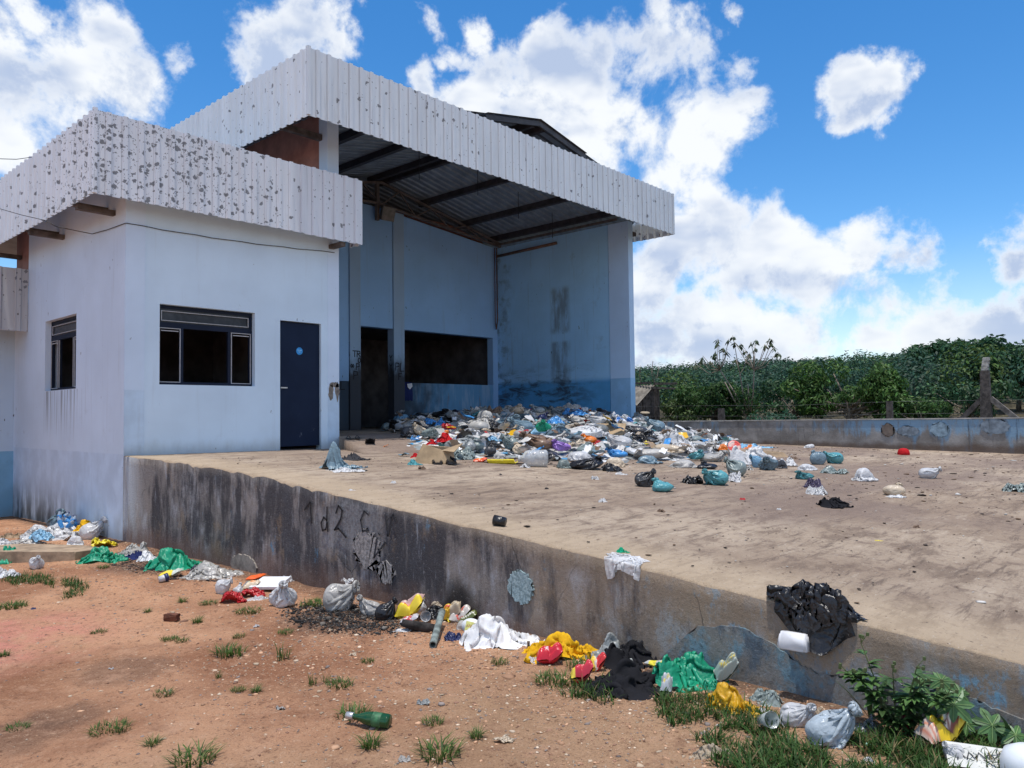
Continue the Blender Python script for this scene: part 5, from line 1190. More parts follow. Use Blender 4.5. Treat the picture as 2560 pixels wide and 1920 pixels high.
def gridF(n, m): i = np.arange(n*m).reshape(n, m); return np.stack([i[:-1, :-1], i[:-1, 1:], i[1:, 1:], i[1:, :-1]], -1).reshape(-1, 4)
def balls(C, Rr, floor=0.0):
    def f(Q):
        for c, q in zip(C, Rr):
            D = Q-c; l = np.sqrt((D*D).sum(-1, keepdims=True))+1e-9; Q = np.where(l < q, c+D*(q/l), Q)
        Q = Q.copy(); Q[..., 2] = np.maximum(Q[..., 2], floor); return Q
    return f
def sim_bag(seed, neck=True, n=40):
    r = np.random.default_rng(seed); k = int(r.integers(4, 8)); C = []; q = []
    for j in range(k):
        s = r.uniform(.26, .46); a = r.uniform(0, 6.28); d = r.uniform(0, .52); C.append([math.cos(a)*d, math.sin(a)*d*.8, s*.85+r.uniform(0, .14)]); q.append(s)
    C = np.array(C); q = np.array(q); g = np.linspace(-1, 1, n); U, W_ = np.meshgrid(g, g); rr = np.maximum(np.abs(U), np.abs(W_)); ang = np.arctan2(W_, U)
    R0 = .86; L = math.pi*R0*(1.22 if neck else 1.34); h = L/((n-1)/2)/math.sqrt(1.15)*.62
    ax = np.array([math.cos(seed), math.sin(seed)*.8, r.uniform(.25, .75)]) if neck else np.array([0, 0, -1.0]); ax /= np.linalg.norm(ax)
    u_ = np.cross(ax, [.1, .2, .97] if neck else [1, 0, 0]); u_ /= np.linalg.norm(u_); v_ = np.cross(ax, u_)
    th = math.pi*rr*.985; cen = np.array([0, 0, .55]); P = cen+R0*1.05*((-np.cos(th))[..., None]*ax+np.sin(th)[..., None]*(np.cos(ang)[..., None]*u_+np.sin(ang)[..., None]*v_)); P += r.normal(0, .02, P.shape)
    P[..., 2] = np.maximum(P[..., 2], 0); tip = cen+ax*(1.02 if neck else .5); rim = np.zeros((n, n), bool); w_ = 1; rim[:w_] = rim[-w_:] = True; rim[:, :w_] = rim[:, -w_:] = True
    def pin(Q):
        tgt = tip+(np.cos(ang)[..., None]*u_+np.sin(ang)[..., None]*v_)*(.16 if neck else .10)
        if not neck: tgt[..., 2] = .01
        Q[rim] = Q[rim]*.5+tgt[rim]*.5
        if neck:     # the tie: a ring of film a little inside the rim is drawn together
            tie = (rr > .80) & (rr < .87); t2 = tip-ax*.20+(np.cos(ang)[..., None]*u_+np.sin(ang)[..., None]*v_)*.05; Q[tie] = Q[tie]*.4+t2[tie]*.6
    def force(Q, s): D = cen*np.array([1, 1, .7])-Q; return D*.0016
    P = relax(P, h, 70, balls(C, q), .0020, .022, force, 4, .93, pin)
    return finish(P)
def finish(P, edge=False):
    n, m = P.shape[:2]; V = P.reshape(-1, 3).copy(); V[:, :2] -= (V[:, :2].max(0)+V[:, :2].min(0))/2; V[:, 2] -= V[:, 2].min(); V[:, :2] /= np.abs(V[:, :2]).max(0); V[:, 2] /= np.percentile(V[:, 2], 99.3); V[:, 2] += .01
    return V, gridF(n, m)
def sim_sheet(seed, n=40, squeeze=.60, lumps=3, hl=.26, tall=.9, bend=.02):
    r = np.random.default_rng(seed); G = [(r.uniform(-.35, .35), r.uniform(-.35, .35), r.uniform(.12, .30), r.uniform(.16, .40), r.uniform(.4, 1)*hl, r.uniform(0, 3.1)) for _ in range(lumps)]
    def hf(x, y):
        z = np.zeros_like(x)
        for (a, b, s1, s2, q, th) in G:
            X, Y = (x-a)*math.cos(th)+(y-b)*math.sin(th), -(x-a)*math.sin(th)+(y-b)*math.cos(th); z = np.maximum(z, q*np.exp(-(X/s1)**2-(Y/s2)**2))
        return z
    def collide(Q): Q = Q.copy(); Q[..., 2] = np.maximum(Q[..., 2], hf(Q[..., 0], Q[..., 1])); return Q
    def fric(Q, P): m = (Q[..., 2] < hf(Q[..., 0], Q[..., 1])+.006)[..., None]; return np.where(m, Q*np.array([.35, .35, 1])+P*np.array([.65, .65, 0]), Q)
    g = np.linspace(-1, 1, n); U, W_ = np.meshgrid(g, g); h = 2/(n-1); rot = r.uniform(0, 1.5); k = r.uniform(0, 6.28, 4)
    sx, sy = squeeze*r.uniform(.8, 1.2), squeeze*r.uniform(.8, 1.2)
    X = U*sx+.08*np.sin(3*W_+k[0])*squeeze; Y = W_*sy+.10*np.sin(2.6*U+k[1])*squeeze
    Z = .35*tall+.16*np.sin(5*U+2*W_+k[2])+.14*np.sin(6*W_-3*U+k[3])+r.normal(0, .03, U.shape)
    P = np.stack([X*math.cos(rot)-Y*math.sin(rot), X*math.sin(rot)+Y*math.cos(rot), Z], -1)
    # one or two corners thrown back over the middle
    for (cu, cv) in [(1, 1), (-1, 1), (1, -1), (-1, -1)][:int(r.integers(0, 3))]:
        wgt = np.clip((U*cu+W_*cv-.9)/1.1, 0, 1)[..., None]; P = P*(1-wgt*.75)+np.array([.1, 0, .35])*wgt*.75
    P = relax(P, h, 75, collide, .0022, bend, lambda Q, s: -Q*np.array([.0014, .0014, 0])*(s < .5), 4, .93, None, fric)
    return finish(P)
PROTO = {'bag': [sim_bag(200+k) for k in range(10)], 'pouch': [sim_bag(300+k, False) for k in range(7)], 'sheet': [sim_sheet(400+k, 44) for k in range(10)],
         'flat': [sim_sheet(500+k, 44, .80, 3, .10, .5) for k in range(5)], 'crumple': [sim_sheet(600+k, 40, .44, 3, .22, 1.2) for k in range(8)]}
_pi = [0]
def proto(kind, seed, variant=None):
    _pi[0] += 1; L_ = PROTO[kind]; V, F = L_[(seed*7+_pi[0]) % len(L_) if variant is None else variant % len(L_)]; V = V.copy(); a = seed*2.399
    if kind in ('bag', 'pouch', 'crumple', 'sheet', 'flat'):
        if seed % 2: V[:, 0] *= -1; F = F[:, ::-1]
        c, s = math.cos(a), math.sin(a); x, y = V[:, 0]*c-V[:, 1]*s, V[:, 0]*s+V[:, 1]*c; V[:, 0], V[:, 1] = x, y; V[:, :2] /= np.abs(V[:, :2]).max(0)
    return V, F
PROTO['cloth'] = [sim_sheet(700+k, 44, .78, 3, .24, .8, .09) for k in range(6)]
PROTO['tent'] = [sim_sheet(801, 44, .74, 1, .62, .9, .05)]
def drape_edge(seed, offx=-.12, sx=.55, sy=.62, n=46, film=1.0, bend=.03, steps=90):
    """film dropped over the straight top edge of a wall: solid where x > 0 and z < 0; edge runs along y"""
    r = np.random.default_rng(seed); g = np.linspace(-1, 1, n); U, W_ = np.meshgrid(g, g); h = 2*film/(n-1); k = r.uniform(0, 6.28, 4)
    X = U*sx+offx+.08*np.sin(3*W_+k[0]); Y = W_*sy+.10*np.sin(2.6*U+k[1]); Z = .30+.14*np.sin(5*U+2*W_+k[2])+.13*np.sin(6*W_-3*U+k[3])+r.normal(0, .03, U.shape)
    def collide(Q):
        Q = Q.copy(); x, z = Q[..., 0], Q[..., 2]; ins = (x > -.012) & (z < .012); top = ins & (z > -.16) & ((.012-z) < (x+.25)); Q[..., 2] = np.where(top, .012, z); Q[..., 0] = np.where(ins & ~top, -.012, x); return Q
    def fric(Q, P): m = ((Q[..., 2] < .03) & (Q[..., 0] > -.02))[..., None]; return np.where(m, Q*np.array([.12, .12, 1])+P*np.array([.88, .88, 0]), Q)
    P = relax(np.stack([X, Y, Z], -1), h, steps, collide, .0022, bend, None, 4, .90, None, fric)
    return P.reshape(-1, 3), gridF(n, n)

# ------------------------------------------------------------------ rubbish: shapes
def _ico(sub):
    bm = bmesh.new(); bmesh.ops.create_icosphere(bm, subdivisions=sub, radius=1.0); V = np.array([v.co[:] for v in bm.verts]); F = np.array([[v.index for v in f.verts] for f in bm.faces]); bm.free(); return V, F
ICOS = {k: _ico(k) for k in (4, 5)}
def worley(P, K, r, spread=1.2):
    Q = r.uniform(-spread, spread, (K, 3)); d = np.linalg.norm(P[:, None, :]-Q[None], axis=2); d.sort(axis=1); return d[:, 0], d[:, 1]
def packet_mesh(seed, n=26, fill=.8, crump=.16):
    """snack packet: two films welded at the crimped ends, half crushed"""
    r = np.random.default_rng(seed); g = np.linspace(-1, 1, n); U, Vv = np.meshgrid(g, g); u, v = U.ravel(), Vv.ravel()
    th = (1-u**4)*(1-np.abs(v)**3)*fill; P3 = np.stack([u, v, u*0], 1); f1, f2 = worley(P3, 22, r); g1, g2 = worley(P3, 70, r)
    bend = .35*np.clip(u-r.uniform(-.3, .3), 0, 2)**1.2; top = th*.5*(1-crump*2.2*f1)+bend+crump*.6*g1-.12*np.clip(.12-(f2-f1), 0, .12)/.12*(1-np.abs(u)); bot = -th*.22+bend*.9
    pinch = 1-.14*np.sin(4*u+seed)*(1-v*v); y = v*pinch*(.92+.08*np.sin(9*v)*(np.abs(u) > .9))
    P = np.concatenate([np.stack([u, y, top], 1), np.stack([u, y, bot], 1)]); i = np.arange(n*n).reshape(n, n)
    F = np.stack([i[:-1, :-1], i[:-1, 1:], i[1:, 1:], i[1:, :-1]], -1).reshape(-1, 4); F = np.concatenate([F, F[:, ::-1]+n*n])
    P[:, 2] -= P[:, 2].min(); P[:, :2] /= np.abs(P[:, :2]).max(); P[:, 2] /= P[:, 2].max()
    return P, F, np.concatenate([np.stack([u, v], 1)]*2)
def pattern(uv, spec):
    """printed colours of a packet: list of (test, colour)"""
    c = np.tile(np.array(spec[0], float), (len(uv), 1))
    for f, col in spec[1:]: c[f(uv[:, 0], uv[:, 1])] = col
    return c
def blob(cu, cv, ru, rv): return lambda u, v: ((u-cu)/ru)**2+((v-cv)/rv)**2 < 1
def band(a, b, ax=0, w=.0): return lambda u, v: ((u if ax == 0 else v)+w*np.sin((v if ax == 0 else u)*7) > a) & ((u if ax == 0 else v)+w*np.sin((v if ax == 0 else u)*7) < b)
def zig(cu, cv, L, h, t=.05): return lambda u, v: (np.abs(u-cu) < L) & (np.abs(v-cv-h*np.abs(((u-cu)*9) % 2-1)+h*.5) < t)

_seed = [100]
def orient(o, rot=0.0): o.rotation_euler.z = math.atan2(RT[1], RT[0])+R(rot)
def put(kind, cx, by, w, h, mat, name, label, cat, group=None, rot=0, sf=None, H=None, dr=.75, lift=0.0, spec=None, seed=None, tilt=0, pos=None, **kw):
    """one piece of rubbish: its foot seen at (cx, by), w x h its apparent size in photo pixels"""
    _seed[0] += 1; seed = seed or _seed[0]
    p = np.array(pos) if pos is not None else hit(cx, by, sf); t = depth(p); W_ = w*t/FPX; Dp = W_*dr
    view = (p-CAM); dist = math.hypot(view[0], view[1]); hd = np.array([view[0]/dist, view[1]/dist]); sl = -view[2]/dist
    Hh = H if H else max(.05, h*t/FPX-Dp*sl*.9)
    c = p[:2]+hd*Dp*.5 if pos is None else p[:2]
    if pos is None and p[0] < 0: c[0] = min(c[0], -.03-min(.12, W_*.22))
    z = float((sf or surf)(np.array(c[0]), np.array(c[1])))+lift
    if kind == 'packet': V, F, uv = packet_mesh(seed, **kw); col = pattern(uv, spec)
    else:
        col = None; fab = getattr(mat, 'name', '').endswith('_cloth'); pk = kind
        if kind == 'bag' and kw.get('neck') is False: pk = 'pouch'
        if kind == 'sheet': pk = 'tent' if kw.get('peak', 1) > 2.3 else 'flat' if Hh < .07 else 'cloth' if fab else 'sheet'
        if kind == 'crumple' and fab: pk = 'cloth'
        if kw.get('pk'): pk = kw['pk']
        if kind in ('sheet', 'crumple') and pk != 'tent': Hh = min(Hh, .40*W_)
        if pk in ('pouch', 'bag'): Hh = min(Hh, (.55 if pk == 'pouch' else .92)*W_)
        V, F = proto(pk, seed, kw.get('variant'))
        if kind in ('sheet', 'crumple'): V = V*np.array([1.12, 1.12, 1])
    V = V*np.array([W_/2, Dp/2, Hh])
    o = mesh_obj(name, np_mesh(name, V, F, True, col), mat)
    o.location = (c[0], c[1], z-.006); orient(o, rot)
    if tilt: o.rotation_euler.x = R(tilt)
    return tag(o, label, cat, group)
def group_bm(name, bm, mat, p, rot, label, cat, smooth=False, parts=None):
    o = bm_obj(name, bm, mat, None, smooth); o.location = p; orient(o, rot); return tag(o, label, cat)

# --- the heap: footprint found from where its front edge meets the floor
front = [hit(*q) for q in [(985,1078),(1003,1118),(1052,1134),(1150,1152),(1280,1146),(1400,1150),(1480,1166),(1600,1150),(1710,1154),(1800,1140),(1850,1120),(1800,1106),(1700,1092)]]
FP = [p[:2] for p in front]+[np.array(q) for q in ((12.9, -1.0), (12.7, 4.7), (8.6, 4.7))]
FPa = np.array(FP)
def inside(x, y):
    x = np.asarray(x, float); y = np.asarray(y, float); ins = np.zeros(x.shape, bool); j = len(FPa)-1
    for i in range(len(FPa)):
        xi, yi = FPa[i]; xj, yj = FPa[j]
        ins ^= ((yi > y) != (yj > y)) & (x < (xj-xi)*(y-yi)/(yj-yi+1e-12)+xi); j = i
    return ins
def dfront(x, y):
    x = np.asarray(x, float); y = np.asarray(y, float); d = np.full(x.shape, 9.0)
    for (ax, ay), (bx_, by_) in zip(FPa[:13], FPa[1:14]):
        L2 = (bx_-ax)**2+(by_-ay)**2+1e-9; t_ = np.clip(((x-ax)*(bx_-ax)+(y-ay)*(by_-ay))/L2, 0, 1); d = np.minimum(d, np.hypot(x-ax-t_*(bx_-ax), y-ay-t_*(by_-ay)))
    return d
def mound(x, y):
    f = np.clip(dfront(x, y)/2.2, 0, 1); f = f*f*(3-2*f); return np.where(inside(x, y), .24*f*np.clip(1.25-.0*x, 0, 1), 0.0)
def heap(x, y): return surf(x, y)+mound(x, y)
gx, gy = np.arange(1.8, 12.75, .07), np.arange(-6.6, 4.76, .07); X, Y = np.meshgrid(gx, gy); Z = heap(X, Y)
f1 = np.abs(fbm(X, Y, 1.4, 31, 4)); Z = Z+np.where(inside(X, Y), .10*f1*np.clip(dfront(X, Y)/.5, 0, 1)-.01, -.2)
i = np.arange(X.size).reshape(X.shape); F = np.stack([i[:-1, :-1], i[:-1, 1:], i[1:, 1:], i[1:, :-1]], -1).reshape(-1, 4); ok_ = inside(X, Y).ravel(); F = F[ok_[F].all(1)]
m, t = new_mat('mixed_rubbish'); p = t.obj(); vc = t.vor(t.vmath('ADD', p, t.map(t.noise(p, 6, 4, color=True), (.2, .2, .2))), 7.5, color=True); a_, b_, c_ = t.sep(vc)
c = t.mix(t.math('GREATER_THAN', a_, .16), (.03, .03, .034), (.26, .29, .29)); c = t.mix(t.math('GREATER_THAN', a_, .40), c, (.50, .48, .46)); c = t.mix(t.math('GREATER_THAN', a_, .65), c, (.70, .70, .70)); c = t.mix(t.math('GREATER_THAN', b_, .88), c, (.22, .14, .09)); c = t.mix(t.math('GREATER_THAN', c_, .93), c, (.07, .28, .5))
setp(t, c, .5, normal=t.bump(t.vor(p, 18, 'DISTANCE_TO_EDGE'), .8, .03))
u_ = np.unique(F); rem = np.full(X.size, -1); rem[u_] = np.arange(len(u_)); VV = np.stack([X, Y, Z], -1).reshape(-1, 3)[u_]
tag(mesh_obj('loose_rubbish', np_mesh('loose_rubbish', VV, rem[F], True), m), 'loose mixed rubbish between and under the bags of the big heap', 'rubbish', kind='stuff')

GH = 'bags and rags on the big rubbish heap'
HP = []       # (short name, px, py) of the heap pieces that are easy to find
def hp(short, kind, cx, cy, w, h, mat, label, cat='bag', name=None, lift=.02, **kw):
    o = put(kind, cx, cy+h*.38, w*1.12, h*1.15, pm(mat) if isinstance(mat, str) else mat, name or {'bag': 'rubbish_bag', 'pouch': 'stuffed_bag', 'sheet': 'plastic_sheet', 'crumple': 'crumpled_film', 'packet': 'snack_packet'}[kind], label, cat, GH, sf=heap, lift=lift, **kw)
    HP.append((short, cx, cy, np.array(o.location[:2]), w)); return o
hp('big red cloth','crumple',1122,1106,50,40,'red_cloth','big bright red cloth bunched up at the left front of the heap','cloth','cloth',lift=.10)
hp(None or 'orange patch','pouch',1115,1103,14,18,'orange','small orange rag lying on the big red cloth','cloth','cloth',lift=.18)
hp('small bright blue bag','pouch',1145,1102,18,26,'blue','small upright bright blue bag right of the big red cloth',lift=.08)
hp('dark red bag','crumple',1120,1082,34,20,'red','dark red bag just behind the big red cloth',lift=.10)
hp('pink red cloth','crumple',1084,1112,30,24,'red_cloth','pinkish red cloth left of and below the big red cloth','cloth','cloth',lift=.05)
hp('bright blue bag','crumple',1087,1071,46,26,'blue','bright blue crumpled bag with yellow tag behind the pink-red cloth',lift=.10)
hp('cream full bag','bag',1049,1085,34,28,'cream','cream bulging bag at the left end of the heap beside a blue one',lift=.05)
hp('black and white bag','pouch',1021,1086,38,26,'charcoal','black bag with white inside at the far left end of the heap',lift=.03)
hp('small flat blue bag','crumple',1040,1100,26,10,'blue','small flat blue bag lying below the cream bulging bag',lift=.02)
hp('slate bag','bag',1078,1092,52,26,'grey_green','grey green bag between the cream bag and the big red cloth',lift=.05)
hp('emerald bag','bag',1356,1088,42,28,'green','emerald green bag in the middle of the heap',lift=.12)
hp('purple bag','bag',1403,1129,46,28,'purple','light purple bag at the front of the heap',lift=.06)
hp('grey knotted bag','bag',1228,1131,32,32,'charcoal','dark grey rounded bag at the front, right of the white board',lift=.03)
hp('blue and white bag','crumple',1236,1115,42,24,'pale_blue','blue and white crumpled bag just behind the dark grey rounded bag',lift=.10)
hp('big grey green bag','bag',1276,1121,48,36,'grey_green','large grey green bag right of the dark grey rounded one',lift=.05)
hp('small white sack','pouch',1251,1142,32,14,'dirty_white','small whitish sack on the concrete below the big grey-green bag',lift=.0)
hp('cream speckled bag','bag',1301,1130,38,26,'cream','cream and yellow bag at the front, right of the big grey-green bag',lift=.03)
hp('white ruffled bag','bag',1330,1132,34,24,'dirty_white','off-white ruffled bag between the cream bag and the purple bag',lift=.03)
hp('long white bag','pouch',1212,1060,46,22,'dirty_white','long off-white bag high up on the heap, left of centre',lift=.12,rot=-20)
hp('long blue sheet','sheet',1443,1053,66,16,'blue','long bright blue sheet near the top of the heap by the side wall','sheet',lift=.16)
hp('pale board','sheet',1433,1042,52,14,'dirty_white','pale board-like sheet lying on top of the long blue sheet','sheet',lift=.22,folds=1,crump=.05,peak=.1)
hp('lower blue sheet','sheet',1389,1073,48,18,'blue','bright blue sheet behind the emerald green bag','sheet',lift=.14)
hp('navy bag','bag',1358,1060,28,18,'navy','small navy blue bag behind the emerald green bag, close to the top',lift=.14)
hp('magenta cloth','crumple',1456,1092,34,14,'magenta_cloth','magenta cloth right of the lower blue sheet','cloth','cloth',lift=.12)
hp('orange bag','bag',1472,1116,40,22,'orange','orange bag with a red end, right part of the heap front',lift=.10)
hp('red wrapper','crumple',1492,1119,24,24,'red','red wrapper touching the orange bag','wrapper',lift=.10)
hp('front grey green bag','bag',1465,1133,46,28,'grey_green','rounded grey green bag right below the orange bag',lift=.04)
hp('printed white bag','bag',1549,1073,34,26,'white','white bag with a round blue print near the foot of the shed pillar',lift=.14)
hp('lettered white bag','bag',1573,1071,38,28,'white','white bag with a dark scribble, right of the one with the round blue print',lift=.12)
hp('big slate bag','bag',1640,1080,52,36,'slate','large blue grey bag at the right shoulder of the heap',lift=.10)
hp('black sheet','crumple',1714,1086,62,22,'black','black sheet at the right end of the heap against the boundary wall','sheet','plastic_sheet',lift=.05)
hp('orange box','pouch',1687,1073,28,16,'orange','faded orange bundle right of the large blue-grey bag',lift=.08)
hp('triangular white bag','sheet',1675,1092,40,30,'white','white bag with black letters leaning below the large blue-grey bag',lift=.10)
hp('big white sack','sheet',1708,1119,108,44,'white','big crumpled white sack sheet spread on the right part of the heap','sheet',lift=.06)
hp('black bag','crumple',1604,1108,62,22,'black','black bag left of the big crumpled white sack sheet',lift=.10)
hp('small yellow bag','pouch',1616,1123,14,14,'bright_yellow','tiny bright yellow bag below the black bag',lift=.12)
hp('white bulging bag','bag',1587,1134,52,26,'white','white bulging bag below the tiny yellow one',lift=.04)
hp('teal flat bag','pouch',1623,1153,66,20,'slate','flat steel blue bag lying at the front of the heap',lift=.0)
hp('royal blue bag','bag',1542,1147,54,24,'blue','royal blue bag on top of a cream one at the heap front',lift=.07)
hp('cream sack','pouch',1538,1160,50,22,'cream','cream sack under the royal blue bag',lift=.0)
hp('black crumple','crumple',1530,1173,50,20,'black','crumpled black film in front of the cream sack',lift=.0)
hp('big black bag','bag',1466,1163,86,34,'black','big shiny black bag lying in front of the heap',lift=.0)
hp('flat black bag','pouch',1380,1147,56,18,'black','flat black bag in front of the purple bag',lift=.0)
hp('black cloth','crumple',1762,1124,58,26,'black_cloth','black cloth at the right of the heap next to a clear bag of cream scraps','cloth','cloth',lift=.04)
hp('clear bag of scraps','bag',1782,1145,72,28,'dirty_white_film','clear bag of cream scraps at the right front of the heap',lift=.0)
hp('orange peel','pouch',1806,1131,26,14,'orange','orange-brown scrap right of the black cloth','scrap',lift=.08)
hp('aqua bag','bag',1742,1145,40,24,'teal','aqua bag left of the clear bag of cream scraps',lift=.03)
hp('pinkish white bag','pouch',1708,1163,72,20,'dirty_white','long pinkish white bag lying flat at the heap front',lift=.0)
hp('low black bag','bag',1768,1167,48,18,'black','low black bag right of the long pinkish-white bag',lift=.0)
hp('small round white bag','bag',1815,1106,30,20,'white','small round white bag below the long black roll',lift=.0)
hp('brown pile','crumple',1239,1047,40,18,'brown','brown paper bundle at the crest of the heap, left of centre','paper','paper',lift=.16)
hp('beige crest bag','bag',1292,1046,36,22,'beige','beige bag on the crest of the heap in the corner of the bay',lift=.16)
hp('grey crest bag','bag',1345,1044,40,20,'grey','grey bag on the crest of the heap right of the bay corner',lift=.16)
hp('teal rag','crumple',1194,1054,30,14,'teal','dark teal rag on the heap behind the long off-white bag','rag','rag',lift=.14)
hp('dark heap bag','bag',1105,1052,56,22,'black','black bag on the low back part of the heap beside the blue parapet',lift=.12)
hp('white dirty bag','bag',1135,1054,34,16,'dirty_white','off-white bag right of the black bag beside the blue parapet',lift=.14)
hp('grey bag with hat','bag',1600,1060,40,24,'grey','grey bag leaning at the foot of the shed pillar',lift=.10)
# printed marks on two of them, taped on as thin prints
def decal(o, fn, col, rr_=.5):
    a = o.data.color_attributes.new('tint', 'FLOAT_COLOR', 'POINT'); base = np.array(PC['white']); n = len(o.data.vertices); V = np.zeros(n*3); o.data.vertices.foreach_get('co', V); V = V.reshape(-1, 3)
    s_ = V.max(0); u, v = V[:, 0]/s_[0], V[:, 2]/s_[2]*2-1; c = np.ones((n, 4)); c[:, :3] = base; c[fn(u, v), :3] = col; a.data.foreach_set('color', c.ravel().astype(np.float32)); o.data.materials.clear(); o.data.materials.append(M['print'])
for o in [q for q in COL.objects if q.get('label', '').startswith('white bag with a')]:
    if 'round blue' in o['label']: decal(o, blob(0, .15, .42, .52), (.05, .20, .55))
    else: decal(o, lambda u, v: (np.abs(v-.1-.3*np.sin(u*9)) < .12) & (np.abs(u) < .5), (.06, .06, .07))

# flat things on the heap
def slab_box(name, cx, cy, hx, hy, hz, mat, label, cat, rot=0, tilt=(0, 0), lift=.1, sf=heap):
    p = hit(cx, cy, sf); bm = bmesh.new(); bx(bm, -hx, hx, -hy, hy, 0, hz); bmesh.ops.bevel(bm, geom=bm.edges[:], offset=min(.004, hz*.3), segments=1)
    o = bm_obj(name, bm, mat); o.location = (p[0], p[1], float(sf(np.array(p[0]), np.array(p[1])))+lift); o.rotation_euler = (R(tilt[0]), R(tilt[1]), math.atan2(RT[1], RT[0])+R(rot)); return tag(o, label, cat)
CARD = simple('brown_cardboard', (.40, .285, .17), .9, .15, 6, bump=.1); CARD2 = simple('dark_cardboard', (.27, .19, .115), .9, .2, 6, bump=.1)
slab_box('cardboard_sheet', 1522, 1098, .30, .16, .03, CARD, 'tan flat cardboard piece leaning on the right part of the heap', 'cardboard', -22, (38, 0), .16)
slab_box('foam_board', 1193, 1130, .135, .012, .115, simple('white_foam_board', (.74, .75, .78), .6, .05), 'clean white rectangular board standing at the heap front', 'board', 4, (-14, 0), .08)
slab_box('plank', 1931, 1142, .27, .12, .03, CARD2, 'dark brown bent board behind the large white sheet bag', 'board', 12, (24, 6), .02)
bm = bmesh.new(); lathe(bm, [(.0, .0), (.12, .0), (.15, .02), (.12, .04), (.05, .045), (0, .05)], 20); p = hit(1613, 1062, heap); o = bm_obj('straw_hat', bm, simple('straw', (.36, .29, .20), .9, .2, 20), None, True); o.location = (p[0], p[1], p[2]+.33); o.rotation_euler = (R(8), R(-8), 0); tag(o, 'small tan hat lying on the grey bag by the shed pillar', 'hat')
bm = bmesh.new(); lathe(bm, [(0, 0), (.115, 0), (.12, .012), (.09, .018), (.085, .012), (0, .014)], 24); p = hit(1836, 1134, surf); o = bm_obj('round_lid', bm, M['print']); me = o.data
a = me.color_attributes.new('tint', 'FLOAT_COLOR', 'POINT'); cc = []
for v in me.vertices: an = math.atan2(v.co.y, v.co.x); q = math.hypot(v.co.x, v.co.y); cc += [.72, .10, .08, 1] if q > .1 or q < .02 or (math.sin(an*2) > .3 and q < .1) else [.75, .62, .55, 1]
a.data.foreach_set('color', cc); o.location = (p[0], p[1], p[2]+.13); o.rotation_euler = (R(62), 0, math.atan2(RT[1], RT[0])); tag(o, 'round red and white lid standing right of the black cloth', 'lid')

# filler pieces between them; each label names the piece it lies by
fill_defs = [('grey', 'grey', 3), ('grey_green', 'grey-green', 5), ('dirty_white', 'off-white', 9), ('white', 'white', 10), ('charcoal', 'charcoal', 3), ('black', 'black', 3), ('slate', 'blue-grey', 3), ('cream', 'cream', 2), ('beige', 'beige', 2), ('brown', 'brown', 2), ('teal', 'teal', 1), ('pale_blue', 'pale blue', 1), ('white_film', 'translucent white', 3), ('grey_film', 'translucent grey', 3), ('dark_purple', 'dark plum', 1)]
bagset = [f for f in fill_defs for _ in range(f[2])]
kinds = [('bag', 'tied bag', 'rubbish_bag'), ('bag', 'tied bag', 'rubbish_bag'), ('pouch', 'slack bag', 'stuffed_bag'), ('crumple', 'crumpled film', 'crumpled_film'), ('sheet', 'spread sheet', 'plastic_sheet')]
rf = np.random.default_rng(77); pts = []; used = set(); cent = [q[3] for q in HP]
def to_px(p): q = np.asarray(p)-CAM; z = q @ FW; return 1280+FPX*(q @ RT)/z, 960-FPX*(q @ UP)/z
tries = 0; n_fill = 0
while n_fill < 150 and tries < 9000:
    tries += 1; x, y = rf.uniform(2, 12.6), rf.uniform(-6.2, 4.5)
    if not inside(x, y) or dfront(x, y) < .12: continue
    if x > 12.3 or any(math.hypot(x-a, y-b) < .30 for a, b in pts) or any(math.hypot(x-c[0], y-c[1]) < .26 for c in cent): continue
    z = float(heap(np.array(x), np.array(y))); px, py = to_px((x, y, z+.1))
    if px < 985: continue
    cand = sorted(HP, key=lambda h: math.hypot(px-h[1], (py-h[2])*2.2))[:6]
    f = bagset[int(rf.integers(len(bagset)))]; kd = kinds[int(rf.integers(len(kinds)))]; wm = rf.uniform(.42, .80); size = 'large ' if wm > .68 else 'small ' if wm < .50 else ''
    lab = None
    for h in cand:
        rel = ('behind' if y > h[3][1]+.1 and abs(px-h[1]) < 30 else 'in front of' if abs(px-h[1]) < 20 else 'left of' if px < h[1] else 'right of')
        s_ = f"{size}{f[1]} {kd[1]} {rel} the {h[0]}"
        if s_ not in used: lab = s_; break
    if not lab: continue
    used.add(lab); pts.append((x, y)); n_fill += 1; t_ = depth((x, y, z))
    Hh = rf.uniform(.15, .27)*(1.15 if kd[0] == 'bag' else .75)
    put(kd[0], 0, 0, wm*FPX/t_, 10, pm(f[0]), kd[2], lab, 'bag' if 'bag' in kd[1] else 'sheet' if 'sheet' in kd[1] else 'film', GH, rot=rf.uniform(-180, 180), sf=heap, H=Hh, dr=rf.uniform(.6, .9), lift=rf.uniform(0, .07), pos=(x, y, z))

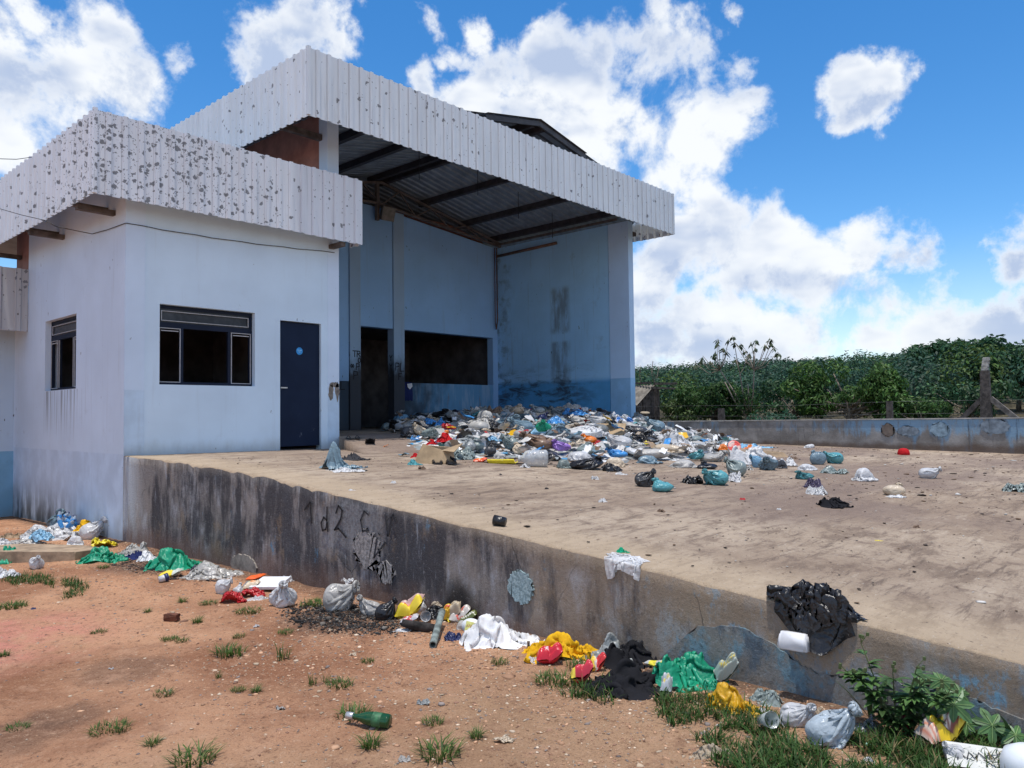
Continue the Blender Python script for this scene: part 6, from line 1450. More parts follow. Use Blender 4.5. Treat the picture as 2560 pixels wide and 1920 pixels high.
# scraps too small and many to count, strewn through the heap and its rim
rs_ = np.random.default_rng(91); Vs, Fs, Ks, off_ = [], [], [], 0
keys = ['white']*12+['dirty_white']*8+['grey']*4+['grey_green']*3+['black']*3+['charcoal']*2+['brown', 'brown', 'beige', 'cream', 'blue', 'pale_blue', 'red', 'orange', 'teal', 'tan', 'slate', 'yellow']
made = 0
while made < 520:
    x, y = rs_.uniform(1.8, 12.6), rs_.uniform(-6.6, 4.4); rim = rs_.uniform() < .2
    if not (inside(x, y) or (rim and dfront(x, y) < .55 and x > 2.4)): continue
    if not rim and dfront(x, y) > 4.5: continue
    s_ = rs_.uniform(.035, .13); z = float(heap(np.array(x), np.array(y)))+(0.01 if not inside(x, y) else rs_.uniform(.02, .22)); made += 1
    g = np.linspace(-1, 1, 6); U, Vv = np.meshgrid(g, g); u, v = U.ravel(), Vv.ravel(); a, b = rs_.uniform(0, 6.28), rs_.uniform(-.7, .7)
    h = .5*np.abs(np.sin(u*rs_.uniform(1, 3)+a))+.4*np.abs(np.sin(v*rs_.uniform(1, 3)+b*3))+rs_.normal(0, .10, 36)
    P = np.stack([u*(1+.2*np.sin(3*v+a)), v*rs_.uniform(.5, 1), h*rs_.uniform(.4, .9)+u*b], 1)*s_; ca, sa = math.cos(a), math.sin(a)
    Vs.append(np.stack([P[:, 0]*ca-P[:, 1]*sa+x, P[:, 0]*sa+P[:, 1]*ca+y, P[:, 2]+z], 1)); i = np.arange(36).reshape(6, 6)+off_; off_ += 36
    Fs.append(np.stack([i[:-1, :-1], i[:-1, 1:], i[1:, 1:], i[1:, :-1]], -1).reshape(-1, 4)); Ks.append(np.tile(np.array(PC[keys[int(rs_.integers(len(keys)))]])*rs_.uniform(.7, 1.1), (36, 1)))
tag(mesh_obj('small_litter', np_mesh('small_litter', np.concatenate(Vs), np.concatenate(Fs), True, np.clip(np.concatenate(Ks), 0, .8)), M['print']), 'countless small scraps of film and paper strewn through the big heap', 'litter', kind='stuff')

# --- single pieces around the heap on the yard
GY = 'rubbish scattered over the concrete yard'
def yd(kind, cx, by, w, h, mat, name, label, cat='bag', **kw): return put(kind, cx, by, w, h, pm(mat) if isinstance(mat, str) else mat, name, label, cat, GY, **kw)
yd('sheet', 862, 1183, 104, 26, 'white_clear', 'clear_film', 'clear film spread under the blue-grey tarp-like bag near the blue door', 'film', H=.05)
yd('sheet', 857, 1178, 118, 54, 'slate', 'rubbish_bag', 'pointed blue grey bag alone on the yard near the dark blue door', folds=5, crump=.12, peak=2.4, edge=.9, H=.27, lift=.02)
yd('crumple', 884, 1152, 76, 22, 'charcoal_cloth', 'dark_cloth', 'dark cloth behind the pointed blue-grey bag', 'cloth', H=.10)
yd('sheet', 1038, 1163, 36, 16, 'teal_cloth', 'cloth', 'turquoise cloth with red top by the open cardboard box', 'cloth', lift=.0); yd('crumple', 1042, 1153, 28, 18, 'red_cloth', 'cloth', 'red rag on the turquoise cloth by the open cardboard box', 'cloth', lift=.05)
bm = bmesh.new()      # opened cardboard box
for a in (((-.2,-.1,0),(.2,-.12,0),(.16,-.06,.17),(-.1,-.02,.26)), ((.2,-.12,0),(.3,.12,.0),(.27,.1,.2),(.16,-.06,.17)), ((-.2,-.1,0),(-.26,.12,0),(-.14,.12,.24),(-.1,-.02,.26)), ((-.26,.12,0),(.3,.12,0),(.27,.1,.2),(-.14,.12,.24)), ((.16,-.06,.17),(.27,.1,.2),(.42,.02,.26),(.32,-.12,.15))): bm.faces.new([bm.verts.new(q) for q in a])
bmesh.ops.remove_doubles(bm, verts=bm.verts, dist=1e-5); bmesh.ops.solidify(bm, geom=bm.faces[:], thickness=.008)
p = hit(1078, 1160); group_bm('cardboard_box', bm, CARD, p+np.array([.08, .08, 0]), -4, 'open brown cardboard box lying on the yard in front of the heap', 'box')
bm = bmesh.new()
for q in (-.09, .09): tube(bm, [(q-.05, -.1, .02), (q-.05, .03, .05), (q, .06, .08), (q+.05, .03, .05), (q+.05, -.1, .02)], .022, 6); obox(bm, (q, -.02, .015), (.055, 0, 0), (0, .13, 0), (0, 0, .012))
p = hit(1110, 1160); group_bm('black_shoes', bm, pm('black'), p, 10, 'black strapped shoes right of the open cardboard box', 'shoes')
bm = bmesh.new()
for q, an in ((-.07, .3), (.08, -.2)): obox(bm, (q, 0, .012), (.045*math.cos(an), .045*math.sin(an), 0), (-.12*math.sin(an), .12*math.cos(an), 0), (0, 0, .010)); tube(bm, [(q-.04, .03, .02), (q, .06, .06), (q+.04, .03, .02)], .009, 5)
p = hit(882, 1098); group_bm('flip_flops', bm, pm('black'), p, 20, 'pair of black flip-flops on the little concrete ramp', 'flip-flops')
FILMR = M['print']
yd('packet', 1201, 1156, 36, 14, FILMR, 'snack_packet', 'orange and red packet lying in front of the dark grey rounded bag', 'packet', spec=[(.70,.10,.03), (blob(0, 0, .55, .5), (.78,.36,.05)), (zig(0, 0, .4, .3, .1), (.75,.7,.6))], H=.07)
bm = bmesh.new()      # yellow foam tray with its lid folded up
for a in (((-.2,-.11,0),(.16,-.11,0),(.16,.11,0),(-.2,.11,0)), ((-.2,-.11,0),(.16,-.11,0),(.14,-.13,.045),(-.23,-.13,.045)), ((-.2,.11,0),(.16,.11,0),(.14,.13,.045),(-.23,.13,.045)), ((-.2,-.11,0),(-.2,.11,0),(-.23,.13,.045),(-.23,-.13,.045)), ((.16,-.11,0),(.16,.11,0),(.22,.11,.03),(.22,-.11,.03)), ((.22,-.11,.03),(.22,.11,.03),(.32,.10,.16),(.32,-.10,.14))): bm.faces.new([bm.verts.new(q) for q in a])
bmesh.ops.solidify(bm, geom=bm.faces[:], thickness=.006)
p = hit(1262, 1159); group_bm('yellow_tray', bm, pm('bright_yellow'), p+np.array([.03, .05, .005]), 0, 'bright yellow foam tray with raised lid in front of the heap', 'tray')
CLEARP = plastic('clear_hard_plastic', (.62, .64, .65), rough=.12, clear=.55, bs=.15)
bm = bmesh.new(); lathe(bm, [(.001, 0), (.10, 0), (.115, .02), (.115, .09), (.108, .1), (.115, .11), (.115, .22), (.108, .23), (.115, .24), (.10, .30), (.045, .34), (.045, .37), (.001, .37)], 24, Matrix.Translation((-.17, 0, .115)) @ Matrix.Rotation(R(90), 4, 'Y'))
p = hit(1340, 1168); o = group_bm('clear_jug', bm, CLEARP, p+np.array([.05, .06, 0]), 184, 'big clear plastic jug lying on the yard in front of the flat black bag', 'jug', True)
bm = bmesh.new(); lathe(bm, [(.001, 0), (.048, 0), (.048, .03), (.001, .03)], 16, Matrix.Translation((.20, 0, .115)) @ Matrix.Rotation(R(90), 4, 'Y')); c_ = bm_obj('cap', bm, pm('white')); c_.parent = o
yd('crumple', 1312, 1170, 26, 14, 'white', 'paper_scrap', 'white paper scrap at the mouth of the clear jug', 'paper', H=.06); yd('bag', 1412, 1172, 44, 18, 'grey_green_film', 'stuffed_bag', 'clear greenish bottle bag left of the big shiny black bag', H=.12, neck=False)
bm = bmesh.new(); tube(bm, [(-.52, 0, .1), (-.5, 0, .11), (0, .01, .12), (.5, 0, .11), (.52, 0, .1)], [.03, .11, .12, .115, .03], 14); p = hit(1820, 1103); group_bm('black_roll', bm, pm('black'), p, 3, 'long black roll of film lying near the boundary wall', 'roll', True)
bm = bmesh.new(); tube(bm, [(-.2, 0, .09), (-.19, 0, .09), (.19, 0, .09), (.2, 0, .09)], [.02, .085, .085, .02], 14); p = hit(1773, 1098); group_bm('pale_tube', bm, pm('grey'), p, -3, 'short pale tube left of the long black roll', 'tube', True)
yd('bag', 1863, 1103, 32, 18, 'bright_yellow', 'rubbish_bag', 'yellow bag right of the long black roll', H=.2); yd('bag', 1884, 1106, 48, 14, 'charcoal', 'rubbish_bag', 'dark flat bag right of the yellow bag by the boundary wall', H=.15)
yd('crumple', 1918, 1101, 40, 14, 'white', 'cloth', 'white crumpled cloth near the boundary wall, left one of two', 'cloth', H=.12); yd('crumple', 1950, 1104, 34, 16, 'grey_green', 'cloth', 'grey crumpled cloth near the boundary wall, left of the wood plank', 'cloth', H=.12)
yd('sheet', 1890, 1121, 100, 16, 'pale_blue_cloth', 'cloth', 'pale blue and grey clothes spread right of the round lid', 'clothes', H=.09)
yd('sheet', 1884, 1164, 124, 36, 'white', 'plastic_sheet', 'large domed white sheet bag right of the heap', 'sheet', H=.26, pk='cloth', dr=.6); yd('sheet', 1965, 1166, 52, 28, 'white', 'plastic_sheet', 'white flap of sheet behind the dark bag right of the domed white bag', 'sheet', H=.22)
yd('bag', 1893, 1170, 38, 28, 'pale_blue_film', 'rubbish_bag', 'pale bluish white bag in front of the domed white sheet bag', H=.20); yd('bag', 1920, 1177, 50, 26, 'slate_film', 'rubbish_bag', 'blue grey bag in front of the domed white sheet bag', H=.2); yd('pouch', 1950, 1172, 40, 30, 'charcoal', 'stuffed_bag', 'charcoal bag leaning right of the blue-grey bag by the domed sheet', H=.2)
yd('bag', 1838, 1192, 58, 32, 'grey_green', 'rubbish_bag', 'smooth grey green bag in front of the domed white sheet bag', H=.26); yd('crumple', 1868, 1176, 30, 16, 'dirty_white', 'paper_scrap', 'small off-white wad right of the smooth grey-green bag', 'paper', H=.1)
yd('bag', 1787, 1215, 72, 38, 'teal', 'rubbish_bag', 'striped teal bag lying in front of the heap on the right', H=.20); yd('sheet', 1833, 1206, 66, 18, 'white_film', 'plastic_sheet', 'translucent white film right of the striped teal bag', 'film', H=.12); yd('crumple', 1730, 1211, 56, 18, 'black', 'crumpled_film', 'black crumpled film left of the striped teal bag', 'film', H=.10)
yd('bag', 1614, 1219, 56, 36, 'charcoal', 'rubbish_bag', 'square black bag with turned-down rim alone in front of the heap', H=.21); yd('bag', 1659, 1231, 58, 24, 'teal', 'rubbish_bag', 'teal blue bag right below the square black bag', H=.15)
yd('bag', 2044, 1163, 46, 30, 'slate', 'rubbish_bag', 'dark blue-grey bag with a gathered top, left one of a touching pair', H=.23); yd('bag', 2083, 1160, 52, 26, 'teal', 'rubbish_bag', 'lighter teal bag, right one of a touching pair', H=.20)
yd('pouch', 2019, 1177, 52, 16, 'white', 'stuffed_bag', 'small flat white bag below the touching pair of blue bags', H=.09); yd('sheet', 2092, 1186, 76, 17, 'grey_green', 'plastic_sheet', 'grey-green sheet with a bright green end under the teal bag', 'sheet', H=.10)
yd('bag', 2013, 1200, 58, 20, 'teal_film', 'rubbish_bag', 'aqua striped bag left of the white pyramid bag', H=.12); yd('pouch', 2162, 1204, 66, 24, 'white', 'stuffed_bag', 'white pyramid shaped bag alone on the yard', H=.16, lump=.12)
yd('bag', 2326, 1198, 60, 28, 'white_film', 'rubbish_bag', 'whitish bag with dark hollow alone on the right of the yard', H=.16); yd('crumple', 2326, 1196, 24, 10, 'charcoal', 'dark_scrap', 'dark scrap inside the hollow of the whitish bag', 'scrap', H=.15, lift=.02)  # charcoal piece placed to make the bag's hollow dark
yd('crumple', 2032, 1221, 58, 18, 'dark_purple', 'cloth', 'plum coloured cloth above a white film on the yard', 'cloth', H=.11); yd('crumple', 2044, 1239, 54, 20, 'white_film', 'plastic_sheet', 'white film touching the plum coloured cloth', 'film', H=.12)
yd('bag', 2235, 1241, 58, 24, 'cream', 'rubbish_bag', 'cream bag with white handles alone in the middle right of the yard', H=.14); yd('sheet', 2240, 1245, 50, 10, 'white', 'paper_scrap', 'white paper flap in front of the cream bag', 'paper', H=.03)
yd('crumple', 2089, 1271, 76, 20, 'black_cloth', 'cloth', 'black rag lying flat, nearest one on the open yard', 'rag', H=.09); yd('crumple', 2534, 1231, 62, 18, 'grey_green', 'plastic_sheet', 'grey film at the right picture edge on the yard', 'film', H=.1)
p = hit(2259, 1137); bm = bmesh.new(); lathe(bm, [(.105, 0), (.107, .03), (.09, .09), (.05, .12), (0, .125)], 20); c2 = bmesh.new()
cap = bm_obj('red_cap', bm, pm('red_cloth'), None, True); cap.location = p; tag(cap, 'red cap lying near the boundary wall', 'cap'); leaf_strip(c2, (.09, 0, .01), (1, .25, 0), .16, .07, .0); leaf_strip(c2, (-.09, 0, .01), (-1, .1, 0), .18, .012, .0); v_ = bm_obj('visor', c2, pm('red_cloth')); v_.parent = cap
p = hit(2065, 1112); bm = bmesh.new(); bx(bm, -.85, .85, -.06, .06, 0, .035); bmesh.ops.bevel(bm, geom=bm.edges[:], offset=.005, segments=1); group_bm('wood_plank', bm, M['plank'], p+np.array([.2, .3, 0]), -3, 'long dark wood plank lying by the boundary wall', 'plank')
yd('crumple', 2016, 1111, 40, 12, 'black', 'cloth', 'black rag lying on the left end of the wood plank', 'rag', H=.10); yd('pouch', 2023, 1120, 28, 12, 'white', 'stuffed_bag', 'small white bag below the black rag at the wood plank', H=.08)
# shirt over the parapet
bm = bmesh.new(); xs_ = np.linspace(9.03, 9.30, 8); prev = None
for k, (y_, z_) in enumerate([(4.98, 1.28), (4.93, 1.405), (4.84, 1.42), (4.785, 1.40), (4.775, 1.25), (4.77, 1.1), (4.775, .92)]):
    ring = [bm.verts.new((x_+.012*math.sin(k*1.3+j)*(k > 2), y_-.012*math.sin(j*1.9)*(k > 2), z_-(.02*math.sin(j*2.2) if k == 6 else 0))) for j, x_ in enumerate(xs_)]
    if prev:
        for j in range(7): bm.faces.new((prev[j], prev[j+1], ring[j+1], ring[j]))
    prev = ring
sh = bm_obj('shirt', bm, pm('navy_cloth'), None, True); tag(sh, 'dark navy shirt hung over the blue parapet beside the column', 'shirt')
bm = bmesh.new(); bm.faces.new([bm.verts.new(q) for q in ((9.10, 4.752, 1.36), (9.27, 4.750, 1.39), (9.29, 4.752, 1.30), (9.20, 4.748, 1.22), (9.13, 4.752, 1.27))]); bmesh.ops.solidify(bm, geom=bm.faces[:], thickness=.004); bm_obj('print', bm, pm('white_cloth'), sh)
# small litter with a shape of its own on the yard
def lit(cx, by, w, H, mat, name, label, cat, kind='crumple', **kw): return put(kind, cx, by, w, 10, pm(mat), name, label, cat, GY, H=H, **kw)
lit(983, 1209, 18, .03, 'white', 'paper_scrap', 'white scrap alone on the yard, right of the pointed blue-grey bag', 'scrap'); lit(876, 1227, 28, .015, 'white', 'paper_scrap', 'flat white paper near the wall edge, below the pointed blue-grey bag', 'scrap', 'sheet'); lit(1055, 1174, 22, .05, 'brown', 'dark_scrap', 'brown crushed scrap below the open cardboard box', 'scrap')
lit(1251, 1188, 11, .05, 'black', 'dark_scrap', 'tiny black scrap below the yellow tray', 'scrap'); lit(1488, 1199, 22, .06, 'white', 'paper_scrap', 'small white scrap below the big shiny black bag', 'scrap'); lit(1554, 1188, 30, .04, 'white', 'paper_scrap', 'white torn paper just below the crumpled black film', 'scrap', 'sheet'); lit(1506, 1256, 24, .05, 'white', 'paper_scrap', 'white and dark crushed carton in the middle of the yard', 'scrap')
lit(1652, 1281, 24, .03, 'brown', 'dark_scrap', 'curled brown scrap in the middle of the yard', 'scrap'); lit(1855, 1250, 14, .03, 'red', 'paper_scrap', 'small red scrap in the middle of the yard', 'scrap'); lit(1948, 1275, 13, .05, 'white', 'paper_scrap', 'small white ball of paper in the open yard', 'scrap'); lit(1366, 1223, 13, .04, 'black', 'dark_scrap', 'small black lump in the left part of the yard', 'scrap')
lit(1985, 1148, 20, .05, 'brown', 'dark_scrap', 'brown scrap left of the touching pair of blue bags', 'scrap'); lit(2194, 1353, 34, .012, 'bright_yellow', 'paper_scrap', 'thin yellow strip in the near right part of the yard', 'scrap', 'sheet', dr=.2); lit(2290, 1320, 20, .025, 'brown', 'dark_scrap', 'reddish brown scrap above the thin yellow strip', 'scrap')
bm = bmesh.new(); lathe(bm, [(.0, 0), (.036, 0), (.042, .095), (.038, .095), (.034, .01), (0, .01)], 20, Matrix.Translation((-.03, 0, .04)) @ Matrix.Rotation(R(82), 4, 'Y')); p = hit(1255, 1320); group_bm('black_cup', bm, pm('black'), p+np.array([.03, .03, 0]), 160, 'small black cup lying near the wall edge', 'cup', True)

# --- pieces hanging over the wall edge
def ez(y): return float(ramp_a(y))+.012
e = lambda px, py: plane_x(px, py, -.02)
V, F = drape_edge(5, .17, .34, .46, 48, .66, .02, 46); V = V*np.array([.34, .46, .36]); V[:, 1] -= 9.50
tail = np.clip((-9.58-V[:, 1])/.28, 0, 1); V[:, 0] = V[:, 0]*(1-.75*tail)+.02*tail; V[:, 2] = V[:, 2]*(1-.7*tail); V[:, 2] += ramp_a(V[:, 1])+.012
V2, F2 = proto('crumple', 3, 2); V2 = V2*np.array([.15, .27, .15]); V2[:, 0] += .02; V2[:, 1] += -9.46; V2[:, 2] += ramp_a(V2[:, 1])+.002
ov = np.clip(-.012-V2[:, 0], 0, 1); V2[:, 2] -= ov*1.6; V2[:, 0] += ov*.75
F = np.concatenate([F, F2+len(V)]); V = np.concatenate([V, V2])
tag(mesh_obj('black_bag', np_mesh('black_bag', V, F, True), pm('black')), 'shiny black bin bag draped over the edge of the retaining wall', 'bag')
bm = bmesh.new(); obox(bm, (0, 0, 0), (.078, 0, 0), (0, .045, 0), (0, 0, .045)); bm.verts.ensure_lookup_table()
for v in bm.verts:
    if v.co.z > 0: v.co.x *= .84; v.co.y *= .8
bmesh.ops.bevel(bm, geom=bm.edges[:], offset=.014, segments=3); P_ = e(1996, 1596); fb = bm_obj('foam_box', bm, simple('white_foam', (.74, .74, .76), .6, .05), None, True); fb.location = (-.085, P_.y, P_.z); fb.rotation_euler = (R(-9), 0, R(-86)); tag(fb, 'white foam food box hanging below the draped black bin bag', 'food box')
yc = e(1535, 1395).y
V, F = drape_edge(8, .26, .40, .46, 42, .8, .03, 70); V = V*np.array([.26, .28, .24]); V[:, 1] += yc-.03; V[:, 2] += ramp_a(V[:, 1])+.006
tag(mesh_obj('clear_bag', np_mesh('clear_bag', V, F, True), pm('white_clear')), 'clear whitish film bag lying on the wall edge and hanging down', 'bag')
put('crumple', 1536, 1372, 34, 34, pm('green_cloth'), 'label_scrap', 'dark green paper corner beside the clear film bag at the wall edge', 'paper', H=.05, lift=.0, pos=(.26, yc+.12, ez(yc)))

# --- rubbish along the foot of the wall
GW = 'rubbish along the foot of the retaining wall'
def gd(kind, cx, by, w, h, mat, name, label, cat='bag', **kw):
    if kw.get('H') and kind in ('sheet', 'crumple', 'bag'): kw['H'] *= .74 if kind == 'sheet' else .88 if kind == 'crumple' else 1.0
    if kind in ('sheet', 'crumple'): w *= 1.15; kw['dr'] = kw.get('dr', .75)*1.1
    return put(kind, cx, by, w, h, pm(mat) if isinstance(mat, str) else mat, name, label, cat, GW, **kw)
p0 = hit(125, 1408)
bm = bmesh.new(); pts_ = [(-.72,-.28),(-.2,-.36),(.55,-.28),(.75,.1),(.3,.38),(-.5,.42),(-.8,.1)]; f_ = bm.faces.new([bm.verts.new((a, b, .11)) for a, b in pts_]); ex = bmesh.ops.extrude_face_region(bm, geom=[f_])
for v in [q for q in ex['geom'] if isinstance(q, bmesh.types.BMVert)]: v.co.z = -.03
bmesh.ops.bevel(bm, geom=bm.edges[:], offset=.015, segments=2)
sl_ = bm_obj('cement_slab', bm, M['slab']); sl_.location = (p0[0]+.05, p0[1]+.50, p0[2]); sl_.rotation_euler = (R(-3), R(2), math.atan2(RT[1], RT[0])+R(2)); tag(sl_, 'broken cement slab lying on the earth below the side window', 'slab')
SLZ = p0[2]+.09
gd('sheet', 28, 1347, 62, 16, simple('brown_paper', (.30,.215,.14), .9, .2, 6), 'paper_sack', 'brown paper sack at the left edge behind the cement slab', 'sack', H=.09)
gd('sheet', 130, 1352, 150, 46, 'white_clear', 'clear_film', 'large heap of clear film beside the left wall', 'film', H=.22, dr=.7); gd('sheet', 60, 1368, 90, 28, 'dirty_white_clear', 'clear_film', 'flat clear film left of the steel blue bag', 'film', H=.12)
gd('bag', 150, 1333, 70, 46, 'slate', 'rubbish_bag', 'dark slate blue bag leaning against the left wall', H=.36); gd('pouch', 98, 1331, 34, 16, 'white', 'stuffed_bag', 'small white bag left of the dark slate-blue bag', H=.12)
gd('crumple', 105, 1366, 54, 28, 'pale_blue', 'rubbish_bag', 'steel blue crumpled bag lying on the clear film', 'bag', H=.16, lift=.07)
BOT = plastic('clear_bottle_plastic', (.50, .58, .68), rough=.1, clear=.5, bs=.1)
pb = hit(208, 1330); pb[0] = min(pb[0], -.25); bag_ = thing('bottle_bundle', 'bundle of clear plastic bottles with blue labels against the left wall', 'bottles', pb); bag_['_local'] = 1; rr = random.Random(2)
for k in range(11):
    bm = bmesh.new(); lathe(bm, [(.001, 0), (.03, 0), (.032, .02), (.032, .14), (.012, .19), (.012, .205), (.001, .205)], 10, Matrix.Translation((rr.uniform(-.12, .12), rr.uniform(-.16, .16), rr.uniform(.0, .20))) @ Matrix.Rotation(rr.uniform(-.9, .9), 4, 'X') @ Matrix.Rotation(rr.uniform(-.8, .8), 4, 'Y'))
    b_ = bm_obj('bottle', bm, [BOT, pm('blue'), pm('navy')], bag_, True, merge=False)
    for f_ in b_.data.polygons:
        if f_.index//10 == 2: f_.material_index = 1
        if f_.index//10 >= 4: f_.material_index = 2
gd('bag', 231, 1350, 66, 46, 'white_film', 'rubbish_bag', 'rounded white bag below the bottle bundle', H=.30); gd('crumple', 226, 1344, 56, 26, 'yellow_cloth', 'cloth', 'mustard cloth sticking out of the rounded white bag', 'cloth', H=.16, lift=.10, pos=None)
gd('pouch', 188, 1366, 46, 20, 'white', 'stuffed_bag', 'pinkish white bundle below the clear film by the left wall', H=.13); gd('crumple', 172, 1352, 24, 12, 'brown', 'dark_scrap', 'brown scrap above the pinkish white bundle', 'scrap', H=.12)
gd('crumple', 260, 1372, 60, 24, 'bright_yellow', 'rubbish_bag', 'bright yellow bag between the mustard cloth and the small green sheet', 'bag', H=.13)
gd('sheet', 326, 1396, 76, 36, 'dirty_white_film', 'plastic_sheet', 'dirty off-white film between the small and large green sheets', 'film', H=.20); gd('sheet', 346, 1400, 66, 28, 'navy_cloth', 'cloth', 'navy cloth behind the folded white paper', 'cloth', H=.12); gd('sheet', 378, 1404, 52, 30, 'white_cloth', 'paper_sheet', 'folded white paper on the navy cloth', 'paper', H=.17, folds=3, crump=.08)
gd('sheet', 268, 1408, 92, 44, 'green', 'plastic_sheet', 'small emerald sheet at the end of the cement slab', 'sheet', pk='cloth', H=.22, folds=8); gd('sheet', 24, 1410, 104, 46, 'green', 'plastic_sheet', 'emerald sheet at the left picture edge', 'sheet', pk='cloth', H=.24); gd('sheet', 8, 1372, 70, 30, 'white_film', 'plastic_sheet', 'white film at the left picture edge above the emerald sheet', 'film', H=.18)
gd('bag', 89, 1424, 40, 30, 'white', 'rubbish_bag', 'round white bag beside the cement slab', H=.202); gd('sheet', 12, 1446, 66, 28, 'white', 'plastic_sheet', 'white sheet at the left edge in the grass', 'sheet', H=.14)
gd('sheet', 458, 1430, 148, 62, 'green', 'plastic_sheet', 'large emerald plastic sheet against the blackened wall', 'sheet', pk='cloth', H=.30, folds=9, dr=.62)
gd('packet', 428, 1445, 50, 26, FILMR, 'snack_packet', 'yellow packet lying on the lower end of the large emerald sheet', 'packet', spec=[(.78,.62,.04), (band(.35, 1.1), (.55,.58,.50)), (blob(-.3, 0, .25, .3), (.2,.35,.3))], H=.09); gd('crumple', 405, 1422, 26, 14, 'yellow', 'plastic_scrap', 'small amber scrap left of the large emerald sheet', 'scrap', H=.08); gd('crumple', 392, 1416, 20, 10, 'blue', 'plastic_scrap', 'small blue scrap left of the large emerald sheet', 'scrap', H=.06)
gd('sheet', 535, 1450, 124, 44, 'dirty_white_clear', 'clear_film', 'clear greyish film right of the large emerald sheet', 'film', H=.18); gd('crumple', 497, 1431, 40, 16, 'dark_purple', 'cloth', 'purple and white rag below the large emerald sheet', 'rag', H=.08)
bm = bmesh.new(); lathe(bm, [(0, 0), (.03, 0), (.04, .09), (.037, .09), (.028, .008), (0, .008)], 18, Matrix.Translation((0, 0, .045)) @ Matrix.Rotation(R(78), 4, 'Y') @ Matrix.Translation((0, 0, -.045))); p = hit(409, 1457); cup = group_bm('paper_cup', bm, pm('white'), p, 40, 'small white cup with dark blue end below the yellow packet', 'cup', True)
bm = bmesh.new(); lathe(bm, [(.0385, .052), (.0415, .088)], 18, Matrix.Translation((0, 0, .045)) @ Matrix.Rotation(R(78), 4, 'Y') @ Matrix.Translation((0, 0, -.045))); b_ = bm_obj('print', bm, pm('navy'), None, True); b_.parent = cup
gd('bag', 560, 1487, 44, 36, 'white_film', 'rubbish_bag', 'white tied bag, left one of the pair above the red bag', H=.17); gd('bag', 596, 1484, 28, 36, 'white_film', 'rubbish_bag', 'small upright white bag, right one of the pair above the red bag', H=.19)
slab_box('patterned_board', 645, 1464, .13, .10, .02, simple('zebra_print', (.20, .2, .22), .5, .9, 40), 'zebra striped card under the orange packet by the wall', 'card', 6, (4, 0), .0, sf=surf)
gd('packet', 640, 1451, 44, 18, FILMR, 'snack_packet', 'flat orange packet against the foot of the blackened wall', 'packet', spec=[(.82,.13,.02), (band(.7, 1.1, 1), (.75,.2,.04))], H=.06, rot=-6, crump=.06)
slab_box('foam_sheet', 676, 1474, .155, .12, .025, simple('speckled_white_foam', (.72,.72,.74), .6, .06, 30), 'speckled white foam panel above the big white bag', 'panel', -16, (12, -3), .05, sf=surf)
gd('packet', 630, 1478, 40, 28, FILMR, 'snack_packet', 'cream flowered packet between the white tied pair and the foam panel', 'packet', spec=[(.62,.50,.36), (blob(.1, 0, .35, .4), (.7,.3,.12)), (blob(-.5, .2, .25, .3), (.45,.5,.3))], H=.10)
gd('crumple', 582, 1511, 56, 28, 'red', 'rubbish_bag', 'raspberry red bag below the white tied pair', 'bag', H=.10); gd('crumple', 634, 1496, 48, 16, 'red', 'plastic_strip', 'raspberry red strip below the flowered packet', 'strip', H=.09); gd('sheet', 645, 1503, 42, 18, 'white_clear', 'clear_film', 'bit of clear film below the raspberry red strip', 'film', H=.05)
gd('bag', 704, 1522, 76, 68, 'white', 'rubbish_bag', 'big clean white bag right of the foam panel', H=.30); gd('sheet', 715, 1458, 40, 20, 'white_clear', 'clear_film', 'clear film behind the foam panel', 'film', H=.12)
bm = bmesh.new(); bx(bm, -.055, .055, -.03, .03, 0, .055); bmesh.ops.subdivide_edges(bm, edges=bm.edges[:], cuts=3); rr = random.Random(2)
for v in bm.verts: v.co += Vector((rr.uniform(-.005, .005), rr.uniform(-.005, .005), rr.uniform(-.004, .004)))
p = hit(430, 1552); group_bm('brick', bm, simple('dark_red_brick', (.145, .055, .032), .95, .3, 20, bump=.4), p, -8, 'broken dark red brick lying on the bare earth', 'brick')
gd('bag', 856, 1536, 96, 62, 'dirty_white_film', 'rubbish_bag', 'creamy translucent bag with a white peak by the wall', H=.26, lump=.35); gd('bag', 925, 1546, 72, 46, 'dirty_white_film', 'rubbish_bag', 'smaller creamy translucent bag between it and a black bag', H=.18); gd('crumple', 868, 1494, 30, 22, 'white', 'paper_scrap', 'white paper peak on the creamy translucent bag', 'paper', H=.16, lift=.12)
gd('bag', 962, 1558, 68, 42, 'black', 'rubbish_bag', 'black bag left of the printed bread packet', H=.19)
gd('packet', 1026, 1552, 72, 66, FILMR, 'bread_packet', 'pink and yellow printed bread packet beside the black bag', 'packet', spec=[(.62,.40,.36), (band(-1.1, -.15, 1, .1), (.80,.60,.04)), (blob(0, -.2, .55, .22), (.55,.05,.04)), (zig(0, -.2, .45, .2, .07), (.8,.75,.7)), (blob(.1, .75, .5, .2), (.62,.08,.05)), (band(.88, 1.2, 1), (.78,.60,.05)), (lambda u, v: (np.abs(u) < .75) & (v > .1) & (v < .5), (.55,.38,.33))], H=.22, rot=-6, tilt=14, dr=.7)
gd('packet', 1024, 1563, 46, 28, FILMR, 'snack_packet', 'silver and red packet under the printed bread packet', 'packet', spec=[(.48,.46,.48), (band(-.2, .3, 0, .2), (.45,.04,.04)), (blob(-.5, 0, .2, .5), (.45,.04,.05))], H=.08)
bm = bmesh.new(); lathe(bm, [(0, 0), (.028, 0), (.042, .10), (.040, .10), (.026, .006), (0, .006)], 20, Matrix.Translation((0, .05, .045)) @ Matrix.Rotation(R(80), 4, 'X')); p = hit(1066, 1557); group_bm('clear_cup', bm, CLEARP, p, 0, 'clear plastic cup lying right of the bread packet', 'cup', True)
gd('bag', 1064, 1530, 36, 34, 'white_film', 'rubbish_bag', 'pale translucent bag behind the clear cup', H=.16)
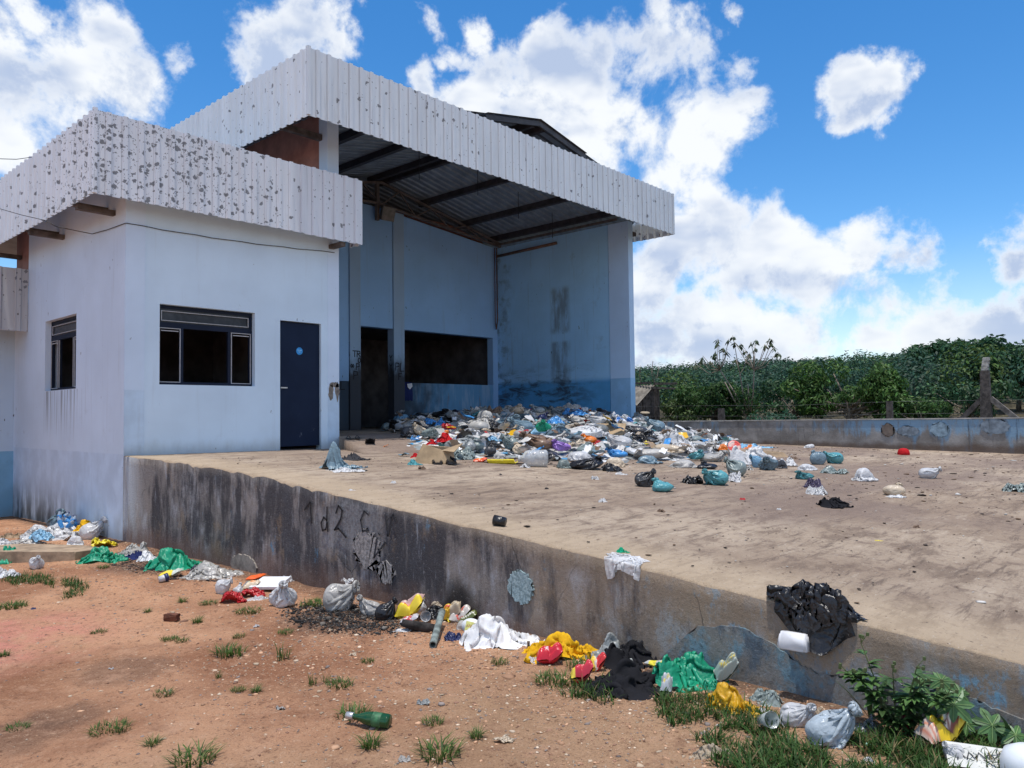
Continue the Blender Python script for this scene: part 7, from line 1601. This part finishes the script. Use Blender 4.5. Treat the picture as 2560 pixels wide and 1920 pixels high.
gd('crumple', 1107, 1552, 70, 36, 'black', 'burnt_lump', 'burnt black lump with white ash by the wall', 'burnt rubbish', H=.16); gd('crumple', 1092, 1546, 26, 14, 'beige', 'paper_scrap', 'scorched pale paper on the burnt lump', 'paper', H=.10, lift=.09)
gd('packet', 1153, 1520, 48, 44, FILMR, 'snack_packet', 'yellow and cream packet standing above the other burnt packets', 'packet', spec=[(.58,.48,.34), (band(-1.1, -.1), (.72,.45,.04)), (blob(-.4, 0, .3, .2), (.6,.08,.04))], H=.2, tilt=30); gd('packet', 1176, 1540, 54, 34, FILMR, 'snack_packet', 'clear packet with a red stripe beside the yellow and cream one', 'packet', spec=[(.50,.46,.42), (band(-.1, .15, 0, .3), (.55,.08,.05))], H=.14)
gd('packet', 1193, 1550, 46, 26, FILMR, 'snack_packet', 'olive green packet with yellow emblem and pale letters', 'packet', spec=[(.10,.12,.03), (blob(.3, .3, .35, .35), (.66,.52,.04)), (zig(0, -.5, .7, .25, .1), (.7,.66,.6)), (band(.75, 1.1, 1), (.4,.38,.3))], H=.11)
gd('crumple', 1131, 1559, 38, 26, 'bright_yellow', 'rubbish_bag', 'crumpled yellow film above the grey pipe', 'film', H=.11); gd('bag', 1160, 1580, 42, 34, 'dirty_white_clear', 'clear_tub', 'clear tub of scraps right of the grey pipe', 'tub', neck=False, lump=.08, H=.12)
# margarine tub
bm = bmesh.new(); lathe(bm, [(0, 0), (.056, 0), (.066, .055), (.070, .057), (.070, .066), (.0, .068)], 28); bm.transform(Matrix.Diagonal((1.12, .82, 1, 1))); p = hit(1191, 1588); tub = bm_obj('food_tub', bm, simple('white_tub', (.72,.73,.74), .35, .04), None, True); tub.location = (p[0], p[1]+.02, p[2]+.055); tub.rotation_euler = (R(72), R(8), math.atan2(RT[1], RT[0])+R(-18)); tag(tub, 'white food tub with pale yellow label and pink lettering', 'tub')
bm = bmesh.new(); obox(bm, (0, -.004, .0695), (.046, 0, 0), (0, .036, 0), (0, 0, .001)); lb = bm_obj('label', bm, simple('pale_yellow_label', (.70,.68,.22), .4, .15, 30)); lb.parent = tub
bm = bmesh.new()
for k, (a, b) in enumerate(((-.03, 0), (-.015, .004), (0, 0), (.014, .003), (.028, .0))): tube(bm, [(a-.006, b-.008, .0715), (a, b+.010, .0715), (a+.006, b-.008, .0715)], .0016, 4)
lt = bm_obj('lettering', bm, pm('magenta')); lt.parent = tub
gd('crumple', 1131, 1605, 40, 28, 'navy', 'crumpled_film', 'dark blue crumpled film right of the grey pipe', 'film', H=.09)
a, b = hit(1082, 1622), hit(1106, 1568); bm = bmesh.new(); av, bv = Vector(a)+Vector((0, 0, .026)), Vector(b)+Vector((0, 0, .12)); dv = (bv-av).normalized()
uu = dv.cross(Vector((0, 0, 1))).normalized(); vv = uu.cross(dv); rings = []
for (pt, rr_) in ((av+dv*.01, .019), (av, .019), (av, .026), (av.lerp(bv, .6), .025), (bv, .025), (bv, .018)): rings.append([bm.verts.new(pt+(uu*math.cos(6.283*k/16)+vv*math.sin(6.283*k/16))*rr_) for k in range(16)])
rings[0] = [bm.verts.new(av+dv*.25+(uu*math.cos(6.283*k/16)+vv*math.sin(6.283*k/16))*.019) for k in range(16)]
for q1, q2 in zip(rings, rings[1:]):
    for k in range(16): bm.faces.new((q1[k], q1[(k+1) % 16], q2[(k+1) % 16], q2[k]))
bm.faces.new(rings[0]); bm.faces.new(rings[-1])
tag(bm_obj('grey_pipe', bm, simple('weathered_grey_green_pipe', (.23, .27, .25), .6, .35, 14), None, False), 'short grey-green plastic pipe propped on the ash', 'pipe')
p = hit(1050, 1580); bm = bmesh.new(); tube(bm, [(-.13, .03, .06), (-.05, 0, .05), (.05, -.01, .035), (.14, -.03, .03)], [.028, .036, .034, .026], 9)
for v in bm.verts: v.co += Vector((rr.uniform(-.006, .006), rr.uniform(-.006, .006), rr.uniform(-.006, .006)))
group_bm('charred_log', bm, simple('charred_wood', (.035, .03, .028), .95, .5, 14, bump=.6), p, 0, 'charred piece of wood left of the grey pipe', 'wood', True)
gd('sheet', 1003, 1583, 58, 16, 'white', 'tissue', 'torn white tissue on the ash patch', 'tissue', H=.035, dr=.45)
gd('sheet', 1258, 1624, 176, 108, 'white_cloth', 'plastic_sheet', 'big clean white sheet spread at the foot of the wall', 'sheet', H=.26, folds=7, crump=.10, dr=.62)
gd('sheet', 1420, 1655, 178, 66, 'yellow_cloth', 'cloth', 'large yellow cloth along the foot of the wall', 'cloth', H=.20, folds=5, crump=.12, dr=.5); gd('crumple', 1342, 1637, 62, 24, 'yellow_cloth', 'cloth', 'yellow sleeve-like end left of the large yellow cloth', 'cloth', H=.07)
gd('packet', 1374, 1664, 66, 40, FILMR, 'snack_packet', 'shiny red foil packet on the yellow cloth', 'packet', spec=[(.52,.015,.03), (blob(.35, .2, .3, .3), (.72,.10,.10)), (blob(-.2, -.3, .15, .2), (.7,.5,.5))], H=.13); gd('crumple', 1338, 1660, 32, 16, 'white', 'paper_scrap', 'white wrapper left of the red foil packet', 'wrapper', H=.06)
gd('sheet', 1543, 1662, 116, 78, 'grey', 'plastic_sheet', 'grey crumpled film leaning on the wall above the black cloth', 'film', pk='cloth', H=.30, folds=12, crump=.38)
gd('packet', 1494, 1682, 42, 36, FILMR, 'snack_packet', 'red and yellow packet between the grey film and the black cloth', 'packet', spec=[(.55,.03,.03), (band(-1.1, -.2), (.75,.50,.05)), (band(-.3, -.1, 0, .1), (.7,.65,.6))], H=.12); gd('packet', 1455, 1712, 56, 46, FILMR, 'snack_packet', 'red packet with yellow corner at the left of the black cloth', 'packet', spec=[(.52,.03,.05), (band(-1.1, -.6), (.76,.58,.06)), (blob(.2, .1, .3, .25), (.62,.12,.12))], H=.13)
gd('sheet', 1612, 1665, 120, 40, 'black_cloth', 'cloth', 'rumpled black cloth against the wall', 'cloth', H=.17, folds=8); gd('sheet', 1574, 1748, 196, 84, 'black_cloth', 'cloth', 'large black cloth spread over the gravel', 'cloth', H=.16, folds=5, crump=.12, dr=.7)
gd('packet', 1642, 1690, 64, 26, FILMR, 'snack_packet', 'slim yellow packet lying on the black cloth', 'packet', spec=[(.50,.50,.48), (band(-.6, .1), (.78,.66,.05)), (band(.5, .8), (.76,.62,.1))], H=.05, lift=.05, rot=-42, dr=.35); gd('packet', 1666, 1742, 40, 54, FILMR, 'snack_packet', 'silvery packet with yellow marks at the right end of the black cloth', 'packet', spec=[(.42,.44,.46), (blob(-.2, .2, .3, .3), (.6,.5,.15)), (blob(.4, -.3, .2, .3), (.5,.45,.2))], H=.12, rot=70)
gd('sheet', 1728, 1732, 148, 106, 'green', 'plastic_sheet', 'emerald crumpled sheet beside the black cloth', 'sheet', pk='cloth', H=.34, folds=12, crump=.3, dr=.7); gd('sheet', 1790, 1742, 60, 36, 'green', 'plastic_sheet', 'emerald corner reaching under the amber bag', 'sheet', H=.12)
gd('packet', 1820, 1706, 50, 46, FILMR, 'snack_packet', 'clear packet with yellow letters behind the amber bag', 'packet', spec=[(.42,.47,.42), (zig(0, -.2, .7, .5, .12), (.68,.52,.06)), (band(.6, 1.1, 1), (.55,.58,.52))], H=.22, tilt=24)
gd('sheet', 1845, 1794, 136, 96, 'yellow', 'rubbish_bag', 'amber yellow bag touching the emerald sheet', H=.32, rot=-38, dr=.62, pk='cloth')
gd('sheet', 1914, 1774, 84, 42, 'grey_green', 'plastic_sheet', 'grey teal film between the amber bag and the wall', 'film', H=.17)
gd('crumple', 1912, 1790, 34, 20, 'white', 'paper_scrap', 'white wad at the lower end of the amber bag', 'wad', H=.06); gd('crumple', 1798, 1818, 16, 12, 'white', 'paper_scrap', 'small white wad in the grass below the emerald sheet', 'wad', H=.05)
GLASS = plastic('clear_cup_plastic', (.55, .60, .58), rough=.1, clear=.6, bs=.1)
bm = bmesh.new(); lathe(bm, [(0, 0), (.026, 0), (.040, .10), (.0385, .10), (.0245, .005), (0, .005)], 22, Matrix.Translation((0, .04, .045)) @ Matrix.Rotation(R(68), 4, 'X')); p = hit(1916, 1832); group_bm('clear_cup', bm, GLASS, p, 12, 'clear plastic cup lying in the grass below the amber bag', 'cup', True)
gd('sheet', 1960, 1830, 62, 28, 'white_clear', 'clear_film', 'bit of clear film right of the cup in the grass', 'film', H=.06); gd('bag', 1998, 1832, 98, 44, 'white_film', 'rubbish_bag', 'clear and white bag left of the large bluish bag', H=.14, lump=.35); gd('sheet', 2032, 1808, 62, 24, 'cream_clear', 'clear_film', 'pale cream film behind the clear and white bag', 'film', H=.10)
gd('bag', 2084, 1878, 148, 76, plastic('bluish_clear_film', (.52, .60, .66), rough=.25, clear=.16, transl=.15), 'rubbish_bag', 'large bluish see-through bag in the grass', H=.21, lump=.25, sub=5); gd('sheet', 2158, 1834, 78, 42, 'grey_clear', 'clear_film', 'clear grey film behind the large bluish bag', 'film', H=.15); gd('crumple', 2148, 1838, 40, 18, 'white', 'paper_scrap', 'white wad between the clear grey film and the large bluish bag', 'wad', H=.06)
gd('crumple', 2174, 1876, 32, 40, 'mint', 'plastic_scrap', 'mint green curl of plastic right of the large bluish bag', 'plastic', H=.12); gd('crumple', 2174, 1918, 40, 40, 'white_cloth', 'paper_scrap', 'white wad below the mint green curl', 'wad', H=.10)
gd('packet', 2252, 1846, 40, 46, FILMR, 'snack_packet', 'dark red packet with white band in the tall weed', 'packet', spec=[(.32,.012,.03), (band(.45, .95), (.62,.55,.55)), (blob(-.2, 0, .3, .5), (.42,.05,.07))], H=.16, rot=80, tilt=20)
gd('packet', 2352, 1880, 112, 66, FILMR, 'snack_packet', 'yellow packet with brown letters and a striped torn end', 'packet', spec=[(.80,.55,.03), (lambda u, v: (u < -.55) & (np.sin(u*40) > 0), (.60,.22,.14)), (lambda u, v: (u < -.55) & (np.sin(u*40) <= 0), (.66,.55,.45)), (band(.35, 1.1, 1, .12), (.45,.40,.36)), (blob(.35, -.55, .55, .32), (.20,.045,.03)), (zig(.35, -.55, .42, .3, .09), (.72,.62,.50)), (blob(.2, -.15, .14, .22), (.72,.66,.55))], H=.20, rot=18, dr=.6, fill=.9)
gd('bag', 2385, 1915, 60, 42, 'white_clear', 'stuffed_bag', 'small clear bag below the yellow packet', H=.12)
p = hit(2462, 1912); bm = bmesh.new()
for (a, b, c_, d_) in (((-.17,-.06,.01),(.15,-.07,.012),(.17,.04,.05),(-.14,.06,.07)), ((-.14,.06,.07),(.17,.04,.05),(.12,.10,.02),(-.1,.12,.03)), ((-.17,-.06,.012),(-.02,-.10,.02),(.16,-.10,.006),(.15,-.07,.014))): bm.faces.new([bm.verts.new(q) for q in (a, b, c_, d_)])
bmesh.ops.solidify(bm, geom=bm.faces[:], thickness=.006); ct = group_bm('milk_carton', bm, simple('white_carton', (.66,.66,.62), .5, .1, 10), p, -10, 'flattened white carton with green end at the right corner', 'carton')
bm = bmesh.new(); bm.faces.new([bm.verts.new(q) for q in ((.10,-.055,.0185),(.149,-.066,.0175),(.168,.038,.0545),(.12,.043,.0575))]); bmesh.ops.solidify(bm, geom=bm.faces[:], thickness=-.003); q_ = bm_obj('print', bm, pm('green')); q_.parent = ct
bm = bmesh.new()
for k in range(5): tube(bm, [(-.12+.04*k, -.03+.005*k, .0305), (-.10+.04*k, .01, .046), (-.085+.04*k, -.02, .034)], .003, 4)
q_ = bm_obj('lettering', bm, pm('charcoal')); q_.parent = ct
bm = bmesh.new(); lathe(bm, [(0, 0), (.085, .0), (.10, .03), (.10, .09), (.085, .13), (.04, .155), (0, .16)], 24); p = hit(2572, 1962); group_bm('white_drum', bm, simple('white_hard_plastic', (.74,.77,.80), .35, .04), p, 0, 'smooth white plastic drum at the bottom right corner', 'drum', True)
gd('crumple', 1780, 1906, 118, 34, 'beige_cloth', 'rag', 'dirty beige rag lying on gravel at the bottom', 'rag', H=.07, dr=.4, rot=14); gd('crumple', 1826, 1896, 44, 40, 'beige_cloth', 'rag', 'bunched beige end of the dirty rag at the bottom', 'rag', H=.09)
# green bottle
bm = bmesh.new(); lathe(bm, [(.001, 0), (.033, 0), (.036, .012), (.036, .105), (.03, .14), (.015, .18), (.013, .225), (.016, .227), (.016, .24), (.001, .24)], 24, Matrix.Translation((0, 0, .036)) @ Matrix.Rotation(R(-88), 4, 'Y') @ Matrix.Translation((0, 0, -.12)))
p = hit(921, 1815); GB = plastic('dark_green_glass', (.012, .07, .022), rough=.08, clear=.0, bs=.03); gb = group_bm('green_bottle', bm, GB, p, -16, 'dark green glass bottle lying on the red earth', 'bottle', True)
bm = bmesh.new(); lathe(bm, [(.0165, .205), (.0185, .207), (.0185, .245), (.001, .247)], 18, Matrix.Translation((0, 0, .036)) @ Matrix.Rotation(R(-88), 4, 'Y') @ Matrix.Translation((0, 0, -.12))); q_ = bm_obj('neck_foil', bm, simple('silver_foil', (.6,.6,.6), .35, .1, metal=.6), None, True); q_.parent = gb
bm = bmesh.new(); lathe(bm, [(.0364, .04), (.0368, .042), (.0368, .088), (.0364, .09)], 24, Matrix.Translation((0, 0, .036)) @ Matrix.Rotation(R(-88), 4, 'Y') @ Matrix.Translation((0, 0, -.12))); q_ = bm_obj('label', bm, simple('green_label', (.04,.14,.06), .5, .3, 30), None, True); q_.parent = gb
for (cx, by, w_, mat_, lab) in ((83, 1524, 15, 'navy', 'small dark blue lump on the red earth at the left'), (1060, 1762, 36, 'grey', 'flat grey stone-like scrap above the green bottle'), (880, 1640, 22, 'cream', 'cream scrap at the left rim of the ash patch'), (640, 1568, 18, 'white', 'white flake on the earth below the big clean white bag'), (702, 1776, 26, 'dirty_white', 'off-white scrap on the lower red earth'), (277, 1674, 14, 'white', 'tiny white flake in the open red earth'), (1262, 1858, 60, 'cream', 'dry pale twig-like strip near the bottom gravel'), (845, 1552, 20, 'grey', 'grey shard below the creamy translucent bag'), (1010, 1905, 34, 'dirty_white', 'off-white tissue at the bottom edge, left of the wide tuft')):
    put('crumple', cx, by, w_, 10, pm(mat_), 'litter_scrap', lab, 'scrap', GW, H=.025, dr=.5)
